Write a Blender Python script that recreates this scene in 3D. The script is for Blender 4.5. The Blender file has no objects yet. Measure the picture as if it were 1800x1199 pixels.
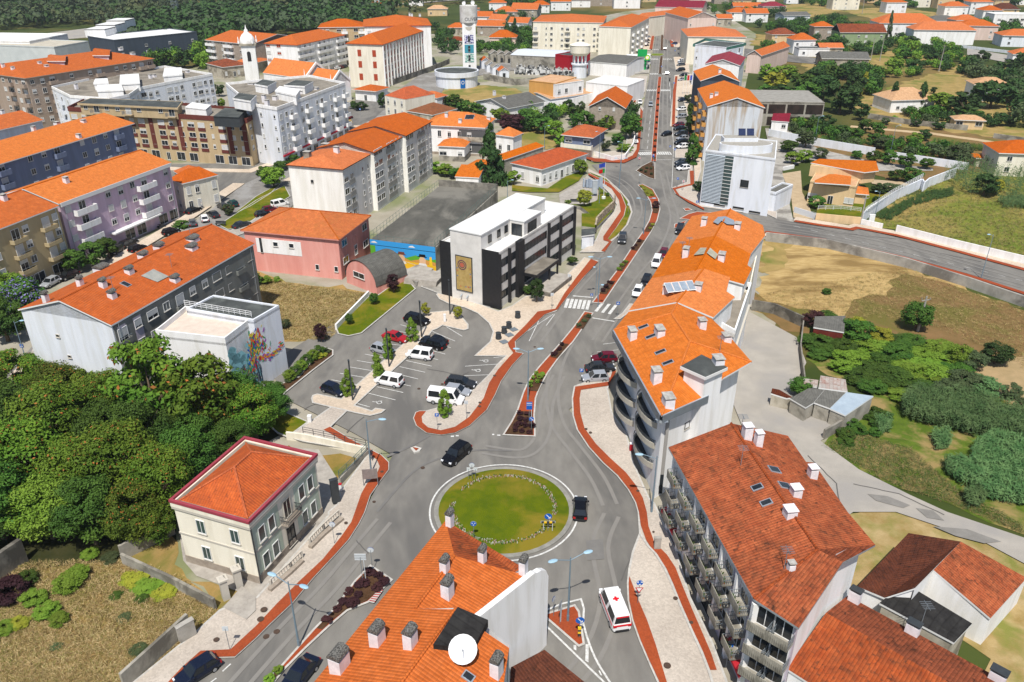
import bpy, math, random
import numpy as np
from mathutils import Vector
from mathutils.geometry import tessellate_polygon
random.seed(7); RN=np.random.RandomState(11)
D=bpy.data; SC=bpy.context.scene; COL=SC.collection
# ---------------- camera
CH=60.0; PT=math.radians(27.4); SP,CP=math.sin(PT),math.cos(PT); FL=1400.0
cd=D.cameras.new('camera'); cam=D.objects.new('camera',cd); COL.objects.link(cam)
cam.location=(0,0,CH); cam.rotation_euler=(math.pi/2-PT,0,0)
cd.sensor_width=36; cd.lens=36*FL/1800; cd.clip_end=9000; cd.clip_start=1; SC.camera=cam
# ---------------- world, sun
SEL=math.radians(60); SAZ=math.radians(-173.5)   # sun behind the camera, a little to the left
w=D.worlds.new('World'); SC.world=w; w.use_nodes=True; nt=w.node_tree
sky=nt.nodes.new('ShaderNodeTexSky'); sky.sky_type='NISHITA'; sky.sun_disc=False
sky.sun_elevation=SEL; sky.sun_rotation=math.pi+math.radians(6.5); sky.air_density=1.0; sky.dust_density=1.0; sky.ozone_density=1.2
bg=nt.nodes['Background']; bg.inputs[1].default_value=0.1; nt.links.new(sky.outputs[0],bg.inputs[0])
sl=D.lights.new('sun','SUN'); sl.energy=5.0; sl.angle=math.radians(.53); sl.color=(1,.955,.88)
so=D.objects.new('sun',sl); COL.objects.link(so); so.location=(0,0,200)
sdir=Vector((math.sin(math.radians(6.5))*math.cos(SEL),math.cos(math.radians(6.5))*math.cos(SEL),-math.sin(SEL)))
so.rotation_euler=sdir.to_track_quat('-Z','Y').to_euler()
SC.view_settings.view_transform='Standard'; SC.view_settings.look='None'; SC.view_settings.exposure=0.12; SC.view_settings.gamma=1
SC.cycles.max_bounces=5; SC.cycles.transparent_max_bounces=6
# ---------------- projection helpers (pixels of the 1800 px photo -> points on real planes)
def G(x,y,z=0.0):
 u=(x-900)/FL; v=(y-599.5)/FL; t=(CH-z)/(SP+v*CP); return Vector((u*t,t*(CP-v*SP),z))
def PX(p):
 Z=p[2]-CH; d=p[1]*CP-Z*SP; return (900+FL*p[0]/d, 599.5-FL*(p[1]*SP+Z*CP)/d)
def ray(x,y):
 u=(x-900)/FL; v=(y-599.5)/FL; return Vector((u,CP-v*SP,-SP-v*CP))
# ---------------- materials
MAT={}
def hexc(h):
 r=[int(h[i:i+2],16)/255 for i in (0,2,4)]; return tuple(((c/12.92) if c<=.04045 else ((c+.055)/1.055)**2.4) for c in r)
def mat(name,c,c2=None,scale=1.0,rough=.85,bump=0,bscale=8,metal=0,c3=None,s3=.1,det=6,coord='Object',rnd=0,trans=0,emit=0,lo=.35,hi=.65,spec=.3,aniso=None):
 if name in MAT: return MAT[name]
 if isinstance(c,str): c=hexc(c)
 if isinstance(c2,str): c2=hexc(c2)
 if isinstance(c3,str): c3=hexc(c3)
 m=D.materials.new(name); m.use_nodes=True; t=m.node_tree; N=t.nodes; L=t.links; b=N['Principled BSDF']
 b.inputs['Roughness'].default_value=rough; b.inputs['Metallic'].default_value=metal; b.inputs['Specular IOR Level'].default_value=spec if rough<.8 else .12
 b.inputs['Base Color'].default_value=(*c,1)
 tc=N.new('ShaderNodeTexCoord'); src=tc.outputs[coord]
 if aniso:
  mp=N.new('ShaderNodeMapping'); mp.inputs['Scale'].default_value=aniso; L.new(src,mp.inputs[0]); src=mp.outputs[0]
 out=None
 def nz(s,d=det,dist=0.0):
  n=N.new('ShaderNodeTexNoise'); n.inputs['Scale'].default_value=s; n.inputs['Detail'].default_value=d; n.inputs['Roughness'].default_value=.62; n.inputs['Distortion'].default_value=dist; L.new(src,n.inputs['Vector']); return n.outputs[0]
 def ramp(i,a,bb):
  r=N.new('ShaderNodeMapRange'); r.inputs[1].default_value=a; r.inputs[2].default_value=bb; L.new(i,r.inputs[0]); return r.outputs[0]
 def mix(f,A,B,blend='MIX'):
  x=N.new('ShaderNodeMix'); x.data_type='RGBA'; x.blend_type=blend
  if isinstance(f,float): x.inputs[0].default_value=f
  else: L.new(f,x.inputs[0])
  for i,q in ((6,A),(7,B)):
   if isinstance(q,tuple): x.inputs[i].default_value=(*q,1)
   else: L.new(q,x.inputs[i])
  return x.outputs[2]
 out=c
 if c2: out=mix(ramp(nz(scale),lo,hi),out,c2)
 if c3: out=mix(ramp(nz(s3,4,.4),.48,.62),out,c3)
 if rnd:
  oi=N.new('ShaderNodeObjectInfo'); hs=N.new('ShaderNodeHueSaturation');
  mr=N.new('ShaderNodeMapRange'); mr.inputs[3].default_value=1-rnd; mr.inputs[4].default_value=1+rnd; L.new(oi.outputs['Random'],mr.inputs[0]); L.new(mr.outputs[0],hs.inputs['Value'])
  mh=N.new('ShaderNodeMapRange'); mh.inputs[3].default_value=.5-rnd*.05; mh.inputs[4].default_value=.5+rnd*.06; L.new(oi.outputs['Random'],mh.inputs[0]); L.new(mh.outputs[0],hs.inputs['Hue'])
  if isinstance(out,tuple): hs.inputs['Color'].default_value=(*out,1)
  else: L.new(out,hs.inputs['Color'])
  out=hs.outputs[0]
 if not isinstance(out,tuple): L.new(out,b.inputs['Base Color'])
 if bump:
  bp=N.new('ShaderNodeBump'); bp.inputs['Strength'].default_value=bump; bp.inputs['Distance'].default_value=.1; L.new(nz(bscale,4),bp.inputs['Height']); L.new(bp.outputs[0],b.inputs['Normal'])
 if trans:
  tr=N.new('ShaderNodeBsdfTranslucent'); ms=N.new('ShaderNodeMixShader'); ms.inputs[0].default_value=trans
  if isinstance(out,tuple): tr.inputs[0].default_value=(*out,1)
  else: L.new(out,tr.inputs[0])
  L.new(b.outputs[0],ms.inputs[1]); L.new(tr.outputs[0],ms.inputs[2]); L.new(ms.outputs[0],N['Material Output'].inputs[0])
 MAT[name]=m; return m
def tile(name,c,c2,dirt,amt=.5,ribs=1.0,dscale=.35,col=.30,row=.40):
 """clay tiles laid over the UVs (u along the eave, v up the slope, in metres)"""
 c,c2,dirt=map(hexc,(c,c2,dirt))
 m=D.materials.new(name); m.use_nodes=True; t=m.node_tree; N=t.nodes; L=t.links; b=N['Principled BSDF']; b.inputs['Roughness'].default_value=.88; b.inputs['Specular IOR Level'].default_value=.08
 tc=N.new('ShaderNodeTexCoord'); sp=N.new('ShaderNodeSeparateXYZ'); L.new(tc.outputs['UV'],sp.inputs[0])
 def M(op,a,bv=None,c_=None):
  n=N.new('ShaderNodeMath'); n.operation=op
  for i,q in enumerate((a,bv,c_)):
   if q is None: continue
   if isinstance(q,(int,float)): n.inputs[i].default_value=q
   else: L.new(q,n.inputs[i])
  return n.outputs[0]
 def nz(s,d=5,src='UV',dist=0.):
  n=N.new('ShaderNodeTexNoise'); n.inputs['Scale'].default_value=s; n.inputs['Detail'].default_value=d; n.inputs['Roughness'].default_value=.65; n.inputs['Distortion'].default_value=dist; L.new(tc.outputs[src],n.inputs['Vector']); return n.outputs[0]
 def rg(i,a,bb,lo=0,hi=1):
  r=N.new('ShaderNodeMapRange'); r.inputs[1].default_value=a; r.inputs[2].default_value=bb; r.inputs[3].default_value=lo; r.inputs[4].default_value=hi; L.new(i,r.inputs[0]); return r.outputs[0]
 def mix(f,A,B,bl='MIX'):
  x=N.new('ShaderNodeMix'); x.data_type='RGBA'; x.blend_type=bl
  if isinstance(f,float): x.inputs[0].default_value=f
  else: L.new(f,x.inputs[0])
  for i,q in ((6,A),(7,B)):
   if isinstance(q,tuple): x.inputs[i].default_value=(*q,1)
   else: L.new(q,x.inputs[i])
  return x.outputs[2]
 U,V=sp.outputs[0],sp.outputs[1]
 uf=M('FRACT',M('DIVIDE',U,col)); vf=M('FRACT',M('DIVIDE',V,row))
 rib=M('ABSOLUTE',M('SUBTRACT',uf,.5))          # 0 crest .. .5 valley
 cb=N.new('ShaderNodeCombineXYZ'); L.new(M('FLOOR',M('DIVIDE',U,col)),cb.inputs[0]); L.new(M('FLOOR',M('DIVIDE',V,row)),cb.inputs[1])
 wn=N.new('ShaderNodeTexWhiteNoise'); L.new(cb.outputs[0],wn.inputs[0])
 base=mix(rg(nz(.9,4),.35,.65),c,c2)
 hv=N.new('ShaderNodeHueSaturation'); L.new(base,hv.inputs['Color']); oi=N.new('ShaderNodeObjectInfo'); L.new(M('MULTIPLY',rg(wn.outputs[0],0,1,.86,1.13),rg(oi.outputs['Random'],0,1,.9,1.08)),hv.inputs['Value']); L.new(rg(oi.outputs['Random'],0,1,.498,.502),hv.inputs['Hue']); L.new(rg(oi.outputs['Random'],0,1,1.08,.97),hv.inputs['Saturation']); base=hv.outputs[0]
 big=rg(nz(dscale,9,'UV',1.2),.5-.12*amt,.8-.1*amt); dn=M('MULTIPLY',big,M('ADD',M('MULTIPLY',wn.outputs[0],.9),.25)); dn=M('MULTIPLY',dn,min(1.0,amt*1.1)); dn2=M('MULTIPLY',rg(M('ADD',nz(2.2,8,'UV',.5),M('MULTIPLY',wn.outputs[0],.22)),.62,.82),min(1,amt*.9))
 base=mix(M('MAXIMUM',dn,dn2),base,dirt)
 line=M('MULTIPLY',M('MAXIMUM',rg(rib,.36,.5),M('MULTIPLY',rg(vf,.1,.0),.8)),.5*ribs)   # darker lines along the tile valleys and row joints
 base=mix(line,base,tuple(q*.45 for q in dirt))
 L.new(base,b.inputs['Base Color'])
 bp=N.new('ShaderNodeBump'); bp.inputs['Strength'].default_value=.75*ribs; bp.inputs['Distance'].default_value=.07
 hgt=M('ADD',M('MULTIPLY',rib,-1.6),M('MULTIPLY',vf,-.45)); L.new(hgt,bp.inputs['Height']); L.new(bp.outputs[0],b.inputs['Normal'])
 MAT[name]=m; return m
# ---------------- mesh builder
class MB:
 def __init__(s): s.v=[]; s.f=[]; s.m=[]
 def add(s,vs,fs,mi=0):
  o=len(s.v); s.v+= [tuple(p) for p in vs]
  for f in fs: s.f.append(tuple(o+i for i in f)); s.m.append(mi)
  return s
 def quad(s,a,b,c,d,mi=0): return s.add([a,b,c,d],[(0,1,2,3)],mi)
 def box(s,x0,y0,z0,x1,y1,z1,mi=0,mt=None):
  if x0>x1:x0,x1=x1,x0
  if y0>y1:y0,y1=y1,y0
  v=[(x0,y0,z0),(x1,y0,z0),(x1,y1,z0),(x0,y1,z0),(x0,y0,z1),(x1,y0,z1),(x1,y1,z1),(x0,y1,z1)]
  s.add(v,[(0,3,2,1),(0,1,5,4),(1,2,6,5),(2,3,7,6),(3,0,4,7)],mi); s.add(v[4:],[(0,1,2,3)],mi if mt is None else mt); return s
 def obox(s,c,yaw,sx,sy,z0,z1,mi=0,mt=None,tx=1.0,ty=1.0):
  ca,sa=math.cos(yaw),math.sin(yaw); P=[]
  for z,kx,ky in ((z0,1,1),(z1,tx,ty)):
   for a,b in ((-1,-1),(1,-1),(1,1),(-1,1)):
    x,y=a*sx/2*kx,b*sy/2*ky; P.append((c[0]+x*ca-y*sa,c[1]+x*sa+y*ca,z))
  s.add(P,[(0,3,2,1),(0,1,5,4),(1,2,6,5),(2,3,7,6),(3,0,4,7)],mi); s.add(P[4:],[(0,1,2,3)],mi if mt is None else mt); return s
 def prism(s,pts,z0,z1,mi=0,mt=None,top=True,bottom=False):
  pts=[(p[0],p[1]) for p in pts]
  if area(pts)<0: pts=pts[::-1]
  n=len(pts)
  for i in range(n):
   a,b=pts[i],pts[(i+1)%n]; s.quad((*a,z0),(*b,z0),(*b,z1),(*a,z1),mi)
  if top: s.flat(pts,z1,mi if mt is None else mt)
  return s
 def flat(s,pts,z,mi=0):
  vs=[Vector((p[0],p[1],z)) for p in pts]; ts=tessellate_polygon([vs]); F=[]
  for t in ts:
   a,b,c=(vs[i] for i in t)
   F.append(t if (b-a).cross(c-a).z>0 else t[::-1])
  return s.add(vs,F,mi)
 def poly3(s,pts,mi=0):
  """planar polygon in space, facing up"""
  vs=[Vector(p) for p in pts]; ts=tessellate_polygon([vs]); F=[]
  for t in ts:
   a,b,c=(vs[i] for i in t); n=(b-a).cross(c-a)
   if n.length<1e-7: continue
   F.append(t if n.z>0 else t[::-1])
  return s.add(vs,F,mi)
 def tube(s,p,q,r,r2=None,n=8,mi=0,cap=True):
  p,q=Vector(p),Vector(q); r2=r if r2 is None else r2; d=(q-p);
  if d.length<1e-6: return s
  d.normalize(); a=d.orthogonal().normalized(); b=d.cross(a); V=[]
  for c,rr in ((p,r),(q,r2)):
   for i in range(n): t=2*math.pi*i/n; V.append(c+a*math.cos(t)*rr+b*math.sin(t)*rr)
  s.add(V,[(i,(i+1)%n,n+(i+1)%n,n+i) for i in range(n)]+([tuple(range(n))[::-1],tuple(range(n,2*n))] if cap else []),mi); return s
 def lathe(s,c,prof,n=16,mi=0):
  V=[];F=[]
  for r,z in prof:
   for i in range(n): t=2*math.pi*i/n; V.append((c[0]+r*math.cos(t),c[1]+r*math.sin(t),c[2]+z))
  for k in range(len(prof)-1):
   for i in range(n): F.append((k*n+i,k*n+(i+1)%n,(k+1)*n+(i+1)%n,(k+1)*n+i))
  F.append(tuple(range((len(prof)-1)*n,len(prof)*n)))
  return s.add(V,F,mi)
 def mesh(s,name,mats,smooth=False,off=None):
  me=D.meshes.new(name); v=s.v
  if off is not None: v=[(p[0]-off[0],p[1]-off[1],p[2]-off[2]) for p in v]
  me.from_pydata(v,[],s.f)
  for m in mats: me.materials.append(m)
  if len(mats)>1: me.polygons.foreach_set('material_index',s.m)
  if smooth: me.polygons.foreach_set('use_smooth',[True]*len(s.f))
  uvize(me,off); me.update(); return me
def uvize(me,off=None):
 n=len(me.loops)
 if n==0: return
 uv=me.uv_layers.new(name='uv'); P=len(me.polygons)
 co=np.empty(len(me.vertices)*3); me.vertices.foreach_get('co',co); co=co.reshape(-1,3)
 vi=np.empty(n,int); me.loops.foreach_get('vertex_index',vi); nr=np.empty(P*3); me.polygons.foreach_get('normal',nr); nr=nr.reshape(-1,3)
 lt=np.empty(P,int); me.polygons.foreach_get('loop_total',lt); pn=np.repeat(nr,lt,axis=0)
 h=np.hypot(pn[:,0],pn[:,1]); fl=h<.02; hh=np.where(fl,1,h)
 ux=np.where(fl,1,-pn[:,1]/hh); uy=np.where(fl,0,pn[:,0]/hh); U=np.stack([ux,uy,0*ux],1); V=np.cross(pn,U)
 q=co[vi]; o=np.stack([(q*U).sum(1),(q*V).sum(1)],1); uv.data.foreach_set('uv',o.ravel())
def area(p): return .5*sum(p[i][0]*p[(i+1)%len(p)][1]-p[(i+1)%len(p)][0]*p[i][1] for i in range(len(p)))
def wloc(o):
 L=Vector(o.location);
 return L+wloc(o.parent) if o.parent else L
def link(name,me,parent=None,loc=(0,0,0),rz=0):
 o=D.objects.new(name,me); COL.objects.link(o); o.location=loc; o.rotation_euler[2]=rz
 if parent: o.parent=parent
 return o
def part(name,mb,mats,parent,smooth=False):
 """a mesh given in world coordinates, as a child of its thing"""
 if not isinstance(mats,(list,tuple)): mats=[mats]
 return link(name,mb.mesh(name,mats,smooth,wloc(parent)),parent)
def tag(o,label=None,cat=None,group=None,kind=None):
 if label: o['label']=label
 if cat: o['category']=cat
 if group: o['group']=group
 if kind: o['kind']=kind
 return o
def thing(name,label,cat,loc,group=None,rz=0): return tag(link(name,None,None,loc,rz),label,cat,group)
def solo(name,mb,mats,label,cat,loc=None,group=None,smooth=False):
 loc=loc or mb.v[0]
 if not isinstance(mats,(list,tuple)): mats=[mats]
 return tag(link(name,mb.mesh(name,mats,smooth,loc),None,loc),label,cat,group)
def smooth(pts,n=5,closed=False):
 P=[Vector((p[0],p[1],0)) for p in pts]; m=len(P); out=[]
 rng=range(m) if closed else range(m-1)
 for i in rng:
  p0=P[(i-1)%m] if closed or i>0 else P[0]; p1=P[i]; p2=P[(i+1)%m]; p3=P[(i+2)%m] if closed or i<m-2 else P[m-1]
  for k in range(n):
   t=k/n; q=.5*((2*p1)+(p2-p0)*t+(2*p0-5*p1+4*p2-p3)*t*t+(3*p1-p0-3*p2+p3)*t**3); out.append((q.x,q.y))
 if not closed: out.append((P[-1].x,P[-1].y))
 return out
# ================= materials
asph=mat('asphalt','716e69','7e7b75',.6,.9,.25,30,c3='63615e',s3=.11,aniso=(1,.35,1))
asph2=mat('asphalt_dark','74716d','827f7a',.5,.9,.25,30,c3='8e8c89',s3=.12)
asph3=mat('asphalt_pale','969189','a39d94',.3,.92,.2,30,c3='938f8a',s3=.08)
lot=mat('asphalt_lot','73716e','7d7b78',.3,.9,.25,30,c3='787776',s3=.15)
def cobble(name,c,c2,s):
 m=mat(name,c,c2,.12,.9,0); t=m.node_tree;N=t.nodes;L=t.links;b=N['Principled BSDF']
 vo=N.new('ShaderNodeTexVoronoi'); vo.inputs['Scale'].default_value=s; tc=[n for n in N if n.type=='TEX_COORD'][0]; L.new(tc.outputs['Object'],vo.inputs['Vector'])
 old=b.inputs['Base Color'].links[0].from_socket; hs=N.new('ShaderNodeHueSaturation'); L.new(old,hs.inputs['Color'])
 sp=N.new('ShaderNodeSeparateColor'); L.new(vo.outputs['Color'],sp.inputs[0]); mr=N.new('ShaderNodeMapRange'); mr.inputs[3].default_value=.86; mr.inputs[4].default_value=1.08; L.new(sp.outputs[0],mr.inputs[0]); L.new(mr.outputs[0],hs.inputs['Value']); L.new(hs.outputs[0],b.inputs['Base Color'])
 bp=N.new('ShaderNodeBump'); bp.inputs['Strength'].default_value=.5; bp.inputs['Distance'].default_value=.03; bp.invert=True; L.new(vo.outputs['Distance'],bp.inputs['Height']); L.new(bp.outputs[0],b.inputs['Normal']); return m
paver=cobble('cobble_pale','bbb1a5','a89e93',5.5); paver2=cobble('paver_cream','c9baa8','b8a895',4);
redp=cobble('red_paving','9b4a2a','8a4026',7); kerbm=mat('kerb_stone','bdbab4','a5a29c',2,.9); conc=mat('concrete','aaa69e','96928a',.8,.92,.3,6,c3='77736d',s3=.2)
conc2=mat('concrete_old','8f8a80','6e6a62',.7,.95,.3,6,c3='55524c',s3=.25); white_l=mat('road_paint','d6d6d2','aeadaa',3,.8)
lawnm=mat('lawn_grass','5b6508','4a5a0a',.7,.95,.7,7,c3='7a6d22',s3=.12); lawn2=mat('lawn_far','5d7420','7c7c36',.2,.95,.3,4)
dry=mat('dry_grass','a98c58','866e40',.7,1,.9,5,c3='6b6a2e',s3=.11,lo=.3,hi=.7); dry2=mat('dry_field','a28a57','8a7747',.3,1,.5,4,c3='6d7034',s3=.06)
straw=mat('cut_straw','b99f6d','a08655',.9,1,.8,6,c3='836b42',s3=.12,aniso=(.5,1.5,1)); fieldg=mat('field_green','7d7a38','5f6f26',.12,1,.6,4,c3='937f4b',s3=.04)
brownf=mat('field_brown','806543','6d5a37',.3,1,.8,5,c3='655f30',s3=.1,det=8); greenf=mat('weeds_green','5a6d24','46591c',.6,1,.8,6,c3='8f7c50',s3=.2)
terr=mat('terrain','454f25','36421c',.03,1,0,c3='77653c',s3=.008,det=9); soil=mat('soil','57402f','43301f',1.5,1,.5,8); dirt=mat('dirt_track','bda888','a9926f',.3,1)
stone=mat('stone_slabs','a9a39a','928c84',1.0,.9); blackasp=mat('court_surface','4e4d48','605e58',.3,.95,.2,20,c3='76736b',s3=.12,aniso=(1,.5,1)); tyre_m=mat('stain','6b6a69','7a7978',.4,.9)
ZL={}
def lev(cat):
 base,step=dict(patch=(.01,.005),road=(.2,.005),mark=(.275,.003),pave=(.37,.0016),top=(.445,.002))[cat]
 ZL[cat]=ZL.get(cat,-1)+1; return base+step*ZL[cat]
def wob(px):
 r=random.Random(len(px)); R=[]
 for a,b in zip(px,px[1:]): R+=[(a[0]+(b[0]-a[0])*k/6+r.gauss(0,.6),a[1]+(b[1]-a[1])*k/6+r.gauss(0,.4)) for k in range(6)]
 return R+[px[-1]]
def wig(P):
 R=[]; r=random.Random(len(P))
 for a,b in zip(P,P[1:]+P[:1]):
  L=(b-a).length; n=max(1,min(40,int(L/1.6))); d=(b-a)/n; k=Vector((-d.y,d.x,0)).normalized(); o=0
  for i in range(n): o=o*.6+r.gauss(0,min(.9,L*.05))*(0 if i==0 else 1); R.append(a+d*i+k*o)
 return R
def sheet(name,px,m,cat='patch',sm=0,z=None,kind='structure'):
 z=lev(cat) if z is None else z
 P=[G(x,y,z) for x,y in (smooth(px,5,True) if sm==2 else px)]
 if name=='field': P=wig(P)
 mb=MB().flat(P,z); o=link(name,mb.mesh(name,[m])); return tag(o,kind=kind)
def slab(name,px,m,side=None,sm=0,z=None,h=.16,kerb=True):
 z=lev('pave') if z is None else z
 P=[G(x,y,z) for x,y in (smooth(px,5,True) if sm==2 else px)]
 mb=MB().prism(P,z-h-.1,z,1,0); o=link(name,mb.mesh(name,[m,side or kerbm])); tag(o,kind='structure')
 if kerb: ribbon('kerb',[(p.x,p.y) for p in P],.22,z+.004,kerbm,closed=True,world=True,h=.05)
 return o
def ribbon(name,px,w,z,m,closed=False,world=False,h=0,sm=0,kind='structure',w2=None,shift=0):
 if sm: px=smooth(px,sm,closed)
 P=[Vector((x,y,0)) for x,y in px] if world else [G(x,y,z) for x,y in px]
 P=[Vector((p.x,p.y)) for p in P]; Q=[P[0]]
 for p in P[1:]:
  if (p-Q[-1]).length>.05: Q.append(p)
 if closed and (Q[0]-Q[-1]).length<.05: Q.pop()
 P=Q; n=len(P); L=[];R=[]
 for i in range(n):
  a=P[i-1] if (i>0 or closed) else P[i]; b=P[(i+1)%n] if (i<n-1 or closed) else P[i]
  d1=(P[i]-a); d2=(b-P[i]); d1=d1.normalized() if d1.length>1e-6 else d2.normalized(); d2=d2.normalized() if d2.length>1e-6 else d1
  t=(d1+d2); t=t.normalized() if t.length>.2 else d1; nn=Vector((-t.y,t.x)); k=1/max(.6,nn.dot(Vector((-d1.y,d1.x)))); ww=w if w2 is None else w+(w2-w)*i/(n-1)
  L.append(P[i]+nn*(ww/2*k+shift)); R.append(P[i]-nn*(ww/2*k-shift))
 mb=MB()
 for i in range(n if closed else n-1):
  j=(i+1)%n; mb.quad((*R[i],z),(*R[j],z),(*L[j],z),(*L[i],z))
  if h: mb.quad((*L[i],z-h),(*L[i],z),(*L[j],z),(*L[j],z-h)); mb.quad((*R[i],z),(*R[i],z-h),(*R[j],z-h),(*R[j],z))
 o=link(name,mb.mesh(name,[m])); return tag(o,kind=kind)
def line(px,w=.14,m=None,name='road_marking',**k): return ribbon(name,px,w,lev('mark') if len(px)>2 else .27,m or white_l,**k)
def pxc(x0,y0,k,s): return [(x0+a/k,y0+b/k) for a,b in s]   # points read from an enlarged crop
c00=lambda s:pxc(900,300,4,s); c10=lambda s:pxc(450,600,4,s); c11=lambda s:pxc(900,600,4,s); c21=lambda s:pxc(900,900,4,s); c20=lambda s:pxc(450,900,4,s); cA=lambda s:pxc(450,300,4,s)
c12=lambda s:pxc(1350,600,4,s); cL=lambda s:pxc(0,900,4,s); cR=lambda s:pxc(1350,300,4,s); cN=lambda s:pxc(900,0,4,s)
# ---- terrain and fields
mb=MB(); mb.quad((-4000,-600,0),(4000,-600,0),(4000,6500,0),(-4000,6500,0)); tag(link('terrain',mb.mesh('terrain',[terr])),kind='structure')
urban=mat('urban_ground','a09a8c','8d8778',.15,.95,c3='767b58',s3=.05)
sheet('urban_ground',[(-260,560),(-400,160),(300,130),(560,60),(900,60),(1100,20),(1240,6),(1330,60),(1300,200),(1420,440),(1350,600),(1500,760),(1420,860),(1560,1250),(-100,1250),(-160,800)],urban)
sheet('field',[(-80,1010),(60,960),(225,970),(330,1020),(385,1070),(340,1115),(230,1215),(-150,1300)],dry)
sheet('woodland_floor',[(-200,640),(60,630),(240,690),(420,660),(500,720),(500,760),(310,870),(310,970),(215,985),(60,1000),(-120,1040)],mat('leaf_litter','3b3a22','2c3018',.5,1))
sheet('field',[(216,980),(300,940),(318,1010),(420,1040),(385,1072),(330,1020)],mat('dry_yard','9a7f52','86703f',.5,1,.5,5,c3='6f6a34',s3=.15))
sheet('field',cA([(0,700),(180,760),(640,830),(790,860),(560,1110),(575,1150),(520,1199),(0,1199),(-150,1199),(-60,760)]),dry)
sheet('field',c10([(230,730),(760,840),(560,990),(500,1060),(380,900),(200,760)]),mat('yard','8f7440','7d6c36',.6,1,.5,5,c3='61652a',s3=.2))
sheet('field',[(1345,425),(1460,430),(1590,462),(1700,510),(1830,560),(1860,760),(1640,650),(1420,560),(1320,545),(1330,470)],straw)
sheet('field',[(1322,510),(1350,530),(1470,560),(1560,520),(1590,480),(1700,510),(1830,560),(1880,800),(1640,700),(1480,640),(1420,590),(1325,545)],brownf)
sheet('field',[(1420,575),(1560,590),(1700,640),(1790,700),(1900,800),(1930,980),(1800,940),(1680,890),(1560,850),(1445,785),(1500,740),(1530,690),(1440,650)],greenf)
sheet('field',[(1690,620),(1760,640),(1830,600),(1860,740),(1800,720),(1760,700)],mat('bare_soil','a58d69','93805d',.5,1))
sheet('field',[(1540,400),(1570,350),(1660,312),(1700,290),(1900,300),(1960,520),(1800,463),(1690,425),(1577,403)],fieldg)
sheet('field',[(1400,1060),(1440,960),(1480,905),(1560,890),(1700,935),(1850,985),(1820,1010),(1920,1100),(1950,1320),(1780,1300),(1700,1130),(1560,1050)],mat('dry_yard2','a8936a','8b7648',.4,1,.5,5,c3='75763a',s3=.12))
sheet('field',[(1380,470),(1395,430),(1340,420),(1340,480)],dry2)
sheet('field',[(1400,240),(1560,215),(1700,225),(1900,240),(1960,310),(1700,300),(1600,330),(1420,270)],brownf)
sheet('field',[(1520,170),(1640,130),(1700,110),(1850,130),(1950,240),(1780,245),(1600,225),(1510,200)],dry2)
ribbon('dirt_track',[(1495,222),(1560,228),(1640,235),(1720,246),(1820,262),(1960,290)],3.2,lev('patch'),dirt)
sheet('field',[(1410,110),(1520,95),(1640,80),(1700,100),(1560,130),(1430,130)],dry2); sheet('field',[(1360,10),(1440,5),(1480,20),(1400,35)],dry2); sheet('field',[(1480,20),(1560,10),(1700,30),(1600,50)],dry2)
sheet('field',[(1330,60),(1400,66),(1400,84),(1320,80)],dry2)
sheet('field',[(740,175),(800,150),(860,150),(925,160),(880,185),(790,190)],dry2); sheet('field',[(895,210),(960,225),(1000,260),(900,262)],dry2); sheet('field',[(600,190),(680,180),(690,210),(620,222)],dry2)
sheet('field',[(280,10),(330,-4),(360,10),(300,25)],lawn2); sheet('field',[(258,30),(340,22),(352,34),(270,42)],lawn2)
sheet('car_park',[(70,60),(150,50),(152,66),(80,72)],asph3)
# ---- roads
sheet('road',[(-240,860),(-60,740),(100,560),(230,470),(330,400),(420,330),(470,285),(600,262),(655,190),(740,130),(880,110),(1000,110),(1090,118),(1160,95),(1160,108),(1090,128),(900,124),(790,140),(745,215),(620,262),(500,375),(420,430),(320,500),(200,640),(80,760),(-100,900)],asph2,'road')
sheet('road',[(415,330),(370,352),(230,345),(235,290),(440,286),(600,240),(620,215),(605,190),(660,150),(700,170),(640,225),(640,262),(480,300)],asph,'road')
mainroad=[(200,1290),(310,1199),(440,1110),(560,1000),(640,900),(690,800),(620,760),(500,700),(470,640),(600,560),(720,490),(800,470),(880,560),(960,540),(1060,430),(1100,390),(1080,330),(1040,290),(1120,278),(1128,200),(1140,140),(1152,60),(1160,5),(1183,5),(1200,60),(1215,180),(1222,260),(1215,330),(1260,360),(1400,384),(1500,400),(1680,440),(1990,525),(1990,575),(1800,520),(1590,455),(1450,422),(1350,408),(1250,400),(1180,480),(1120,560),(1085,640),(1000,720),(1100,830),(1150,920),(1180,1010),(1240,1290),(1090,1290),(520,1290)]
sheet('road',mainroad,asph,'road')
sheet('road',c12([(-170,-230),(200,-30),(270,150),(170,330),(560,560),(370,700),(640,900),(1000,1080),(1260,1199),(1800,1380),(2000,1500),(1950,1640),(1500,1400),(900,1199),(600,1199),(400,1330),(100,1300),(-300,300)]),asph3,'road')
sheet('road',[(1370,215),(1400,240),(1440,262),(1540,285),(1640,295),(1640,300),(1540,300),(1420,280),(1375,300),(1385,345),(1395,390),(1365,385),(1350,300),(1352,230)],conc,'road')
sheet('road',[(1700,85),(1780,98),(1860,105),(1860,120),(1760,108),(1700,96)],asph3,'road')
sheet('road',[(1212,90),(1300,84),(1420,100),(1520,112),(1520,119),(1400,110),(1300,100),(1212,108)],asph,'road')
def track(px,c='7a7773',w=.45,off=(-.85,.85),z=.2555):
 for o_ in off: ribbon('tyre_wear',px,w,z,mat('wear_'+c,c,'7f7c77',.7,.9,lo=.3,hi=.6),sm=5,shift=o_)
track(c11([(400,0),(335,120),(295,260),(285,420),(330,600),(450,760),(600,960),(690,1150)])); track(c11([(330,240),(250,420),(230,600),(180,720),(60,790),(-200,760)]),z=.2562)
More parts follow.
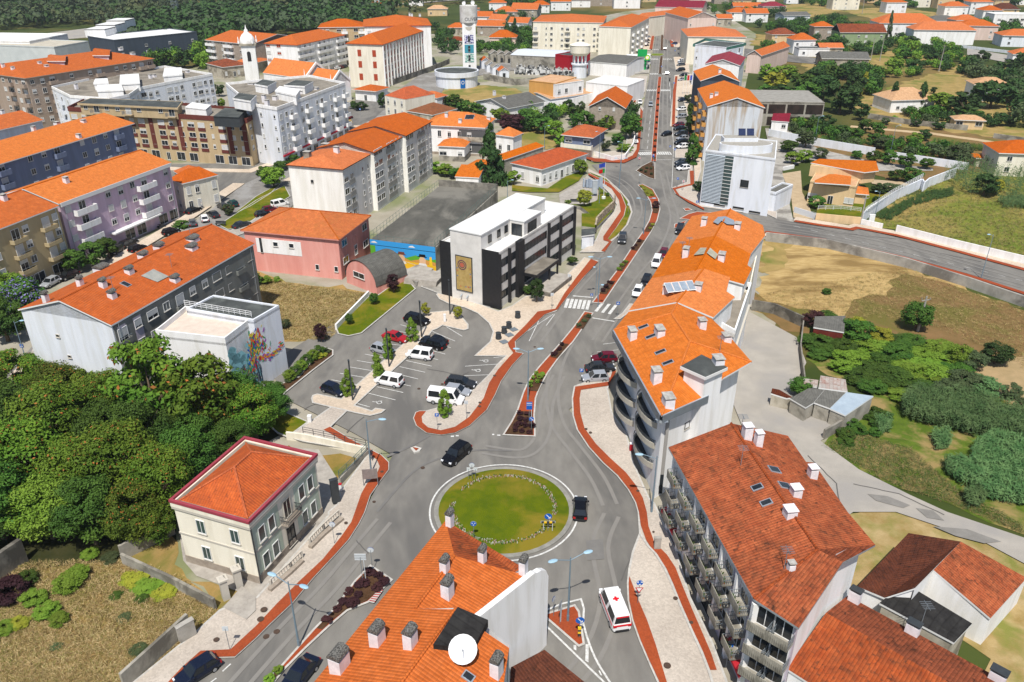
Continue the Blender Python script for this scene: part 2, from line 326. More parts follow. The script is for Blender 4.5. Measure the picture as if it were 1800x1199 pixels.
track(c20([(-200,1300),(200,850),(500,540),(700,300),(900,60)])); track(c21([(300,1300),(560,1000),(680,640),(620,250),(700,20)]),z=.257); track(c00([(600,1199),(760,960),(900,760),(1060,560),(1140,350),(1100,180),(1060,0)]))
track(c00([(170,1199),(420,860),(640,620),(800,420),(885,300),(860,170),(760,70),(600,10)])); track([(1133,262),(1140,200),(1149,130),(1157,60)],w=.6); track([(1169,262),(1169,200),(1170,130),(1171,60)],w=.6)
track(cR([(-100,340),(300,400),(800,490),(1300,620),(1798,760)]),'787571'); track(cR([(-100,385),(300,440),(800,540),(1300,680),(1798,815)]),'787571')
ribbon('tyre_wear',c10([(850,1199),(1100,920),(1300,820),(1500,770),(1700,765),(1798,770)]),.35,.2605,mat('stain2','686664','72706d',.4,.9),sm=4)
ribbon('tyre_wear',c10([(920,810),(1080,740),(1220,660)]),.4,.263,mat('stain2',''),sm=2)
for s in (c10([(920,812),(1080,745),(1215,655)]),c10([(330,480),(420,440)]),c10([(630,640),(760,530)]),c10([(1200,190),(1450,240),(1500,215)]),c20([(700,200),(790,290)]),c21([(860,260),(770,480)]),c00([(1000,1100),(1200,1180)]),c11([(560,90),(575,80)]),cR([(200,370),(500,440),(900,480)]),cR([(1100,560),(1500,640)]),[(1500,850),(1580,868),(1660,905)],[(1420,800),(1470,850),(1480,900)]):
 ribbon('sealed_crack',wob(s),.13,.259,mat('bitumen','5c5a58'))
for s in ([(1525,868),(1560,872),(1600,888),(1588,893),(1540,880)],[(1610,893),(1640,897),(1660,915),(1630,910)],[(1640,925),(1700,930),(1760,952),(1730,955),(1680,942)]): sheet('asphalt_patch',s,mat('bitumen_patch','77746f','827f7a',1,.9),'mark')
for s in (c10([(1130,120),(1160,90),(1200,110),(1170,140)]),c21([(520,200),(640,190),(650,330),(530,340)]),c00([(1100,700),(1160,640),(1190,660),(1130,730)])): sheet('asphalt_patch',s,mat('patch2','757370','6d6b68',1,.9),'mark')
# ---- roundabout
RC=(-.95,72.98); RR=7.55
def ring(r,n=96): return [(RC[0]+r*math.cos(2*math.pi*i/n),RC[1]+r*math.sin(2*math.pi*i/n)) for i in range(n)]
ribbon('road_marking',ring(RR+1.0),.2,.272,white_l,closed=True,world=True)
ribbon('kerb',ring(RR+.25),.55,.36,mat('kerb_grey','8f8d86','7b7973',1,.9),closed=True,world=True,h=.2)
mb=MB();
for k in range(6):
 r0,r1=RR*k/6,RR*(k+1)/6; z=lambda r:.36+.35*(1-(r/RR)**2)
 for i in range(48):
  a,b=2*math.pi*i/48,2*math.pi*(i+1)/48; P=lambda r,t:(RC[0]+r*math.cos(t),RC[1]+r*math.sin(t),z(r))
  if k: mb.quad(P(r0,a),P(r1,a),P(r1,b),P(r0,b))
  else: mb.add([P(0,0),P(r1,a),P(r1,b)],[(0,1,2)])
tag(link('lawn',mb.mesh('lawn',[lawnm])),kind='structure')
# ---- pavements and islands (traced from the photograph, laid flat on the ground)
med=c11([(-60,655),(0,560),(40,480),(80,360),(120,270),(190,180),(270,90),(350,0)])+c00([(440,1090),(510,990),(570,1000),(430,1199)])+c11([(330,110),(250,220),(190,330),(165,400),(155,520),(160,600),(160,665)])
slab('pavement',med,redp)
med2=c00([(565,925),(640,830),(740,700),(830,560),(920,430),(965,350),(985,280),(975,220),(940,160),(885,100),(920,95),(990,130),(1030,200),(1040,270),(1020,350),(970,440),(870,590),(790,710),(700,840),(640,930)])
slab('pavement',med2,redp)
slab('pavement',[(1118,300),(1128,292),(1144,284),(1151,286),(1151,315),(1140,312)],soil)
def seg(px,m): sheet('flower_bed',px,m,'top',kind='structure')
seg(c00([(900,105),(925,102),(988,140),(1005,178),(950,180),(930,150)]),mat('bed_green','6a7420','554c22',3,1));
seg(c00([(985,225),(1025,225),(1035,270),(1025,300),(990,296),(990,270)]),soil); seg(c00([(962,365),(1010,365),(975,428),(930,428)]),soil); seg(c00([(885,482),(935,488),(880,562),(838,556)]),soil)
seg(c00([(780,632),(825,636),(775,706),(735,702)]),soil); seg(c00([(680,772),(728,775),(665,868),(612,862)]),soil); seg(c00([(510,1012),(560,1018),(498,1112),(445,1104)]),soil)
seg(c11([(345,12),(400,18),(320,118),(270,108)]),soil); seg(c11([(175,225),(235,230),(180,350),(115,345)]),soil); seg(c11([(-50,650),(5,565),(45,490),(145,492),(147,600),(150,655)]),soil)
av=[(1149,283),(1151,250),(1154,210),(1157,165),(1160,135)]; ribbon('pavement',av,1.3,.40,redp,h=.16); ribbon('kerb',av,1.6,.385,kerbm,h=.14)
av2=[(1160.5,129),(1161.5,112),(1163,99)]; ribbon('pavement',av2,1.3,.40,soil,h=.16); ribbon('kerb',av2,1.6,.385,kerbm,h=.14)
av3=[(1163,88),(1164,60),(1167,30),(1168,18)]; ribbon('pavement',av3,1.3,.40,soil,h=.16); ribbon('kerb',av3,1.6,.385,kerbm,h=.14)
slab('pavement',[(1143,96),(1147,94),(1165,94),(1167,96),(1160,98),(1148,98)],lawn2)
slab('pavement',c20([(805,375),(700,480),(560,670),(410,820),(180,1080),(60,1199),(-60,1330),(60,1330),(120,1199),(200,1100),(350,950),(500,810),(640,690),(790,630),(955,475)]),redp)
seg(c20([(805,385),(705,490),(570,672),(425,815),(465,825),(520,770),(640,680),(780,622),(940,475)]),soil); seg(c20([(155,1110),(195,1080),(200,1100),(110,1190),(70,1230),(50,1210)]),soil)
slab('pavement',c21([(240,715),(440,655),(470,700),(505,925),(470,940),(240,740)]),redp)
out_=[(300,1215)]+cL([(1290,1120),(1430,1020),(1650,1015)])+[(450,1120)]+c20([(100,780),(250,640),(400,460),(560,290),(650,190),(720,80),(760,0)])+c10([(800,1080),(870,980),(930,900),(930,850),(880,800),(800,760),(650,680),(520,600)])
inn_=[(280,1215)]+cL([(1280,1090),(1410,975),(1620,965)])+[(450,1100)]+c20([(150,640),(300,490),(470,330),(600,170),(670,70),(695,0)])+c10([(740,1070),(780,1000),(850,930),(870,880),(850,830),(790,790),(600,690),(475,620)])
slab('pavement',out_+c10([(640,485),(530,460),(230,670),(330,700),(800,780),(590,1060),(580,1140),(510,1199)])+[(578,905),(452,1050),(387,1072),(345,1110),(215,1215)],paver)
sheet('cycle_path',out_+inn_[::-1],redp,'top')
sheet('pavement',cL([(1570,670),(1700,520),(1798,600),(1798,690),(1730,755)]),stone,'top')
slab('pavement',c10([(430,370),(600,405),(880,150),(1060,0),(1080,-20)])+cA([(1170,1120),(1215,1070),(1180,1010),(1230,995),(1350,985),(1430,1010),(1490,1080),(1490,1110),(1460,1120),(1310,1085),(1270,1110)])+c10([(1240,-80),(1180,0),(1150,30),(1050,120),(840,310),(690,450),(815,490),(840,470),(905,480),(880,500),(800,520),(700,500),(400,430),(392,400),(400,380)]),paver2)
slab('pavement',c10([(1195,490),(1440,425),(1530,340),(1640,235),(1700,160),(1760,100),(1540,100),(1650,0)])+cA([(1670,1130),(1640,1070),(1560,1000),(1470,960),(1350,930),(1290,900),(1270,870),(1290,850),(1312,868),(1395,885),(1590,945)])+[(876,547)]+c00([(0,950),(100,880),(240,880),(510,610),(560,625),(605,635)])+c00([(500,750),(400,870),(310,985),(230,1010),(110,1120),(20,1199)])+c11([(25,75),(75,85),(0,165)])+c10([(1720,280),(1680,370),(1620,480),(1500,590),(1400,640),(1300,655),(1200,640),(1130,590),(1110,540),(1125,500),(1150,490)]),paver2)
sheet('pavement',c10([(1195,492),(1440,428),(1530,342),(1640,237),(1700,162),(1750,130),(1690,230),(1640,300),(1600,400),(1500,530),(1400,600),(1300,625),(1210,605),(1170,570),(1165,530)]),paver,'top')
rp_o=c00([(605,640),(500,750),(400,870),(320,975),(230,1010),(110,1120),(20,1199)])+c11([(25,75),(75,85),(0,165)])+c10([(1720,280),(1680,370),(1620,480),(1500,590),(1400,640),(1300,655),(1200,640),(1130,590),(1110,540),(1125,500),(1150,490)])
rp_i=c00([(555,620),(460,740),(370,860),(305,970),(180,990),(100,1080),(0,1180)])+c11([(-30,10),(-20,40),(10,80),(-20,110)])+c10([(1700,200),(1640,290),(1600,400),(1500,530),(1400,600),(1300,625),(1210,605),(1170,570),(1165,530),(1195,490)])
sheet('cycle_path',rp_o+rp_i[::-1],redp,'top')
slab('pavement',[(1035,297)]+c00([(660,50),(760,140),(820,210),(845,290),(812,380),(740,460),(700,495),(650,570),(480,570),(590,490),(640,380),(720,290),(740,240),(700,170),(640,110),(540,10)]),paver)
sheet('lawn',c00([(540,8),(660,56),(756,148),(812,215),(836,290),(802,378),(735,455),(690,485),(675,478),(735,400),(790,315),(805,250),(770,160),(690,85),(560,22)]),lawnm,'top')
sheet('cycle_path',c00([(540,18),(560,26),(688,90),(765,165),(800,250),(785,315),(730,400),(672,478),(702,497),(652,570),(628,563),(683,500),(642,488),(642,462),(705,372),(765,285),(752,205),(700,125),(600,62),(535,28)]),redp,'top')
slab('lawn',c00([(610,110),(690,180),(726,235),(700,290),(590,402),(490,390),(490,300),(545,300),(480,250),(400,235),(520,235),(600,210),(610,150)]),lawnm,conc,z=.9,h=.8,kerb=False)
sheet('lawn',c00([(400,25),(540,-30),(470,70),(330,150),(100,150),(0,140),(0,100),(250,125)]),lawnm,'road')
sheet('pavement',c00([(330,170),(480,80),(530,30),(600,90),(610,200),(540,240),(420,235),(340,235)]),stone,'road')
slab('pavement',[(1040,283),(1060,285),(1100,283),(1118,275),(1122,262),(1128,200),(1131,190),(1118,180),(1128,165),(1134,160),(1132,150),(1110,150),(1105,175),(1105,215),(1100,262),(1040,272)],paver)
sheet('cycle_path',[(1016,273),(1045,284),(1098,286),(1119,276),(1124,262),(1130,195),(1124,188),(1126,192),(1119,262),(1112,273),(1095,281),(1045,278),(1020,270)],redp,'top')
slab('pavement',[(1131,190),(1118,180),(1120,165),(1133,162),(1138,134),(1125,133),(1105,140),(1100,190)],paver)
sheet('cycle_path',[(1113,181),(1117,181),(1120,166),(1132,163),(1131,161),(1117,164)],redp,'top')
slab('pavement',[(1216,336),(1217,262),(1213,270),(1212,262),(1187,262),(1187,277),(1200,277),(1212,285),(1208,320),(1182,330),(1187,340),(1210,351),(1225,362),(1300,372),(1345,374),(1365,384),(1365,372),(1300,360),(1240,335)],paver)
sheet('cycle_path',c00([(1128,122),(1255,92),(1250,0),(1278,0),(1280,100),(1240,105),(1150,130),(1180,175),(1250,210),(1350,262),(1352,275),(1240,222),(1155,165)]),redp,'top')
slab('pavement',[(1178,222),(1186,132),(1215,130),(1228,180),(1232,300),(1222,330),(1217,262),(1214,225),(1205,190),(1200,170),(1192,170),(1190,222)],paver2)
sheet('cycle_path',[(1181,222),(1183,160),(1187,134),(1191,134),(1188,165),(1186,222)],redp,'top')
slab('pavement',[(1188,122),(1184,100),(1210,100),(1212,128)],paver2); slab('pavement',[(1180,82),(1176,20),(1185,18),(1200,60),(1206,84)],paver2)
slab('pavement',[(1143,88),(1115,88),(1130,50),(1148,30),(1156,20),(1152,50)],paver2); slab('pavement',[(1112,100),(1143,100),(1140,128),(1105,130)],conc)
for a,b in (((1144,86),(1150,50)),((1150,45),(1155,22)),((1178,60),(1175,25)),((1182,82),(1179,66))): ribbon('cycle_path',[a,b],1.6,.535,redp)
slab('pavement',c11([(440,315),(425,400),(430,520),(460,620),(540,740),(640,850),(740,940),(820,1040),(870,1130),(890,1199)])+c21([(900,150),(850,280),(825,400),(815,500),(820,620),(850,760),(900,900),(960,1040),(1030,1199),(1100,1330),(1560,1330),(1400,900),(1250,600),(1160,300),(1000,-60)])+c11([(960,1100),(850,850),(800,640),(700,500),(670,330),(700,215)]),paver)
sheet('cycle_path',c11([(445,318),(430,400),(435,520),(465,620),(545,740),(645,850),(745,940),(823,1040),(873,1130),(893,1199)])+c21([(905,90),(945,200),(1012,300),(1082,390),(1132,500),(1192,650),(1272,830),(1342,980),(1392,1110),(1440,1110),(1400,990),(1340,850),(1270,690),(1200,520),(1150,390),(1090,300),(1000,210),(960,100),(948,0)])+c11([(920,1100),(870,1010),(800,920),(690,820),(590,720),(510,610),(480,500),(475,400),(485,340),(680,310),(735,205),(705,215),(680,283)]),redp,'top')
ribbon('kerb',c21([(900,150),(960,240),(1010,292),(1075,395),(1125,505),(1185,655),(1265,835),(1335,985),(1385,1115),(1420,1230)]),.25,.5,kerbm)
sheet('cycle_path',c21([(825,450),(890,620),(950,760),(1010,930),(1090,1199),(1140,1350),(1080,1350),(1035,1190),(965,1040),(905,900),(855,760),(825,620),(820,500)]),redp,'top')
ribbon('pavement',[(1397,384),(1497,400),(1507,397),(1575,409),(1675,434),(1800,468),(1990,520)],2.6,.37,paver2,h=.15); ribbon('cycle_path',[(1397,388),(1440,395),(1497,403),(1507,400),(1575,413),(1675,439),(1800,473),(1990,526)],1.3,.385,redp)
ribbon('pavement',[(1345,411),(1450,427),(1587,459),(1700,491),(1800,524),(1990,585)],2.4,.37,paver2,h=.15); ribbon('cycle_path',[(1345,407),(1450,421),(1587,452),(1700,483),(1800,515),(1990,574)],1.2,.385,redp)
slab('pavement',[(1195,384),(1210,376),(1225,372),(1260,374),(1262,380),(1215,386)],redp); slab('pavement',c00([(1205,265),(1240,262),(1265,275),(1220,282)]),redp)
slab('pavement',c00([(1140,405),(1145,375),(1230,350),(1200,380)]),redp); slab('pavement',c00([(720,1040),(780,1000),(830,935),(870,940),(800,1010),(760,1040)]),paver)
slab('lawn',cA([(580,1145),(650,1160),(740,1140),(1120,830),(1060,760),(985,745),(990,780),(850,880),(795,880),(565,1110)]),lawnm)
slab('lawn',c10([(180,485),(365,565),(220,670),(150,640),(60,560),(80,500)]),lawnm); slab('flower_bed',c10([(540,60),(540,95),(400,200),(200,360),(160,415),(175,480),(20,480),(-50,560),(100,330),(300,250),(480,40)]),soil)
slab('lawn',[(385,395),(450,352),(500,326),(510,345),(465,372),(425,400),(400,403)],lawnm); slab('lawn',[(408,378),(450,345),(495,320),(475,340),(440,362)],lawnm)
slab('pavement',cA([(1165,815),(1310,870),(1300,700),(1200,720)]),conc)
ribbon('pavement',[(-40,745),(40,655),(120,570),(150,510),(215,450),(330,382),(420,322)],3.2,.37,paver2,h=.15); ribbon('pavement',[(60,690),(64,640),(80,600)],3,.372,stone,h=.15)
ribbon('pavement',[(240,292),(330,298),(440,300),(500,280)],3.,.374,paver2,h=.15); ribbon('pavement',[(506,318),(560,290),(625,240),(630,220)],3.,.376,paver2,h=.15)
slab('pavement',[(375,400),(405,405),(470,375),(505,350),(508,372),(440,405),(400,420)],stone)
slab('lawn',cR([(400,240),(450,180),(560,200),(700,140),(900,160),(880,185),(650,325),(340,310),(345,260)]),lawnm,kerb=False)
sheet('drive',cR([(100,20),(230,0),(240,150),(290,250),(320,340),(180,330),(165,200)]),mat('drive_sand','b3a083','a39075',.6,.9),'road'); sheet('drive',cR([(720,60),(1080,90),(1020,140),(840,110),(730,90)]),mat('drive_sand',''),'road'); sheet('yard',[(1345,225),(1375,225),(1400,250),(1380,262),(1350,250)],conc,'road')
def zebra(a,b,n,ln,w=.5,dirpx=None):
 A,B=G(*a),G(*b); d=(B-A)/n; t=d.normalized(); nn=Vector((-t.y,t.x,0))*ln/2; mb=MB()
 for i in range(n):
  c=A+d*(i+.5); h=t*w/2; mb.quad(*[(q.x,q.y,.274) for q in (c-h-nn,c+h-nn,c+h+nn,c-h+nn)])
 tag(link('zebra_crossing',mb.mesh('zebra_crossing',[white_l])),kind='structure')
zebra(c00([(370,940)])[0],c00([(550,955)])[0],6,4.0,.55); zebra(c00([(590,965)])[0],c00([(730,990)])[0],3,4.,.55); line(c00([(428,880),(570,892)]),.35); line(c00([(565,1035),(720,1060)]),.3)
for a,b,n in (((1122,272),(1148,271),7),((1153,271),(1180,271),7),((1136,160),(1156,160),6),((1161,160),(1178,160),6),((1142,131),(1157,131),5),((1163,131),(1178,131),5),((1144,105),(1157,105),5),((1165,105),(1181,105),5),((1146,88),(1158,88),4),((1148,51),(1160,51),4),((1166,51),(1178,51),4)): zebra(a,b,n,3.6,.5)
line([(1122,265),(1147,265)],.3); line([(1155,281),(1180,281)],.3)
for s in ([(705,435),(800,462)],[(790,365),(980,412)],[(850,320),(1035,360)],[(1000,295),(1090,315)],[(955,220),(1140,265)],[(1010,178),(1190,218)],[(1055,135),(1235,175)],[(1120,90),(1280,130)],[(1180,50),(1330,90)],[(1230,5),(1370,45)],[(530,270),(710,305)],[(590,225),(770,255)],[(655,180),(810,205)],[(710,135),(830,155)],[(765,90),(920,120)],[(820,48),(960,75)],[(870,10),(1030,30)],[(1670,115),(1750,105)],[(1470,175),(1700,160)],[(1395,245),(1635,235)],[(1340,300),(1560,300)],[(1290,350),(1530,345)]):
 line(c10(s),.13)
line(cA([(1310,1080),(1450,1165)]),.13); line(cA([(1240,1130),(1400,1199)]),.13)
for s in ([(1015,1083),(1120,1112)],[(960,1120),(1080,1145)],[(905,1160),(1040,1190)]): line(cA(s),.13)
for s in ([(210,1010),(20,1199)],[(60,1160),(290,1010)],[(300,1010),(240,1090)],[(210,1010),(120,1199)]): line(c00(s),.12)
for s in ([(600,75),(745,60)],[(640,20),(735,8)],[(500,305),(690,290)]): line(c11(s),.12)
line(c21([(215,700),(485,612),(500,780),(560,970),(620,1090),(690,1199),(760,1330)]),.2,sm=2); line(c21([(222,783),(430,985),(650,1199),(760,1330)]),.2)
sheet('road_marking',c21([(518,930),(540,930),(538,1058),(515,1045)]),white_l,'mark'); sheet('road_marking',c21([(432,935),(452,935),(452,975),(434,965)]),white_l,'mark'); sheet('road_marking',c21([(608,1115),(618,1115),(635,1150),(622,1148)]),white_l,'mark')
line(cL([(1565,1120),(1622,1068)]),.14); line(cL([(1480,1199),(1522,1168)]),.14); line(c11([(1370-1100,0),(1370-1100,1)]),.01)
for x,y in ((860,20),(1365-1365+0,-1)): pass
for s in ([(1370,668),(1392,668)],[(1405,664),(1425,664)],[(1660,655),(1675,655)],[(1695,660),(1718,660)]): line(c10(s),.3)
for i in range(14):   # dashes of the east street
 a=(1395+i*30,397+i*7.2); line([a,(a[0]+12,a[1]+2.9)],.12)
for a,b in (((1150,262),(1158,140)),): pass
for i in range(9): y=262-i*11; line([(1137.5+i*1.1,y),(1138.2+i*1.1,y-5)],.12)
for i in range(12): y=20+i*22; line([(1184-(278-y)*.06 if y<278 else 1184,y),(1184-(270-y)*.06,y-6)],.12)
ribbon('road_marking',[(1181,330),(1184,262),(1181,200),(1177,140)],.12,.2715,white_l)
def wheelchair(px,py,yaw,s=.8):
 c=G(px,py,.27); mb=MB()
 def T(x,y): return (c.x+(x*math.cos(yaw)-y*math.sin(yaw))*s,c.y+(x*math.sin(yaw)+y*math.cos(yaw))*s,.274)
 def ln(P,w=.09):
  for a,b in zip(P,P[1:]):
   d=Vector((b[0]-a[0],b[1]-a[1])).normalized(); n=Vector((-d.y,d.x))*w; mb.quad(T(a[0]-n.x,a[1]-n.y),T(b[0]-n.x,b[1]-n.y),T(b[0]+n.x,b[1]+n.y),T(a[0]+n.x,a[1]+n.y))
 ln([(.45*math.cos(t),.45*math.sin(t)-.2) for t in [math.radians(a) for a in range(100,400,20)]]); ln([(0,.9),(0,.15),(.45,.15),(.65,-.5)]); ln([(0,.55),(.35,.5)]); ln([(-.12,1.05),(.12,1.05)],.12)
 tag(link('wheelchair_symbol',mb.mesh('wheelchair_symbol',[white_l])),kind='structure')
for a in ((860,430),(1610,138),(1555,205)): wheelchair(450+a[0]/4,600+a[1]/4,math.radians(75),.75)
slab('pavement',c10([(1085,748),(1120,736),(1165,750),(1150,770),(1110,782)]),mat('pale_conc',(.5,.48,.44)),kerb=False); sheet('pavement',c10([(1100,742),(1145,752),(1125,768)]),redp,'top')
sheet('road',c10([(520,460),(640,487),(520,600),(430,560)]),stone,'mark');
for s in ([(495,500),(545,505),(520,530),(465,525)],[(445,530),(470,535),(450,555),(430,548)]): sheet('pavement_patch',c10(s),mat('brown_patch',(.2,.15,.07)),'mark')
sheet('hatched_crossing',c20([(855,548),(895,548),(830,640),(790,632)]),kerbm,'top')
for i in range(6):
 t=i/6; a=(855-65*t,548+84*t); b=(895-65*t,548+92*t); sheet('hatched_crossing',c20([a,b,(b[0]-5,b[1]+7),(a[0]-5,a[1]+7)]),mat('crossing_red',(.33,.05,.05)),'top')
sheet('yard',[(322,985),(345,1012),(452,1052),(520,980),(600,895),(605,860),(560,790),(440,780),(310,900)],stone,z=.165)
mh=mat('iron_cover','54443a','463a33',4,.8)
for i,(x,y,s,z) in enumerate([(955,762,.35,.47),(1055,1022,.35,.47)]+[(a/4+900,b/4+600,r,zz) for a,b,r,zz in ((520,615,.32,.53),(552,640,.32,.53),(160,38,.3,.28),(885,1050,.3,.53))]+[(a/4+900,b/4+900,r,zz) for a,b,r,zz in ((1092,1078,.5,.53),(1260,775,.3,.53),(1150,605,.35,.53),(850,322,.4,.28),(995,138,.2,.53))]+[(a/4+450,b/4+600,r,zz) for a,b,r,zz in ((1145,332,.35,.28),(1310,300,.35,.28),(1172,888,.4,.28),(1575,430,.35,.53),(1572,456,.35,.53),(1678,240,.35,.53),(885,915,.3,.53),(830,1127,.3,.28))]+[(a/4+450,b/4+900,r,zz) for a,b,r,zz in ((55,685,.5,.53),(32,752,.5,.53),(72,875,.45,.28),(145,840,.45,.28),(632,75,.3,.53))]+[(380,1124,.4,.53)]):
 if i<2: continue
 s*=.68; c=G(x,y,z); mb=MB().lathe((c.x,c.y,z-.02),[(s,0),(s,.02),(s*.8,.022)],14); o=link('manhole_cover',mb.mesh('manhole_cover',[mh])); tag(o,kind='structure')
# ================= building kit
T_new=tile('roof_tile_new','c97438','c06a30','85502f',.15,.8); T_or=tile('roof_tile_orange','c36a38','b35d30','74482f',.42,.95); T_red=tile('roof_tile_red','b5613c','9c4c2e','4a3024',.98,1.05)
T_old=tile('roof_tile_old','9c5337','86452e','40291f',1.05,1.0); T_brn=tile('roof_tile_brown','6a3a28','573024','33211b',1.0,1.0); T_lite=tile('roof_tile_light','c9703f','b86234','7a4a33',.38,.95); T_pale=tile('roof_tile_pale','c9a27c','b98f6a','8e7058',.5,.9)
T_wine=tile('roof_sheet_wine','8a3440','7c2e3a','5e2730',.3,.6,col=.5,row=3); T_corr=tile('corrugated_black','2c2b2b','3a3938','1d1c1c',.7,.8,col=.8,row=6); T_grey=tile('fibre_cement','6f6e69','5f5e5a','4a4945',.7,.7,col=.35,row=2)
T_rust=tile('rusty_sheet','a9a5a0','b8b4ae','7e4028',1.25,.6,col=.5,row=5,dscale=.8); T_far=tile('roof_tile_far','c26c3a','b45f31','7c4a30',.45,.5)
def wall(name,c,c2=None,**k):
 h=[int(c[i:i+2],16) for i in (0,2,4)]; k.setdefault('c3','%02x%02x%02x'%(int(h[0]*.94),int(h[1]*.935),int(h[2]*.92))); k.setdefault('s3',.5); k.setdefault('aniso',(1.6,1.6,.22))
 return mat(name,c,c2 or c,.5,.85,.12,25,**k)
W_white=wall('wall_white','edeceb','e4e3e2'); W_wht2=wall('wall_white_blue','dfe2e8','d4d8e0'); W_cream=wall('wall_cream','e6e0d0','dbd5c4'); W_grey=wall('wall_grey','96938f','88857f'); W_dgrey=wall('wall_dark_grey','7b7d79','6f716d'); W_lil=wall('wall_lilac','ccb4c6','c0a7b9')
W_beige=wall('wall_beige','b3a381','a69573'); W_pink=wall('wall_pink','d8968b','cf8b80',c3='dca095',s3=.2); W_sal=wall('wall_salmon_dark','cb8a7f','bf8075'); W_blue=wall('wall_blue_grey','75809a','6c768e'); W_yel=wall('wall_yellow','bba684','af9a78'); W_brown=wall('wall_maroon','6b3a33','5e322c')
W_stone=mat('wall_stone','a3988b','8b8074',1.2,.9,.3,8); W_black=mat('panel_black',(.016,.016,.018),(.022,.022,.024),2,.5); W_peach=wall('wall_peach','d8bd95','d0b287'); W_sage=wall('wall_sage','bcc9b8','b1beae'); W_old=mat('wall_old_plaster','b9b2a3','a39b8b',.7,.95,.2,8,c3='7d7668',s3=.3)
W_stain=mat('wall_stained','c9cdd2','bec2c8',.6,.9,.1,8,c3='a5937c',s3=.15,aniso=(3,3,.25)); W_navy=wall('wall_slate_blue','48515c','424a55'); W_ochre=wall('wall_orange','cf9c5a','c8924e'); W_tan=wall('wall_tan','a29284','96867a'); W_conc=mat('wall_concrete','a7a296','8f8a7f',.6,.95,.3,6,c3='6c685f',s3=.25)
W_tile=mat('wall_tile','dad7d2','c8c5c0',.5,.5,.1,20); W_lav=wall('wall_lavender','c4bac4','b8adb8'); W_green=wall('wall_green','8ea07a','84956f'); W_rose=wall('wall_rose','dcc6bb','d2bab0')
flatr=mat('roof_gravel','8f887d','7d766b',.6,1,.2,10,c3='6b655c',s3=.15); flatw=mat('roof_membrane_white','dcdcda','cfcfcc',.4,.7); flatg=mat('roof_dark','4c4f4e','3f4241',.5,.9,c3='5b5f5c',s3=.2)
gl=mat('glass_dark',(.012,.016,.02),(.03,.035,.04),.4,.12,spec=.6); gl2=mat('glass_green',(.03,.06,.06),(.05,.08,.08),.3,.15,spec=.6); frw=mat('frame_white','d8d8d6'); frd=mat('frame_dark','3c3a38'); shut=mat('shutter_pale','c6c6c4','bdbdba',3,.7); shb=mat('shutter_brick','a8492e','9b4028',3,.8); shd=mat('shutter_brown','5a3a2e'); sill=mat('sill_stone','b9b3a8')
metal=mat('metal_grey','838c92','8a9298',2,.45,metal=.4); mdark=mat('metal_dark','33373a','3b3f42',2,.5); zinc=mat('zinc','b3bcc4','a6afb7',1,.4,metal=.5); whitem=mat('paint_white','dedede'); orangep=mat('paint_rust','a8502e','9b4527',1,.8); chim=mat('chimney_render','e2dfe2','cfcccf',2,.9); capm=mat('chimney_cap_stained','76746f','3c3b39',9,.95,lo=.42,hi=.58); capg=mat('chimney_cap_grey','b5b2ac','8f8c86',2,.9); redaw=mat('awning_red',(.42,.02,.03))
solar=mat('solar_cells',(.012,.02,.06),(.02,.03,.08),3,.2,spec=.7)
CACHE={}
def gmesh(key,fn):
 if key not in CACHE: CACHE[key]=fn()
 return CACHE[key]
def win_mesh(w,h,fr,full=True,pm=None,sf=0,sh=None):
 def f():
  mb=MB(); t=.07; d=.09
  mb.box(-w/2-t,-d,-t,-w/2,0,h+t); mb.box(w/2,-d,-t,w/2+t,0,h+t); mb.box(-w/2,-d,h,w/2,0,h+t); mb.box(-w/2-.12,-d-.07,-t-.06,w/2+.12,0,-t+.0,1);
  mb.box(-w/2,-d,-t,w/2,-.0,0);
  if w>.9: mb.box(-.03,-d+.02,0,.03,0,h)
  if full:
   mb.quad((-w/2,-.03,0),(w/2,-.03,0),(w/2,-.03,h),(-w/2,-.03,h),2)
   if sf>0: mb.box(-w/2,-.07,h*(1-sf),w/2,-.03,h,3)
  return mb.mesh('window',[fr,sill,pm or gl,sh or shut])
 return gmesh(('win',w,h,fr.name,full,(pm or gl).name,sf,(sh or shut).name),f)
def pane_mesh(w,h,pm): return gmesh(('pane',w,h,pm.name),lambda:MB().quad((-w/2,-.03,0),(w/2,-.03,0),(w/2,-.03,h),(-w/2,-.03,h)).mesh('pane',[pm]))
def shut_mesh(w,h,s,sm):
 def f():
  mb=MB(); n=max(2,int(h*s/.16))
  for i in range(n): z1=h-h*s*i/n; z0=h-h*s*(i+1)/n; mb.box(-w/2,-.075,z0+.015,w/2,-.03,z1); mb.box(-w/2,-.06,z0,w/2,-.03,z0+.015)
  return mb.mesh('shutter',[sm])
 return gmesh(('sh',w,h,s,sm.name),f)
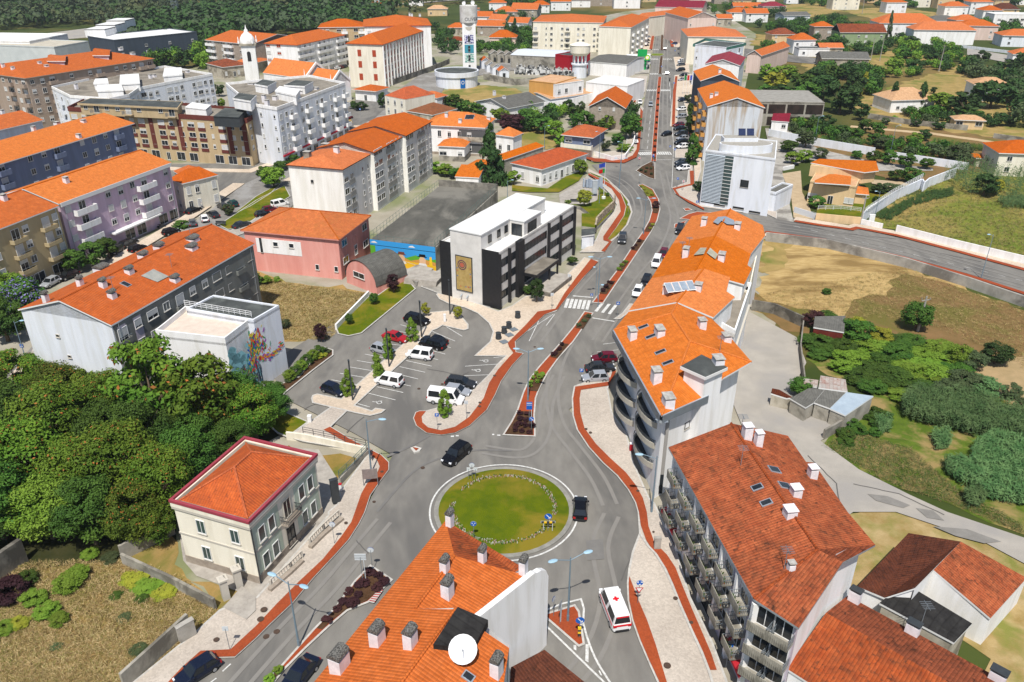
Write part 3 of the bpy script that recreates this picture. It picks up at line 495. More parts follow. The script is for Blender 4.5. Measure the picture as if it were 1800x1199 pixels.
def balc_mesh(w,d,style,pm,rm):
 def f():
  mb=MB(); mb.box(-w/2,-d,-.18,w/2,0,0,0);
  if style=='solid': mb.box(-w/2,-d,0,w/2,-d+.12,1.0,0); mb.box(-w/2,-d+.12,0,-w/2+.12,0,1.0,0); mb.box(w/2-.12,-d+.12,0,w/2,0,1.0,0)
  elif style=='low': mb.box(-w/2,-d,0,w/2,-d+.12,.55,0); mb.box(-w/2,-d+.12,0,-w/2+.12,0,.55,0); mb.box(w/2-.12,-d+.12,0,w/2,0,.55,0); mb.box(-w/2,-d+.03,.9,w/2,-d+.08,.95,1)
  elif style=='rail':
   for z in (.5,1.0): mb.box(-w/2,-d,z-.03,w/2,-d+.05,z+.02,1); mb.box(-w/2,-d,z-.03,-w/2+.05,0,z+.02,1); mb.box(w/2-.05,-d,z-.03,w/2,0,z+.02,1)
   n=int(w/.16)
   for i in range(n+1): x=-w/2+.02+i*(w-.07)/n; mb.box(x,-d+.01,0,x+.03,-d+.04,1.0,1)
   for i in range(int(d/.2)+1): y=-d+i*.2; mb.box(-w/2,y,0,-w/2+.03,y+.03,1,1); mb.box(w/2-.03,y,0,w/2,y+.03,1,1)
  elif style=='slab': mb.box(-w/2,-d,0,-w/2+.1,0,1.0,0); mb.box(-w/2,-d,0,w/2,-d+.05,.08,1); mb.box(w/2-.05,-d,.95,w/2,0,1.,1); mb.box(-w/2,-d,.95,w/2,-d+.05,1.0,1)
  return mb.mesh('balcony',[pm,rm])
 return gmesh(('balc',round(w,2),d,style,pm.name,rm.name),f)
def offset_poly(P,o):
 n=len(P); s=1 if area(P)>0 else -1; R=[]
 for i in range(n):
  a,b,c=Vector(P[i-1][:2]),Vector(P[i][:2]),Vector(P[(i+1)%n][:2]); d1=(b-a).normalized(); d2=(c-b).normalized()
  n1=Vector((d1.y,-d1.x))*s; n2=Vector((d2.y,-d2.x))*s; k=n1+n2; l=k.length_squared
  k=k*(2/l) if l>.3 else n1;
  if k.length>2.2: k=k.normalized()*2.2
  q=b+k*o; R.append((q.x,q.y))
 return R
BL=[]   # landmarks for labels
class Bld:
 def __init__(s,name,label,cat,pts,h,wm,z0=0.0,ph=None,short=None,group=None,world=False,base=None,wh=None,par=None):
  ph=h if ph is None else ph
  P=[(p[0],p[1]) for p in pts] if world else [(q.x,q.y) for q in (G(x,y,ph) for x,y in pts)]
  s.P=[Vector(p) for p in P]; s.h=h; s.z0=z0; s.s=1 if area(P)>0 else -1; s.wm=wm; s.near=True; s.R=[]
  c=sum(s.P,Vector((0,0)))/len(s.P); s.c=c
  s.o=thing(name,label,cat,(c.x,c.y,0),group) if par is None else par
  mb=MB().prism(P,z0-(.3 if z0>.5 else 0),wh or h,0); s.w=part('wall',mb,[wm],s.o)
  if base: part('plinth',MB().prism(offset_poly(P,.06),0,base[0],0),[base[1]],s.o)
  s.far=c.y>175; BL.append((short or label,s.o,PX((c.x,c.y,h))))
 def edge(s,i):
  a=s.P[i]; b=s.P[(i+1)%len(s.P)]; d=(b-a); L=d.length; d=d/L; n=Vector((d.y,-d.x))*s.s
  return a,d,n,L
 def at(s,name,me,i,u,z,off=0.0,par=None):
  a,d,n,L=s.edge(i); p=a+d*(u*L)+n*(off+.004); o=s.o.location
  return link(name,me,par or s.o,(p.x-o.x,p.y-o.y,z),math.atan2(n.x,-n.y))
 def band(s,z0,z1,m,o=.05,name='cornice',edges=None):
  mb=MB()
  if edges is None: Q=offset_poly(s.P,o); mb.prism(Q,z0,z1)
  else:
   for i in edges:
    a,d,n,L=s.edge(i); q=[a+n*.0,a+d*L,a+d*L+n*o,a+n*o]; mb.prism([tuple(k) for k in q],z0,z1)
  return part(name,mb,[m],s.o)
 def parapet(s,hh=.6,t=.3,m=None,rm=None,o=0.0,gm=None):
  m=m or s.wm; Q=offset_poly(s.P,o); I=offset_poly(s.P,o-t); n=len(Q); mb=MB(); z0,z1=s.h-.35,s.h+hh
  for i in range(n):
   j=(i+1)%n; mb.prism([Q[i],Q[j],I[j],I[i]],z0,z1)
  part('parapet',mb,[m],s.o); part('roof',MB().prism(I,s.h-.1,s.h+.12),[rm or flatr],s.o); s.R.append([Vector((x,y,s.h+.12)) for x,y in I])
 def roof(s,faces,m,ridge=True,fas=.22,fm=None,name='roof',rc=None):
  """faces: lists of world points; boundary edges get a fascia"""
  mb=MB(); E={}
  for f in faces:
   f=[Vector(p) for p in f]; s.R.append(f); mb.poly3(f,0)
   for a,b in zip(f,f[1:]+f[:1]):
    k=tuple(sorted([tuple(round(q,1) for q in a),tuple(round(q,1) for q in b)])); E.setdefault(k,[]).append((a,b))
  rg=MB(); nr=0
  for k,l in E.items():
   a,b=l[0]
   if len(l)==1: dz=Vector((0,0,fas)); mb.add([a,b,b-dz,a-dz],[(0,1,2,3)],1); mb.add([a,b,b-dz,a-dz],[(3,2,1,0)],1) if 0 else None
   elif ridge and (a-b).length>.8: rg.tube(a+Vector((0,0,.02)),b+Vector((0,0,.02)),.13,n=6); nr+=1
  o=part(name,mb,[m,fm or frw],s.o)
  if nr: part('ridge_cap',rg,[rc or m],o)
  return o
 def quadroof(s,kind,i,rise,ov=.5,m=None,inset=None,fm=None,z=None,ridge=None):
  """gable or hip over a four-cornered footprint, ridge parallel to edge i"""
  z=s.h if z is None else z; Q=offset_poly(s.P,ov); n=4; A,B,C,E=[Vector((*Q[(i+k)%4],z)) for k in range(4)]
  m1=(B+C)/2; m0=(A+E)/2; up=Vector((0,0,rise));
  if kind=='hip':
   ins=inset if inset is not None else min((B-C).length,(A-B).length)*.5; L=(m1-m0).length; ins=min(ins,L/2-.02); d=(m1-m0)/L; m0=m0+d*ins; m1=m1-d*ins
  r0,r1=m0+up,m1+up; F=[[A,B,r1,r0],[C,E,r0,r1]]
  if kind=='hip': F+=[[B,C,r1],[E,A,r0]]
  s.roof(F,m or T_or,fm=fm,ridge=(not s.far) if ridge is None else ridge)
  if kind=='gable':
   mb=MB(); p=[Vector((*s.P[(i+k)%4],z-.02)) for k in range(4)]
   for a,b in ((p[1],p[2]),(p[3],p[0])): t=(a+b)/2+Vector((0,0,rise*.97)); mb.add([a,b,t],[(0,1,2),(2,1,0)])
   part('gable',mb,[s.wm],s.o)
  elif kind=='shed': pass
 def shed(s,i,rise,m,ov=.3,fm=None):
  Q=offset_poly(s.P,ov); A,B,C,E=[Vector((*Q[(i+k)%4],s.h)) for k in range(4)]; up=Vector((0,0,rise)); s.roof([[A,B,C+up,E+up]],m,fm=fm)
  p=[Vector((*s.P[(i+k)%4],s.h-.02)) for k in range(4)]; mb=MB(); mb.add([p[1],p[2],p[2]+up*.97],[(0,1,2)]); mb.add([p[0],p[3],p[3]+up*.97],[(2,1,0)]); mb.add([p[3],p[2],p[2]+up*.97,p[3]+up*.97],[(3,2,1,0)]); part('gable',mb,[s.wm],s.o)
 def hit(s,x,y):
  d=ray(x,y); o=Vector((0,0,CH)); best=None
  for f in s.R:
   a=f[0]; n=Vector((0,0,0))
   for k in range(1,len(f)-1): n+=(f[k]-a).cross(f[k+1]-a)
   if n.length<1e-6: continue
   n.normalize(); n=n if n.z>0 else -n; t=(a-o).dot(n)/d.dot(n); p=o+d*t; ins=False; j=len(f)-1
   for k in range(len(f)):
    if (f[k].y>p.y)!=(f[j].y>p.y) and p.x<(f[j].x-f[k].x)*(p.y-f[k].y)/(f[j].y-f[k].y)+f[k].x: ins=not ins
    j=k
   if ins and (best is None or t<best[0]): best=(t,p,n)
  if best: return best[1],best[2]
  return G(x,y,s.h),Vector((0,0,1))
 def yaw(s,i=0): a,d,n,L=s.edge(i); return math.atan2(d.y,d.x)
 def chim(s,px,w=.9,dp=.7,hh=1.5,cap=None,i=0,st='slab',wm=None):
  for x,y in px:
   p,n=s.hit(x,y); yw=s.yaw(i); hh*=.72 if st=='slab' else .85; w*=1.1; dp*=1.1; mb=MB().obox(p,yw,w,dp,p.z-.6,p.z+hh); c=part('chimney',mb,[wm or chim],s.o); k=MB()
   if st=='arch':
    ca,sa=math.cos(yw),math.sin(yw); V=[];m_=6
    for e in (-1,1):
     for q in range(m_+1): t=math.pi*q/m_; X=e*(w/2+.07); Y=(dp/2+.05)*math.cos(t); V.append((p.x+X*ca-Y*sa,p.y+X*sa+Y*ca,p.z+hh+.2+.42*math.sin(t)))
    k.add(V,[(q,q+1,m_+2+q,m_+1+q) for q in range(m_)]+[tuple(range(m_+1))[::-1],tuple(range(m_+1,2*m_+2))]); k.obox(p,yw,w*.7,dp*.7,p.z+hh,p.z+hh+.22,1)
   else: k.obox(p,yw,w*.75,dp*.75,p.z+hh,p.z+hh+.2,1); k.obox(p,yw,w*1.12,dp*1.14,p.z+hh+.2,p.z+hh+.3)
   part('chimney_cap',k,[cap or (capm if st=='arch' else capg),mdark],c)
 def skylight(s,px,w=.7,l=1.1,i=0):
  for x,y in px:
   p,n=s.hit(x,y); u=Vector((-n.y,n.x,0)); u=u.normalized() if u.length>.01 else Vector((1,0,0)); v=n.cross(u).normalized(); mb=MB()
   for a,b,hh,mi in ((w/2+.1,l/2+.1,.1,0),(w/2,l/2,.125,1)):
    q=[p+u*e*a+v*f*b for e,f in ((-1,-1),(1,-1),(1,1),(-1,1))]; t=[k+n*hh for k in q]; mb.add(q+t,[(0,1,5,4),(1,2,6,5),(2,3,7,6),(3,0,4,7),(4,5,6,7)],mi)
   part('skylight',mb,[zinc,gl],s.o)
 def fac(s,i,z0,fh,nf,pat,sty='low',bm=None,rm=None,fr=None,sh=None,shp=(0,.3,.55,1),u0=0.0,u1=1.0,bd=1.1,bw=3.0,pm=None,wscale=1.0):
  n=len(pat); fr=fr or frw; a,d,nn,L=s.edge(i)
  if not s.far and nf>2:
   for u in (.03,.97): q=a+d*(L*u)+nn*.1; part('downpipe',MB().tube((q.x,q.y,.2),(q.x,q.y,s.h-.3),.06,n=5),[zinc],s.o)
  for f in range(nf):
   z=z0+f*fh
   for k,c in enumerate(pat):
    if c in '. ': continue
    u=u0+(u1-u0)*(k+.5)/n; K=c.lower()
    W,Hh,dz={'w':(1.2,1.2,.95),'n':(.65,1.0,1.1),'l':(2.0,1.25,.95),'b':(1.6,2.05,.1),'t':(.7,1.9,.5),'s':(2.6,2.2,.25),'d':(1.1,2.1,0.05),'v':(.95,1.7,.7),'g':(2.6,2.3,0.02),'q':(1.3,1.5,.6)}[K]; W*=wscale
    S=random.choice(shp) if K in 'wlbtqnv' else 0; sm=sh or shut
    if not s.far and K!='g':
     wo=s.at({'s':'shop_window','d':'door'}.get(K,'window'),win_mesh(W,Hh,fr,False),i,u,z+dz); link('pane',pane_mesh(W,Hh,pm or gl),wo)
     if S>0: link('shutter',shut_mesh(W,Hh,S,sm),wo)
    elif K=='g': s.at('garage_door',gmesh(('gar',sm.name),lambda:win_mesh(2.6,2.2,fr,True,sm)),i,u,z+.05)
    else: s.at({'s':'shop_window','d':'door'}.get(K,'window'),win_mesh(W,Hh,fr,True,pm,S,sm),i,u,z+dz)
    if K=='b':
     bo=s.at('balcony',balc_mesh(bw,bd,sty,bm or s.wm,rm or metal),i,u,z)
def box4(a,b,c,h):
 """px of three eave corners a-b-c -> rectangle in world coordinates"""
 A,B,C=[G(*q,h) for q in (a,b,c)]; d=(B-A).normalized(); n=Vector((-d.y,d.x,0)); w=(C-B).dot(n); return [(A.x,A.y),(B.x,B.y),(B.x+n.x*w,B.y+n.y*w),(A.x+n.x*w,A.y+n.y*w)]
def foot(px,py,w,d,yaw):
 c=G(px,py); ca,sa=math.cos(yaw),math.sin(yaw); return [(c.x+x*ca-y*sa,c.y+x*sa+y*ca) for x,y in ((-w/2,-d/2),(w/2,-d/2),(w/2,d/2),(-w/2,d/2))]
def plane(a,b,h,sl):
 """plane through the eave a-b (px, at height h) rising sl metres per metre, to the left of a->b"""
 A,B=G(*a,h),G(*b,h); d=(B-A).normalized(); n=Vector((-d.y,d.x,0)); return A,(d.cross(n+Vector((0,0,sl)))).normalized()
def on(pl,x,y):
 o=Vector((0,0,CH)); d=ray(x,y); t=(pl[0]-o).dot(pl[1])/d.dot(pl[1]); return o+d*t
def antenna(px,par,kind='antenna',hh=2.2):
 for x,y in px:
  p,n=par.hit(x,y); mb=MB().tube(p,p+Vector((0,0,hh)),.035,n=5)
  for k in range(5): mb.tube(p+Vector((-.5,.2*k-.4,hh-.1)),p+Vector((.5,.2*k-.4,hh-.1)),.02,n=4)
  mb.tube(p+Vector((0,-.6,hh-.1)),p+Vector((0,.6,hh-.1)),.02,n=4); part('antenna',mb,[metal],par.o)
def dish_mb(c,r,dirv,mb,mi=0):
 d=Vector(dirv).normalized(); a=d.orthogonal().normalized(); b=d.cross(a); V=[c-d*.25*r]; n=20
 for k in (1,2,3):
  rr=r*k/3;
  for i in range(n): t=2*math.pi*i/n; V.append(c+a*math.cos(t)*rr+b*math.sin(t)*rr-d*(.25*r*(1-(k/3)**2)))
 F=[(0,1+i,1+(i+1)%n) for i in range(n)]
 for k in (0,1):
  for i in range(n): F.append((1+k*n+i,1+(k+1)*n+i,1+(k+1)*n+(i+1)%n,1+k*n+(i+1)%n))
 mb.add(V,F,mi); return mb
# ================= the buildings
def V(x,y,z): return G(x,y,z)
def custom(name,label,cat,faces,mats,wm,inset=.25,short=None,fm=None,ridge=True,group=None,drop=.12,rc=None):
 """a building whose walls stand under the outline of its own roof planes; faces in world points"""
 pts=[p for f in faces for p in f]; c=sum(pts,Vector((0,0,0)))/len(pts)
 b=Bld.__new__(Bld); b.near=True; b.R=[]; b.wm=wm; b.s=1; b.z0=0; b.c=Vector((c.x,c.y)); b.far=c.y>175
 b.o=thing(name,label,cat,(c.x,c.y,0),group); b.h=min(p.z for p in pts); b.P=[]
 if not isinstance(mats,list): mats=[mats]*len(faces)
 E={}
 for f in faces:
  for p,q in zip(f,f[1:]+f[:1]): k=tuple(sorted([(round(p.x,1),round(p.y,1)),(round(q.x,1),round(q.y,1))])); E.setdefault(k,[]).append((p,q))
 mb=MB(); ins=lambda p:Vector((p.x,p.y,0))+(Vector((c.x-p.x,c.y-p.y,0)).normalized()*inset)
 for k,l in E.items():
  if len(l)==1:
   p,q=l[0]; a,e=ins(p),ins(q); mb.quad((a.x,a.y,0),(e.x,e.y,0),(e.x,e.y,q.z-drop),(a.x,a.y,p.z-drop))
 b.w=part('wall',mb,[wm],b.o); gs={}
 for f,m in zip(faces,mats): gs.setdefault(m.name,[m,[]])[1].append(f)
 for m,fs in gs.values(): b.roof(fs,m,ridge=ridge,fm=fm,rc=rc)
 BL.append((short or label,b.o,PX((c.x,c.y,b.h)))); return b
def setP(b,pts,h): b.P=[Vector((q.x,q.y)) for q in (G(x,y,h) for x,y in pts)]; b.s=1 if area(b.P)>0 else -1; b.h=h
def pl2(r1,r2,sl):   # plane through two points, sloping sl to the left of r1->r2
 d=(r2-r1).normalized(); n=Vector((-d.y,d.x,0)).normalized(); return r1,d.cross(n+Vector((0,0,sl))).normalized()
def pl3(a,b,c): return a,(b-a).cross(c-a).normalized()
ONS=lambda pl,l:[on(pl,*q) for q in l]
# --- 1 villa with the pink parapet
b=Bld('villa','cream two storey villa with pink parapet and tiled hip roof beside the dark trees','villa',box4((304,884),(437,921),(563,807),8.0),8.0,W_cream,short='the cream villa',world=True,base=(1.1,W_stone))
b.band(7.35,7.7,sill,.18); b.band(4.05,4.25,sill,.08,'string_course'); b.parapet(.25,.4,W_cream,flatr,.2); Q_=offset_poly(b.P,.26); I_=offset_poly(b.P,-.05); mb=MB(); [mb.prism([Q_[i],Q_[(i+1)%4],I_[(i+1)%4],I_[i]],8.2,8.5) for i in range(4)]; part('parapet_rim',mb,[mat('parapet_pink','983f4b','8a3a45')],b.o)
b.quadroof('hip',1,2.5,-.45,tile('roof_tile_villa','c4683f','b25a38','5a3326',.7,.8),inset=4.0,z=8.1)
def panels(b,i,us,z0,z1,m,w):
 for u in us: b.at('wall_panel',gmesh(('pan',m.name,w,z1-z0),lambda:MB().box(-w/2,-.02,0,w/2,0,z1-z0).mesh('wall_panel',[m])),i,u,z0)
panels(b,1,(.2,.8),4.35,7.2,W_sage,4.2); panels(b,1,(.2,.8),1.2,3.95,W_sage,4.2)
for z in (.75,4.2):
 for u in (.13,.27,.73,.87):
  o=b.at('window',win_mesh(.9,1.7,frw,False),1,u,z+.55); link('pane',pane_mesh(.9,1.7,gl2),o)
b.at('door',win_mesh(1.2,2.4,frd,True),1,.5,.6,.0); b.at('balcony',balc_mesh(2.6,.9,'rail',W_stone,mdark),1,.5,4.3); b.at('door',win_mesh(1.1,2.2,sill,True),1,.5,4.4)
for u in (.33,.78):
 for z in (1.5,5.0): o=b.at('window',win_mesh(.95,1.6,frw,False),0,u,z); link('pane',pane_mesh(.95,1.6,gl2),o)
mb=MB();
for e in ((304,884),(437,921)): pass
a_,d_,n_,L_=b.edge(1); mb.tube(Vector((*(a_+n_*.12),.3)),Vector((*(a_+n_*.12),7.6)),.07,n=6); part('downpipe',mb,[mdark],b.o)
for k in range(10):
 p=Vector((*(b.c),10.25))+Vector((d_.x,d_.y,0))*(k-4.5)*.42; part('ridge_finial',MB().tube(p,p+Vector((0,0,.45)),.05,.01,n=5),[mat('finial','6b5a3a')],b.o) if k in (0,3,6,9) else None
# --- 2 near building with the satellite dish
PL=plane((783,915),(553,1199),11,.34); r1=on(PL,799,977); r2=on(PL,730,1070); r3=on(PL,800,1071); r4=on(PL,640,1290)
A0=G(783,915,11); PR=pl3(A0,G(920,998,11),r1); S1=pl2(r1,r2,-.3); S2=pl2(r3,r4,-.3)
B0=on(PL,478,1290)
f1=[A0,r1,r2,r3,r4,B0]; f2=[A0,G(920,998,11),on(S1,905,1006),r1]; f3=[r1,on(S1,905,1006),on(S1,936,1009),on(S1,837,1087),on(S1,795,1070),r2]; f4=[r3,on(S2,855,1112),on(S2,895,1139),on(S2,872,1290),r4]
b=custom('house','orange tiled building nearest the camera with white end wall and big satellite dish','building',[f1,f2,f3,f4],[T_lite,T_red,T_lite,T_lite],W_white,short='the dish building',fm=zinc,rc=T_lite)
q0=on(S1,837,1087); q1=on(S1,936,1009); q2=G(956,1034,q1.z-1.6); mb=MB(); up=Vector((0,0,.25))
wallp=[q0+up,q1+up]; dd=(q1-q0); dd.z=0; dd.normalize()
top=[q0+up,q1+up,q1+dd*.3+up*.2,q1+dd*.9+Vector((0,0,-.1)),q1+dd*1.6+Vector((0,0,-.6)),q1+dd*2.0+Vector((0,0,-1.6))]; nn=Vector((dd.y,-dd.x,0))*.25
for p,q in zip(top,top[1:]): mb.quad((p.x+nn.x,p.y+nn.y,0),(q.x+nn.x,q.y+nn.y,0),q+nn,p+nn); mb.quad(p+nn,q+nn,q-nn,p-nn); mb.quad((q.x-nn.x,q.y-nn.y,0),(p.x-nn.x,p.y-nn.y,0),p-nn,q-nn)
part('end_wall',mb,[W_white],b.o)
p0=on(S2,895,1139); p1=on(S2,855,1112); mb=MB(); mb.quad((p0.x,p0.y,0),(q0.x,q0.y,0),q0,p0+up); part('end_wall',mb,[W_white],b.o)
pn=[on(S2,805,1075),on(S2,858,1098),on(S2,831,1150),on(S2,762,1141)]; mb=MB(); t=[p+Vector((0,0,.5)) for p in pn]; mb.poly3(t);
for i in range(4): j=(i+1)%4; mb.quad(pn[i]-up,pn[j]-up,t[j],t[i])
part('flat_roof',mb,[T_corr],b.o)
setP(b,[(783,915),(553,1199),(720,1260),(900,1000)],11)
b.chim([(782,1002)],.65,.55,1.1,st='arch',i=0)
for (x,y),w_ in (((791,925),.62),((776,975),.7),((848,990),.62),((787,1047),.85),((664,1130),.95),((722,1135),.85),((598,1175),1.15),((873,1185),.8),((920,1008),.65)):
 b.chim([(x,y)],w_,w_*.8,1.6,st='arch',i=0) if (x,y)!=(776,975) else None
c=on(S2,812,1160)+Vector((.1,-.1,1.2)); dm=dish_mb(c,1.05,(-.05,-.62,.78),MB()); dm.tube(c+Vector((0,-.15,.15)),c+Vector((0,-1.1,.75)),.03,n=5); dm.tube(c-Vector((0,0,1.6)),c,.07,n=6)
solo('satellite_dish',dm,[whitem],'large white satellite dish on the dark roof panel of the nearest orange roof','satellite dish',loc=c-Vector((0,0,1.5)),smooth=True)
b.skylight([(823,1190)],.5,.7,1);
b=custom('shed','low building with dark brown tiled roof below the tall white end wall','shed',[[V(898,1173,4.2),V(957,1142,4.2),V(1035,1205,3.4),V(1120,1300,3.0),V(890,1300,3.6)]],T_brn,W_old,ridge=False)
# --- 3 terrace of orange roofs on the right side of the road
W=plane((1216,380),(1105,546),12.3,.36); R_=[on(W,*q) for q in ((1284,367),(1257,414),(1222,476),(1237,472),(1190,531))]; E_=pl2(R_[0],R_[1],-.34); E3=pl2(R_[3],R_[4],-.34)
b=custom('apartment_building','orange roofed end building of the terrace with grey roof glazing beside the east street','apartment building',[[on(W,1216,380),R_[0],R_[1],on(W,1182,429)],[R_[0],on(E_,1341,396),on(E_,1345,414),on(E_,1320,446),R_[1]]],T_new,W_white,short='the top terrace roof',fm=frw)
setP(b,[(1216,380),(1182,429),(1320,446),(1341,396)],12); b.chim([(1237,396),(1296,402)],1.1,.8,1.6,i=0); b.chim([(1270,423)],.9,.8,1.6)
mb=MB(); g=[on(W,1258,388),on(W,1264,398),on(W,1248,394)];
g=[b.hit(*q)[0]+Vector((0,0,.3)) for q in ((1253,393),(1262,384),(1275,383),(1290,390),(1292,398),(1278,397),(1268,391),(1262,397))]; part('roof_glazing',MB().poly3(g),[zinc],b.o)
b=custom('apartment_building','second orange roof of the terrace with twin glazed roof panels beside the median road','apartment building',[[on(W,1182,429),R_[1],R_[2],on(W,1145,489)],[R_[1],on(E_,1320,446),on(E_,1314,466),on(E_,1322,472),on(E_,1308,500),R_[2]]],T_new,W_white,short='the second terrace roof')
setP(b,[(1182,429),(1145,489),(1290,500),(1320,446)],12); b.chim([(1205,451),(1268,457)],1.2,.8,1.8); b.chim([(1221,478)],1,.8,1.5); b.chim([(1270,420)],.9,.8,1.4)
for q in ([(1219,451),(1231,438),(1242,438),(1237,449)],[(1242,447),(1248,438),(1262,450),(1257,458)]): part('roof_glazing',MB().poly3([b.hit(*k)[0]+Vector((0,0,.25)) for k in q]),[mat('fibre_panel','a8a493','8f8c7e')],b.o)
antenna([(1198,448),(1210,440)],b)
b=custom('apartment_building','third orange roof of the terrace carrying a tilted solar collector','apartment building',[[on(W,1145,489),R_[3],R_[4],on(W,1105,546)],[R_[3],on(E3,1283,487),on(E3,1277,512),on(E3,1292,522),on(E3,1254,558),R_[4]]],T_new,W_white,short='the third terrace roof')
setP(b,[(1145,489),(1105,546),(1252,559),(1282,487)],12); b.chim([(1171,515),(1227,509),(1148,548),(1191,538),(1168,555)],.95,.8,1.4)
p,n=b.hit(1195,512); mb=MB(); u=Vector((1.0,.25,0)).normalized(); v=Vector((-.25,1,.5)).normalized()
for k in range(4):
 for (w0,w1,mi,dz) in ((0,1,1,0),(.06,.94,0,.04)):
  q=[p+u*(-2.2+k*1.1+a*1.05)+v*(bb*1.8-.9)+Vector((0,0,.75+dz)) for a,bb in ((w0,w0),(w1,w0),(w1,w1),(w0,w1))]; mb.add(q,[(0,1,2,3)],mi)
part('solar_collector',mb,[mat('collector_glass','8f9aa6','7f8a97',2,.25),frw],b.o)
setP(b,[(1276,512),(1254,558),(1300,600),(1325,500)],9)
b2=Bld('rear_extension','white stepped rear terraces behind the third orange roof','building',[(1283,500),(1256,570),(1292,590),(1320,505)],9.5,W_white,short='the white rear terraces'); b2.parapet(.8,.25); b2.band(6.2,6.4,sill,.3); b2.chim([(1277,555)],1,.8,2.2); b2.chim([(1283,600)],1,.8,1)
b3=Bld('rear_extension','cream rear wall block behind the second orange roof','building',[(1312,470),(1300,512),(1316,518),(1335,430),(1325,428)],9.5,W_cream,short='the cream rear wall'); b3.parapet(.5,.2)
# --- corner block with rounded balconies
W2=plane((1079,580),(1163,730),12.5,.36); H1=on(W2,1180,551); H2=on(W2,1213,600); a0,a1,a2=G(1079,580,12.5),G(1163,730,12.5),G(1322,641,12.5)
EE=pl2(H1,H2,-.3); SS=pl3(H2,a1,a2); NW=pl3(G(1105,548,12.5),a0,H1); eC=on(EE,1318,634)
b=custom('apartment_building','corner apartment block with rounded balconies, orange hip roof and tall white side wall','apartment building',[[a0,H1,H2,a1],[G(1105,548,12.5),on(NW,1190,533),H1,a0],[H1,on(NW,1190,533),on(EE,1252,561),on(EE,1276,584),on(EE,1321,636),H2],[H2,on(EE,1321,636),on(SS,1272,664),on(SS,1244,694),a1]],[T_new]*4,W_white,short='the round balcony block',inset=1.35,fm=frw)
mb=MB(); Q=[a0,a1,on(SS,1244,694)]
for p,q in zip(Q,Q[1:]):
 d=(q-p).normalized(); n=Vector((d.y,-d.x,0)); n=n if n.dot(Vector((b.c.x-p.x,b.c.y-p.y,0)))<0 else -n; o_=n*.18; mb.add([p+o_,q+o_,q+o_-Vector((0,0,1.0)),p+o_-Vector((0,0,1.0))],[(0,1,2,3),(3,2,1,0)]); mb.add([p+o_,q+o_,q,p],[(0,1,2,3)]); mb.add([p+o_-Vector((0,0,1)),q+o_-Vector((0,0,1)),q-n*.9-Vector((0,0,1)),p-n*.9-Vector((0,0,1))],[(0,1,2,3)])
part('eaves_fascia',mb,[zinc],b.o)
setP(b,[(1099,586),(1174,716),(1306,640),(1255,565),(1112,560)],12.5); b.s=1 if area(b.P)>0 else -1
tw=[G(1197,645,15.2),G(1240,664,15.2),G(1278,647,15.2),G(1233,625,15.2)]; tw=[(p.x,p.y) for p in tw]; part('stair_tower',MB().prism(offset_poly(tw,-.3),0,15.0),[W_white],b.o); part('flat_roof',MB().prism(tw,15.0,15.35),[frw,flatg] if 0 else [flatg],b.o); b.R.append([Vector((x,y,15.35)) for x,y in tw])
part('roof_edge',MB().prism(offset_poly(tw,.06),14.9,15.28),[frw],b.o)
b.chim([(1111,594),(1159,588)],1.3,.8,1.5); b.chim([(1153,670),(1174,712)],1.2,.9,1.9); b.chim([(1233,577),(1276,600),(1262,638)],1.0,.8,1.5)
b.skylight([(1131,575),(1144,592),(1161,619),(1174,638)],.5,1.2,0); antenna([(1265,620)],b)
part('street_front',MB().prism([tuple(b.P[0]+(b.P[1]-b.P[0]).normalized()*0+b.edge(0)[2]*.0),tuple(b.P[1]),tuple(b.P[1]-b.edge(0)[2]*.4),tuple(b.P[0]-b.edge(0)[2]*.4)],3.2,11.6),[W_grey],b.o)
part('shop_front',MB().prism([tuple(b.P[0]+b.edge(0)[2]*.02),tuple(b.P[1]+b.edge(0)[2]*.02),tuple(b.P[1]-b.edge(0)[2]*.4),tuple(b.P[0]-b.edge(0)[2]*.4)],0.4,3.15),[gl],b.o)
def round_balc(w=7.4,d=1.75,n=14):
 pts=[(w/2*math.cos(math.pi*k/n),-d*math.sin(math.pi*k/n)) for k in range(n+1)]
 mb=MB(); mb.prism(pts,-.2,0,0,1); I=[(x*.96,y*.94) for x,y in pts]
 for k in range(n): mb.prism([pts[k],pts[k+1],I[k+1],I[k]],0,.55,0)
 return mb,pts
def rb():
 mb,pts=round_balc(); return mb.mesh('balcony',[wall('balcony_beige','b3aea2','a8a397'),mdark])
def rr():
 mb,pts=round_balc(); m2=MB()
 for k in range(14): m2.tube((*pts[k],1.02),(*pts[k+1],1.02),.04,n=5); m2.tube((*pts[k],.85),(*pts[k+1],.85),.025,n=4); m2.tube((*pts[k],.7),(*pts[k],1.02),.03,n=4)
 return m2.mesh('railing',[mdark])
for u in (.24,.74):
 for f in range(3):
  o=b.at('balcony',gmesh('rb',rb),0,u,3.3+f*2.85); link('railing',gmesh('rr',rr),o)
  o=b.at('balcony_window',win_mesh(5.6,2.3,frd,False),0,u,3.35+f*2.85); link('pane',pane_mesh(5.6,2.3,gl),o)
for f in range(3): b.fac(0,3.3+f*2.85,2.85,1,'...w....w'[:9] if 0 else '....q....q',shp=(0,),fr=frd)
for f,u in ((2,.27),(1,.27)):b.at('window',win_mesh(.8,.8,frd,True),1,u*.6+.12,4.9+f*3)
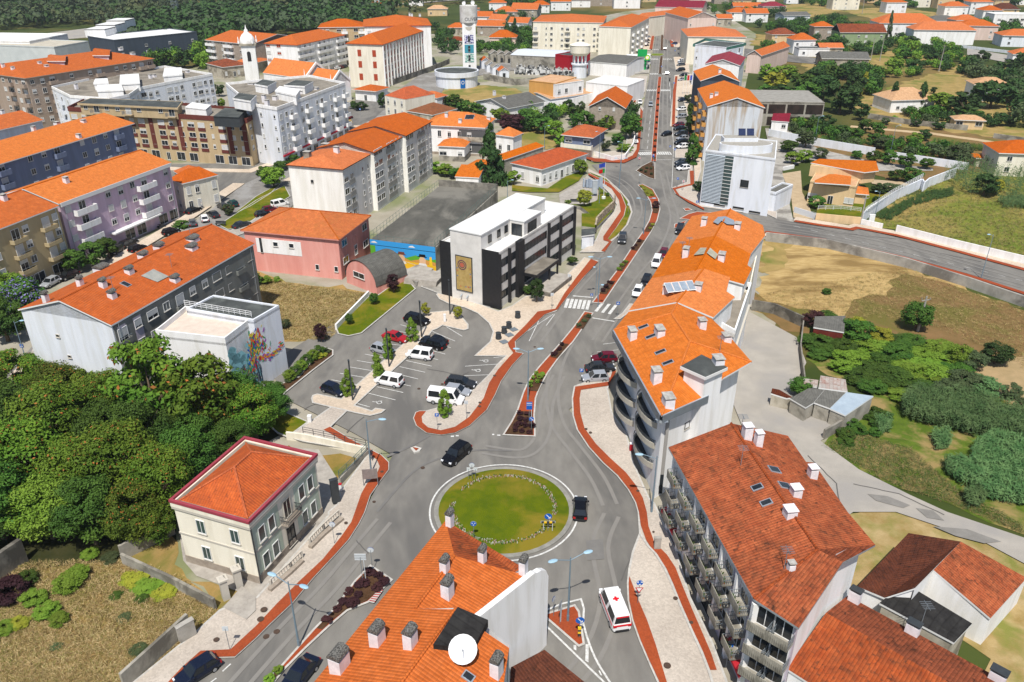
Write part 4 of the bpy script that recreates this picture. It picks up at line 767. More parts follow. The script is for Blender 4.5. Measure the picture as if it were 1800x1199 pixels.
# --- balcony block, bottom right
hR2=10.8; WA=plane((1175,786),(1322,1055),hR2,.33); rA=on(WA,1285,744); rB=on(WA,1437,966); k1=G(1404,1104,hR2); k0=G(1325,1053,hR2); EA=pl2(rA,rB,-.33); SB=pl3(rB,k0,k1)
e5=on(EA,1539,958); m5=on(SB,1482,988)
b=custom('apartment_building','long grey and white apartment block with rows of balconies and weathered orange roof','apartment building',[[on(WA,1175,786),rA,rB,k0],[k0,rB,m5,k1],[rB,rA,on(EA,1350,758),on(EA,1385,766),on(EA,1417,812),on(EA,1430,813),on(EA,1490,900),e5],[rB,e5,m5]],[T_red,T_red,T_red,T_old],W_white,short='the balcony block',inset=1.1,fm=zinc)
gb=MB(); P1,P2=G(1182,792,hR2),G(1328,1058,hR2)
setP(b,[(1192,794),(1334,1052),(1403,1090),(1480,985),(1530,962),(1420,815),(1290,752)],hR2)
a,d,n,L=b.edge(0);
part('street_front',MB().prism([tuple(a+n*.0),tuple(a+d*L),tuple(a+d*L-n*.5),tuple(a-n*.5)],0,hR2-.4),[W_lav],b.o); a2_,d2_,n2_,L2_=b.edge(1); part('street_front',MB().prism([tuple(a2_),tuple(a2_+d2_*L2_),tuple(a2_+d2_*L2_-n2_*.5),tuple(a2_-n2_*.5)],0,hR2-.4),[W_lav],b.o)
pil=MB()
for k in range(7):
 p=a+d*(L*k/6)+n*.2; pil.obox((p.x,p.y),math.atan2(d.y,d.x),.4,.5,0,hR2-.5)
part('pilaster',pil,[W_white],b.o)
balst=balc_mesh(2.5,1.3,'slab',W_conc,metal)
def panelb():
 mb=MB(); mb.box(-1.0,-1.2,-.15,1.0,0,0,0)
 for k in range(11): x=-1+k*.182; mb.box(x,-1.26,-.05,x+.15,-1.2,1.0,0)
 for s in (-1,1):
  for z in (.5,.97): mb.box(s*.98-.02,-1.2,z,s*.98+.02,0,z+.04,1)
  for k in range(7): y=-1.15+k*.18; mb.box(s*.98-.015,y,0,s*.98+.015,y+.03,.97,1)
 return mb.mesh('balcony',[W_conc,metal])
plantm=mat('potted_plants',(.05,.1,.02),(.09,.13,.03),4,1)
def potm():
 mb=MB(); r=random.Random(3)
 for k in range(7): x=-.8+k*.26; h=.25+r.random()*.3; mb.obox((x,-1.0),r.random(),.22,.22,.02,.25,1); [mb.tube((x+r.uniform(-.1,.1),-1.0,.2),(x+r.uniform(-.25,.25),-1.0+r.uniform(-.15,.2),.25+h),.07,.02,n=4) for _ in range(5)]
 return mb.mesh('plants',[plantm,mat('terracotta_pot',(.35,.13,.05))])
for f in range(3):
 for k in range(6):
  u=(k+.5)/6; z=2.95+f*2.65; o=b.at('balcony',gmesh('pb',panelb),0,u,z,.0)
  if random.random()<.6: link('plants',gmesh('potm',potm),o)
  wo=b.at('window',win_mesh(1.5,2.0,frw,False),0,u-.02,z+.05); link('pane',pane_mesh(1.5,2.0,gl),wo);
  if random.random()<.5: link('shutter',shut_mesh(1.5,2.0,.5,shut),wo)
 for u in (.25,.72):
  z=2.95+f*2.65; o=b.at('balcony',gmesh('pb',panelb),1,u,z); wo=b.at('window',win_mesh(1.5,1.9,frw,False),1,u,z+.05); link('pane',pane_mesh(1.5,1.9,gl),wo)
b.at('awning',gmesh('aw1',lambda:MB().add([(-2.2,0,0),(2.2,0,0),(2.2,-.8,-.5),(-2.2,-.8,-.5),(2.2,-.8,-.8),(-2.2,-.8,-.8)],[(0,3,2,1),(3,5,4,2)]).mesh('awning',[redaw])),0,.06,2.9); b.at('awning',CACHE['aw1'],0,.93,2.9)
for u in (.15,.4,.55,.8): b.at('shop_window',win_mesh(2.3,2.2,frd,True),0,u,.1)
b.chim([(1312,770)],.8,.8,1.9,cap=chim); b.chim([(1332,782),(1427,838),(1398,870),(1388,905)],.7,.65,1.9,cap=chim); b.chim([(1390,1000)],.5,.5,.7)
b.skylight([(1331,857),(1347,884)],.55,.9,0); b.skylight([(1361,826),(1379,854)],.8,1.0,0); antenna([(1302,762),(1302,818),(1378,1000)],b)
# --- roofs in the bottom right corner
dr=(G(1665,1198,6.6)-G(1452,1077,6.6)).normalized(); a=G(1452,1077,6.6); c=G(1490,1047,5.3); e=G(1382,1175,4.6)
b=custom('house','long low house with ribbed red tiles beside the white end wall of the balcony block','house',[[a,a+dr*22,e+dr*22+Vector((0,0,0)),e],[a,c,c+dr*22,a+dr*22]],[T_red,T_old],W_white,short='the long low red roof')
setP(b,[(1452,1077),(1665,1198),(1600,1290),(1382,1175)],6); b.chim([(1503,1049),(1605,1105),(1755,1187)],.9,.6,.9,cap=mdark,i=0); antenna([(1620,1095)],b)
b=custom('shed','shed with a dark brown slope and a bright red slope beside the back lane','shed',[[V(1689,952,5.6),V(1608,1034,5.6),V(1555,1051,4),V(1507,1031,4),V(1597,937,4)]],T_brn,W_white,short='the two tone shed',ridge=False)
p,q=V(1689,952,5.6),V(1641,1002,5.6); b.roof([[p,q,V(1741,1087,3.6),V(1805,1016,3.6)]],T_red,ridge=False); mb=MB()
for s,t in ((q,V(1741,1087,3.5)),(V(1741,1087,3.5),V(1805,1016,3.5)),(V(1805,1016,3.5),p),(q,V(1608,1034,5.6))): mb.quad((s.x,s.y,0),(t.x,t.y,0),t-Vector((0,0,.1)),s-Vector((0,0,.1)))
part('gable',mb,[W_white],b.o)
b=custom('lean_to','lean-to with black corrugated roof between the red tiled houses','lean-to',[[V(1589,1024,4.3),V(1709,1096,4.3),V(1677,1130,3.9),V(1546,1060,3.9)]],T_corr,W_old,short='the corrugated lean-to',ridge=False)
# --- garages and shacks on the right
def gpx(l): return c12(l)
def slabroof(name,label,cat,px,hs,rm,wm,**k): return custom(name,label,cat,[[V(*q,h) for q,h in zip(px,hs)]],rm,wm,ridge=False,inset=.12,**k)
b=slabroof('garage','grey roofed garage next to the ruined hut on the right','garage',gpx([(155,400),(285,330),(400,335),(320,432),(265,465)]),(2.5,3,3,2.6,2.5),T_grey,W_conc,short='the grey garages')
b.P=[Vector((q.x,q.y)) for q in (G(*k,0) for k in gpx([(165,500),(265,540)]))]*2; b.s=1; b.at('garage_door',win_mesh(2.4,2.1,frd,True,zinc),0,.5,.05)
b=slabroof('garage','grey roofed garage in the middle of the garage row','garage',gpx([(325,430),(400,340),(550,355),(435,470)]),(2.6,3,3,2.5),T_grey,W_conc); b.P=[Vector((q.x,q.y)) for q in (G(*k,0) for k in gpx([(322,520),(420,555)]))]*2; b.s=1; b.at('garage_door',win_mesh(2.4,2.1,frd,True,mat('steel_door','8d9499','7c8287')),0,.5,.05)
b=slabroof('garage','pale blue roofed garage at the near end of the garage row','garage',gpx([(435,472),(552,357),(742,385),(545,520)]),(2.6,3.2,3.2,2.6),mat('blue_sheet','9fadb8','94a2ae',1,.5),W_conc,short='the blue roofed garage'); b.P=[Vector((q.x,q.y)) for q in (G(*k,0) for k in gpx([(428,555),(530,585)]))]*2; b.s=1; b.at('garage_door',win_mesh(2.4,2.1,frd,True,mat('steel_blue','78838f','6d7884')),0,.5,.05)
slabroof('shack','shack with rust streaked white metal roof behind the garages','shack',gpx([(355,325),(370,240),(545,268),(560,352)]),(3.2,3.5,3.5,3.2),T_rust,W_conc,short='the rusty shack'); slabroof('shack','low shack with rusty corrugated roof beside the concrete yard','shack',gpx([(245,305),(250,260),(355,272),(352,322)]),(2.4,2.6,2.6,2.4),T_rust,W_conc)
slabroof('hut','ruined hut with broken tile roof at the end of the garage row','hut',gpx([(20,365),(30,330),(80,340),(175,395),(130,400)]),(2.2,2.6,2.6,2.3,2.0),T_brn,W_old,short='the ruined hut')
slabroof('shed','small shed with grey sheet roof among the trees below the dry field','shed',pxc(1350,300,4,[(320,1100),(330,1025),(545,1020),(535,1135)]),(2.6,2.9,2.9,2.6),T_grey,mat('shed_brick','6b2f28','5c2822'),short='the grey sheet shed')
# --- 4 long left building
B4=box4((36,543),(195,570),(442,428),13); b=Bld('apartment_building','long apartment building with orange tiled roof and blank white gable behind the dark trees','apartment building',B4,13,W_wht2,short='the long white gable block',world=True)
b.quadroof('gable',1,2.5,.25,tile('roof_tile_long','c4683b','b35c33','6a4632',.5,1.05),fm=frw,z=13.0)
part('street_front',MB().prism([tuple(b.edge(1)[0]+b.edge(1)[1]*.2),tuple(b.edge(1)[0]+b.edge(1)[1]*(b.edge(1)[3]-.1)),tuple(b.edge(1)[0]+b.edge(1)[1]*(b.edge(1)[3]-.1)+b.edge(1)[2]*.12),tuple(b.edge(1)[0]+b.edge(1)[1]*.2+b.edge(1)[2]*.12)],0,12.6),[W_dgrey],b.o)
b.P[1]=b.P[1]+b.edge(1)[2]*.12; b.P[2]=b.P[2]+b.edge(1)[2]*0
panels(b,1,[(k+.5)/11 for k in range(0,11)],.5,12.2,W_lav,1.5)
b.fac(1,.6,3.0,4,'bwlwbwwlwbw',sty='low',bm=W_dgrey,shp=(0,.4,.6,.8),bd=.5,bw=2.2)
for u,z in ((.35,9.5),(.42,6.4)): b.at('window',win_mesh(.5,.35,sill,True),0,u,z)
b.chim([(82,531),(142,502),(182,504),(198,523),(228,480),(308,494),(252,452),(280,436),(337,437),(339,422),(178,473)],.62,.6,1.3,i=1,st='arch')
b.skylight([(221,500)],.7,1.2,0); q=[b.hit(*k)[0]+Vector((0,0,.12)) for k in ((248,486),(270,474),(297,487),(277,497))]; part('roof_glazing',MB().poly3(q),[mat('skylight_glass',(.25,.26,.24),(.35,.34,.3),1,.3)],b.o)
antenna([(200,512),(302,470),(335,415)],b)
b=Bld('terrace_building','white walled annex with dark flat roof and a colourful painted bird mural','building',[(328,546),(446,566),(491,540),(376,522)],10.6,W_wht2,short='the mural annex'); b.parapet(.35,.25,W_wht2,flatg)
bt=Bld('terrace_building','white annex with a tiled roof terrace and white railing under the grey block','building',[(275,590),(397,604),(445,567),(328,547)],9.8,W_white,short='the terrace annex'); bt.parapet(.9,.2,W_white,mat('terrace_tiles','cfc1b3','c2b3a5',1,.8)); bt.h=9.8
mb=MB(); a,d,n,L=bt.edge(2)
for k in range(13): p=a+d*(L*k/12)-n*.1; mb.tube((p.x,p.y,10.7),(p.x,p.y,11.6),.04,n=5)
for z in (11.0,11.3,11.6): p,q=a-n*.1,a+d*L-n*.1; mb.tube((p.x,p.y,z),(q.x,q.y,z),.035,n=5)
part('railing',mb,[whitem],bt.o)
a1m,dm_,nm,L1m=bt.edge(1); a2m,_,_,L2m=b.edge(1); tot=a2m+b.edge(1)[1]*L2m; Lm=(tot-a1m).length; dm_=(tot-a1m).normalized(); nm=Vector((dm_.y,-dm_.x)); nm=nm if nm.dot(bt.edge(1)[2])>0 else -nm
mw=MB(); r=random.Random(5)
def mp(u,z,o=.02): p=a1m+dm_*(u*Lm)+nm*o; return (p.x,p.y,z)
def blob(u,z,su,sz,mi,ang=0,n=9,o=.02):
 P=[]
 for k in range(n):
  t=2*math.pi*k/n; rr_=r.uniform(.75,1.1); x=su*math.cos(t)*rr_; y=sz*math.sin(t)*rr_; P.append(mp(u+(x*math.cos(ang)-y*math.sin(ang))/Lm,z+x*math.sin(ang)+y*math.cos(ang),o))
 mw.add([mp(u,z,o)]+P,[(0,1+k,1+(k+1)%n) for k in range(n)],mi)
for k in range(46): blob(r.uniform(.05,.7),r.uniform(1.,8.5),r.uniform(.6,1.5),r.uniform(.3,1.0),0,r.uniform(-1,1),o=.012)
for k in range(190):
 t=r.random(); u=.34+.26*t+r.gauss(0,.06); z=3.2+6.2*math.sin(t*2.6)*r.uniform(.5,1); blob(u,z,r.uniform(.2,.6),r.uniform(.08,.2),r.randint(1,7),r.uniform(.6,2.4),6,.02+.0004*k)
for k in range(50):
 t=k/49; blob(.5+.45*t,5.0-.9*math.sin(t*3)+r.gauss(0,.25),.4,.14,r.randint(1,7),r.uniform(-.6,.6),6,.06+.0004*k)
for k in range(14): blob(r.uniform(.2,.5),r.uniform(1.5,4),.1,r.uniform(.5,1.5),8,0,6,.075)
cols=[(.25,.5,.55),(.5,.02,.03),(.7,.35,.02),(.75,.6,.05),(.03,.12,.45),(.35,.05,.4),(.05,.3,.12),(.8,.12,.05),(.03,.05,.08)]
part('painted_mural',mw,[mat('mural_%d'%i,c) for i,c in enumerate(cols)],b.o)
# --- 5 pink hall
b=Bld('school_hall','pink hall with mossy orange hip roof and a white panel beside the dry grass','hall',box4((428,404),(594,420),(650,380),8.3),8.3,W_pink,short='the pink hall',world=True); b.quadroof('hip',0,2.7,.45,tile('roof_tile_moss','c06a3a','ac5c34','7a5a2e',.55,.7),fm=W_sal)
b.at('wall_panel',MB().box(-4.8,-.04,0,4.8,0,2.9).mesh('wall_panel',[W_white]),0,.36,4.0);
for u in (.33,.5): b.at('window',win_mesh(.9,.8,frw,True),0,u,5.6,.04)
b.at('window',win_mesh(.35,2.8,frd,True),0,.17,4.1,.04); b.fac(0,.5,3,1,'.......n.n',shp=(0,))
b.fac(1,5.2,3,1,'l.l',shp=(0,)); b.fac(1,1.7,3,1,'L.L',shp=(0,),wscale=1.1); b.fac(1,2.2,3,1,'.t.',shp=(0,),wscale=1.6);
mb=MB(); a,d,n,L=b.edge(1); cc=a+d*(L*.5)+n*.06
for k in range(24): t0,t1=2*math.pi*k/24,2*math.pi*(k+1)/24; mb.tube((cc.x+d.x*1.1*math.cos(t0),cc.y+d.y*1.1*math.cos(t0),5.2+1.5*math.sin(t0)),(cc.x+d.x*1.1*math.cos(t1),cc.y+d.y*1.1*math.cos(t1),5.2+1.5*math.sin(t1)),.05,n=4)
part('painted_ring',mb,[W_pink],b.o); panels(b,1,(.5,),0,8.2,W_sal,13.4)
A,Bq=G(610,497),G(663,518); d=(Bq-A); L=d.length; d.normalize(); n=Vector((-d.y,d.x,0)); ln=7.6; mb=MB(); K=14; fr=[];
def arc(off,rad,zz): return [A+d*(L/2+rad*math.cos(math.pi*(1-k/K)))+n*off+Vector((0,0,zz+ (rad*.92)*math.sin(math.pi*k/K))) for k in range(K+1)]
o=thing('barrel_shed','pink shed with curved grey barrel roof attached to the pink hall','shed',(A.x,A.y,0)); BL.append(('the barrel shed',o,PX(A)))
r0,r1_=arc(-.2,L/2+.1,1.6),arc(ln,L/2+.1,1.6); mb.add(r0+r1_,[(k,k+1,K+2+k,K+1+k) for k in range(K)]); i0=arc(0,L/2,1.5); part('roof',mb,[T_grey],o)
for off in (0,ln-.2):
 i0=arc(off,L/2,1.5); mb=MB(); mb.add([A+n*off,A+d*L+n*off]+i0[::-1],[tuple(range(K+3))]); part('gable',mb,[W_pink],o)
part('wall',MB().quad(A,A+n*ln,i0[0] - n*.0,arc(0,L/2,1.5)[0]).quad(A+d*L,A+d*L+n*ln,arc(ln,L/2,1.5)[-1],arc(0,L/2,1.5)[-1]),[W_pink],o)
ww=A+d*(L*.45)-n*.02; wo=link('window',win_mesh(3.0,1.0,frw,True),o,(ww.x-A.x,ww.y-A.y,2.1),math.atan2(-n.x,n.y))
# --- 6 stepped apartment block in the middle left
A,B_=G(497,289,14),G(601,294,14); C_=G(745,215,14); d=(C_-B_).normalized(); n=Vector((d.y,-d.x,0)); wv=-n*13.2
b=None; s0=0
for k,(ln,off,h) in enumerate(((13.5,0,13.6),(16.,1.1,14.1),(17.,2.2,14.5))):
 p=B_+d*s0+n*off; q=p+d*ln; P=[(q_.x,q_.y) for q_ in (p+wv,p,q,q+wv-n*off)]
 P=[(p+wv-n*off),p,q,(q+wv-n*off)]; P=[(v_.x,v_.y) for v_ in P]
 if b is None: W_st=wall('wall_offwhite','eeece6','e2dfd8'); b=Bld('apartment_building','stepped grey apartment block with orange roof sections above the sports court','apartment building',P,h,W_st,short='the stepped grey block',world=True); root=b.o; bb=b
 else: bb=Bld('x','x','x',P,h,W_st,world=True,par=root); BL.pop()
 bb.quadroof('hip' if k==0 else 'gable',1,1.9,.35,T_lite if k!=1 else T_or,fm=mat('fascia_brown','5c3a30','523229'),inset=4 if k==0 else None)
 bb.fac(1,1.2,2.75,5 if k else 4,('lb.nn' if k==0 else 'll.bbnn'),sty='solid',bm=W_grey,bd=.15,bw=2.6,shp=(0,0,.3)); panels(bb,1,(.5,),.4,h-.6,wall('wall_pale_grey','d4d1ce','c6c3c0'),ln*.96)
 if k==0: bb.chim([(541,277),(573,260)],1.3,1.1,1.6,wm=W_conc)
 s0+=ln
for z in (4,10): b.at('window',win_mesh(.5,.5,frd,True),0,.42,z) if z>5 else None
b.chim([(592,268),(650,222)],1.0,.9,1.5);
# --- 7 white and black office
h=10.3; b=Bld('office_building','white and black three storey office block with a carved plaque beside the parking lot','office building',box4((774,427),(876,448),(1022,366),h),h,W_tile,short='the white and black office',world=True); b.parapet(.35,.3,W_tile,flatw)
a,d,n,L=b.edge(0)
part('black_panel',MB().prism([tuple(a+n*.15-d*.1),tuple(a+d*(L*.2)+n*.15),tuple(a+d*(L*.2)),tuple(a-d*.1)],0,h+.5),[W_black],b.o); part('black_panel',MB().prism([tuple(a+d*(L*.73)+n*.15),tuple(a+d*(L+.1)+n*.15),tuple(a+d*(L+.1)),tuple(a+d*(L*.73))],0,h+.5),[W_black],b.o)
t0=a+d*(L*.2)+n*.35; t1=a+d*(L*.73)+n*.35; back=-n*24.; tp=[tuple(t0),tuple(t1),tuple(t1+back),tuple(t0+back)]; part('tower',MB().prism(tp,0,13.3),[W_tile],b.o); part('roof',MB().prism(offset_poly(tp,.12),13.3,13.5),[flatw],b.o)
t2=t1-n*10; tp2=[tuple(t2),tuple(t2+d*3.0),tuple(t2+d*3-n*6.5),tuple(t2-n*6.5)]; part('tower',MB().prism(tp2,9,13.2),[W_tile],b.o); part('roof',MB().prism(offset_poly(tp2,.1),13.2,13.4),[flatw],b.o)
b.P+= [Vector(tp[1]),Vector(tp[2])];
for u in (.12,.25,.36):
 p=Vector(tp[1])-n*(u*24); link('window',win_mesh(1.0,1.3,frd,True),b.o,(p.x-b.o.location.x+d.x*.01,p.y-b.o.location.y+d.y*.01,11.2),math.atan2(d.x,-d.y))
p=Vector(tp2[0])+d*1.5+n*.01; link('window',win_mesh(2.0,2.2,frd,True),b.o,(p.x-b.o.location.x,p.y-b.o.location.y,10.4),math.atan2(n.x,-n.y)); p=Vector(tp2[1])-n*3+d*.01; link('window',win_mesh(3.2,2.0,frd,True),b.o,(p.x-b.o.location.x,p.y-b.o.location.y,10.6),math.atan2(d.x,-d.y))
b.P=b.P[:4]; a1,d1,n1,L1=b.edge(1)
for f in range(3):
 z=1.6+f*3.0
 for s_,e_ in ((.02,.2),(.27,.6),(.64,.78),(.8,.99)):
  mb=MB(); p,q=a1+d1*(L1*s_)+n1*.03,a1+d1*(L1*e_)+n1*.03; mb.quad((p.x,p.y,z),(q.x,q.y,z),(q.x,q.y,z+1.5),(p.x,p.y,z+1.5)); wo=part('window_strip',mb,[gl2 if 0 else gl],b.o)
  mb=MB(); m_=int((e_-s_)*L1/1.2)
  for k in range(m_+1): c_=p+(q-p)*k/m_; mb.obox((c_.x,c_.y),math.atan2(d1.y,d1.x),.06,.1,z,z+1.5)
  part('frame',mb,[frd],wo)
for u in (.0,.115,.21,.62,.79,1.0): p=a1+d1*(L1*u)+n1*.2; part('black_fin',MB().obox((p.x,p.y),math.atan2(d1.y,d1.x),.35,.6,0,h+.1),[W_black],b.o)
p=a1+d1*(L1*.235)+n1*.3; part('black_panel',MB().obox((p.x,p.y),math.atan2(d1.y,d1.x),2.2,.8,0,h+.4),[W_black],b.o)
p=a1+d1*(L1*.42)+n1*1.6; yw=math.atan2(d1.y,d1.x); part('entrance_canopy',MB().obox((p.x,p.y),yw,9.,3.4,3.6,4.1),[W_black],b.o); part('canopy_top',MB().obox((p.x,p.y),yw,8.6,3.0,4.1,4.16),[flatr],b.o)
for u in (.28,.45,.56): p=a1+d1*(L1*u)+n1*3.1; part('canopy_post',MB().obox((p.x,p.y),yw,.3,.3,.2,3.6),[W_black],b.o)
p=a1+d1*(L1*.43)+n1*2.9; st=MB()
for k in range(6): q=p+n1*(.3*k)-d1*4.2*0; st.obox((q.x,q.y),yw,9.2-.0,6-.6*k,.3,1.3-.17*k)
part('entrance_steps',st,[stone],b.o)
pu=a+d*(L*.43)+n*.36
def WP(u,z,o=0): p=pu+d*u+n*(o); return (p.x,p.y,z)
mb=MB(); mb.add([WP(-1.75,2.2,.0),WP(1.75,2.2,.0),WP(1.75,8.9,0),WP(-1.75,8.9,0),WP(-1.75,2.2,.15),WP(1.75,2.2,.15),WP(1.75,8.9,.15),WP(-1.75,8.9,.15)],[(0,1,5,4),(1,2,6,5),(2,3,7,6),(3,0,4,7),(4,5,6,7)],0); mb.add([WP(-1.6,2.35,.155),WP(1.6,2.35,.155),WP(1.6,8.75,.155),WP(-1.6,8.75,.155)],[(0,1,2,3)],1)
def ringp(cu,cz,r0,r1,mi,o=.165,n=18,sx=1):
 for k in range(n):
  t,s=2*math.pi*k/n,2*math.pi*(k+1)/n; mb.add([WP(cu+sx*r0*math.cos(t),cz+r0*math.sin(t),o),WP(cu+sx*r1*math.cos(t),cz+r1*math.sin(t),o),WP(cu+sx*r1*math.cos(s),cz+r1*math.sin(s),o),WP(cu+sx*r0*math.cos(s),cz+r0*math.sin(s),o)],[(0,1,2,3)],mi)
ringp(-.35,7.2,.45,.95,2); ringp(-.35,7.2,.0,.42,3,.167); ringp(-.35,7.2,.62,.72,4,.17)
for k in range(16): r_=random.Random(k); ringp(r_.uniform(-1.4,1.4) if k<8 else (1.35 if k%2 else -1.35),2.8+r_.random()*.5 if k<8 else 3+k*.25,0,.14,3+k%3,.168,6)
part('plaque',mb,[mdark,mat('parchment','b39a63','a0874f',1.5,.8),mat('emblem_dark',(.12,.06,.08)),mat('emblem_red',(.45,.12,.07)),mat('emblem_gold',(.5,.35,.1)),mat('emblem_blue',(.1,.15,.3))],b.o)
for u in (-.6,.7): part('spotlight',MB().tube(WP(u,1.5,.05),WP(u,1.2,.7),.12,n=6),[zinc],b.o)
# --- 8 raised sports court with the painted wall
b=Bld('raised_court','raised grey sports court with a painted front wall behind the stairs','sports court',[(650,422),(765,436),(875,335),(772,327)],5.0,W_conc,short='the raised court'); part('court_surface',MB().prism(offset_poly(b.P,-.25),4.9,5.1),[blackasp],b.o); b.R.append([Vector((p.x,p.y,5.1)) for p in b.P])
a,d,n,L=b.edge(0); mb=MB()
def MP(u,z,o=.02): p=a+d*(u*L)+n*o; return (p.x,p.y,z)
def mpoly(l,mi,o): mb.poly3x=None; mb.add([MP(u,z,o) for u,z in l],[tuple(range(len(l)))],mi)
mpoly([(0,.9),(1,.9),(1,5.2),(0,5.2)],0,.03); mpoly([(0,4.05),(1,4.05),(1,4.15),(0,4.15)],5,.035)
mpoly([(.08,1.2),(.08,2.5),(.2,3.1),(.33,2.6),(.42,2.9),(.55,2.2),(.7,3.0),(.85,2.3),(1,2.6),(1,1.2)],1,.04); mpoly([(.08,1.2),(.08,2.0),(.2,2.6),(.32,1.9),(.5,2.3),(.62,1.7),(.8,2.4),(1,1.9),(1,1.2)],2,.045)
mpoly([(0,0),(1,0),(1,1.2),(.6,1.5),(.3,1.9),(0,2.1)],3,.05); mpoly([(0,1.9),(.08,1.9),(.08,4),(0,4)],1,.05)
for cu,hat in ((.48,6),(.8,5)):
 mpoly([(cu-.045,1.3),(cu+.045,1.3),(cu+.05,2.3),(cu+.02,2.75),(cu-.03,2.75),(cu-.05,2.3)],4,.055); mpoly([(cu-.08,2.75),(cu+.08,2.75),(cu+.05,2.95),(cu+.045,3.35),(cu-.045,3.35),(cu-.05,2.95)],hat,.06); mpoly([(cu-.07,.9),(cu+.07,.9),(cu+.05,1.45),(cu-.05,1.45)],7,.058)
mpoly([(.9,1.1),(.95,1.1),(.94,3.0),(.91,3.0)],8,.06)
for cu,z in ((.06,4.75),(.26,3.3),(.64,4.7)): mpoly([(cu-.05,z-.2),(cu+.06,z-.2),(cu+.02,z+.2),(cu-.02,z+.1)],7,.057)
for k in range(7): u=.45+k*.07; z=1.6-k*.18; mpoly([(u-.03,z),(u+.12,z-.35),(u+.12,z-.28),(u-.03,z+.08)],7,.063)
part('painted_mural',mb,[mat('mural_'+n_,c_) for n_,c_ in (('sky',(.04,.3,.65)),('green',(.1,.35,.03)),('earth',(.55,.27,.06)),('yellow',(.75,.45,.02)),('skin',(.65,.42,.25)),('black',(.01,.01,.012)),('brown',(.16,.05,.03)),('pale',(.7,.7,.68)),('gold',(.75,.5,.02)))],b.o)
mb=MB(); gf=mat('mesh_fence','55706a','4d665f')
for i,(hh) in ((0,1.2),(1,1.6),(3,1.6)):
 a_,d_,n_,L_=b.edge(i); m_=int(L_/1.6)
 for k in range(m_+1): p=a_+d_*(L_*k/m_)-n_*.1; mb.tube((p.x,p.y,5),(p.x,p.y,5+hh),.035,n=4)
 for z in (5+hh,5+hh/2): p,q=a_-n_*.1,a_+d_*L_-n_*.1; mb.tube((p.x,p.y,z),(q.x,q.y,z),.025,n=4)
part('fence',mb,[gf],b.o)
a_,d_,n_,L_=b.edge(2); part('back_wall',MB().prism([tuple(a_),tuple(a_+d_*L_),tuple(a_+d_*L_-n_*.3),tuple(a_-n_*.3)],4.5,6.6),[conc2],b.o)
mb=MB(); A=G(690,476); B2=G(757,484); d=(B2-A).normalized(); n=Vector((d.y,-d.x,0)); n=n if n.y<0 else -n; yw=math.atan2(d.y,d.x)
for k in range(8): c=A+d*(8.3)+n*(3.0+.25*k); mb.obox((c.x,c.y),yw,6.5,5.0-.3*k,.2,1.3-.14*k)
solo('stairs',mb,[stone],'pale stone steps below the colourful painted court wall','stairs',loc=A)
mb=MB(); P=[G(*q,0) for q in ((700,489),(733,506),(762,481),(735,474))]; mb.prism([(p.x,p.y) for p in P],.1,1.1); solo('planter',mb,[conc],'low walled gravel planter at the foot of the stone steps','planter',loc=P[0])
# --- middle distance houses
def simple(name,label,cat,px3,h,wm,kind,i,rise,rm,ov=.4,short=None,inset=None,fm=None,facs=(),chims=(),base=None,parap=None):
 b=Bld(name,label,cat,box4(*px3,h),h,wm,short=short,world=True,base=base)
 if kind=='flat': b.parapet(parap or .5,.25,None,rm)
 elif kind=='shed': b.shed(i,rise,rm,ov)
 else: b.quadroof(kind,i,rise,ov,rm,inset,fm)
 for f in facs: b.fac(*f[:5],**(f[5] if len(f)>5 else {}))
 if chims: b.chim(chims,.8,.8,1.3)
 return b
simple('school_building','low white building with orange hip roof beside the curved lawn','building',((900,286),(952,297),(1017,267)),4.6,W_white,'hip',1,1.9,tile('roof_tile_ribbed','bd5b35','a94e2e','5c3527',.5,1),short='the low white school',facs=((0,.3,4,1,'.v.v'),(1,.3,4,1,'vvvdvvvv')))
b=simple('manor_house','white two storey manor with orange hip roof and covered balcony behind the tall conifer','house',((746,219),(851,224),(882,209)),8.6,W_white,'hip',0,2.9,T_new,.5,short='the white manor',facs=((0,.8,3.9,2,'dvvvw.'),(1,.8,3.9,2,'vv')),chims=[(785,205),(809,215),(859,210)],base=(.8,W_stone))
b.at('loggia_shade_panel',MB().box(-4,-.02,0,4,0,2.7).mesh('loggia_shade_panel',[mat('loggia_shade',(.1,.1,.1))]),0,.8,5.0); b.at('balcony',balc_mesh(8.4,.9,'solid',W_old,metal),0,.8,4.8); b.at('loggia_shade_panel',D.meshes['loggia_shade_panel'],0,.8,1.0)  # flat dark panels: the shade inside the loggia recesses is painted on
b.skylight([(822,206),(829,206)],1.3,2.0)
simple('annex','small white annex with orange hip roof in front of the white manor','house',((771,256),(816,258),(822,247)),4.4,W_white,'hip',0,1.6,T_new,.4,facs=((0,.8,3,1,'l.w'),),short='the manor annex',base=(1.5,W_conc))
simple('annex','white side wing with orange roof to the right of the tall conifer','house',((872,236),(902,240),(911,233)),6.0,W_white,'hip',0,2.,T_new,.4,facs=((0,1,3,1,'vv'),),short='the manor side wing')
simple('shed','lean-to with orange roof strip along the grey garden wall','shed',((885,281),(955,257),(951,252)),4.0,W_conc,'shed',0,.8,T_new,.2,short='the garden wall lean-to')
simple('shed','small white shed with orange roof left of the tall conifer','shed',((801,310),(841,312),(850,299)),3.4,W_white,'shed',0,1.2,T_new,.2,short='the small white shed')
simple('shed','low orange roofed pavilion at the foot of the manor stairs','shed',((823,290),(858,294),(866,284)),3,W_old,'hip',0,1.2,T_new,.3,short='the low pavilion')
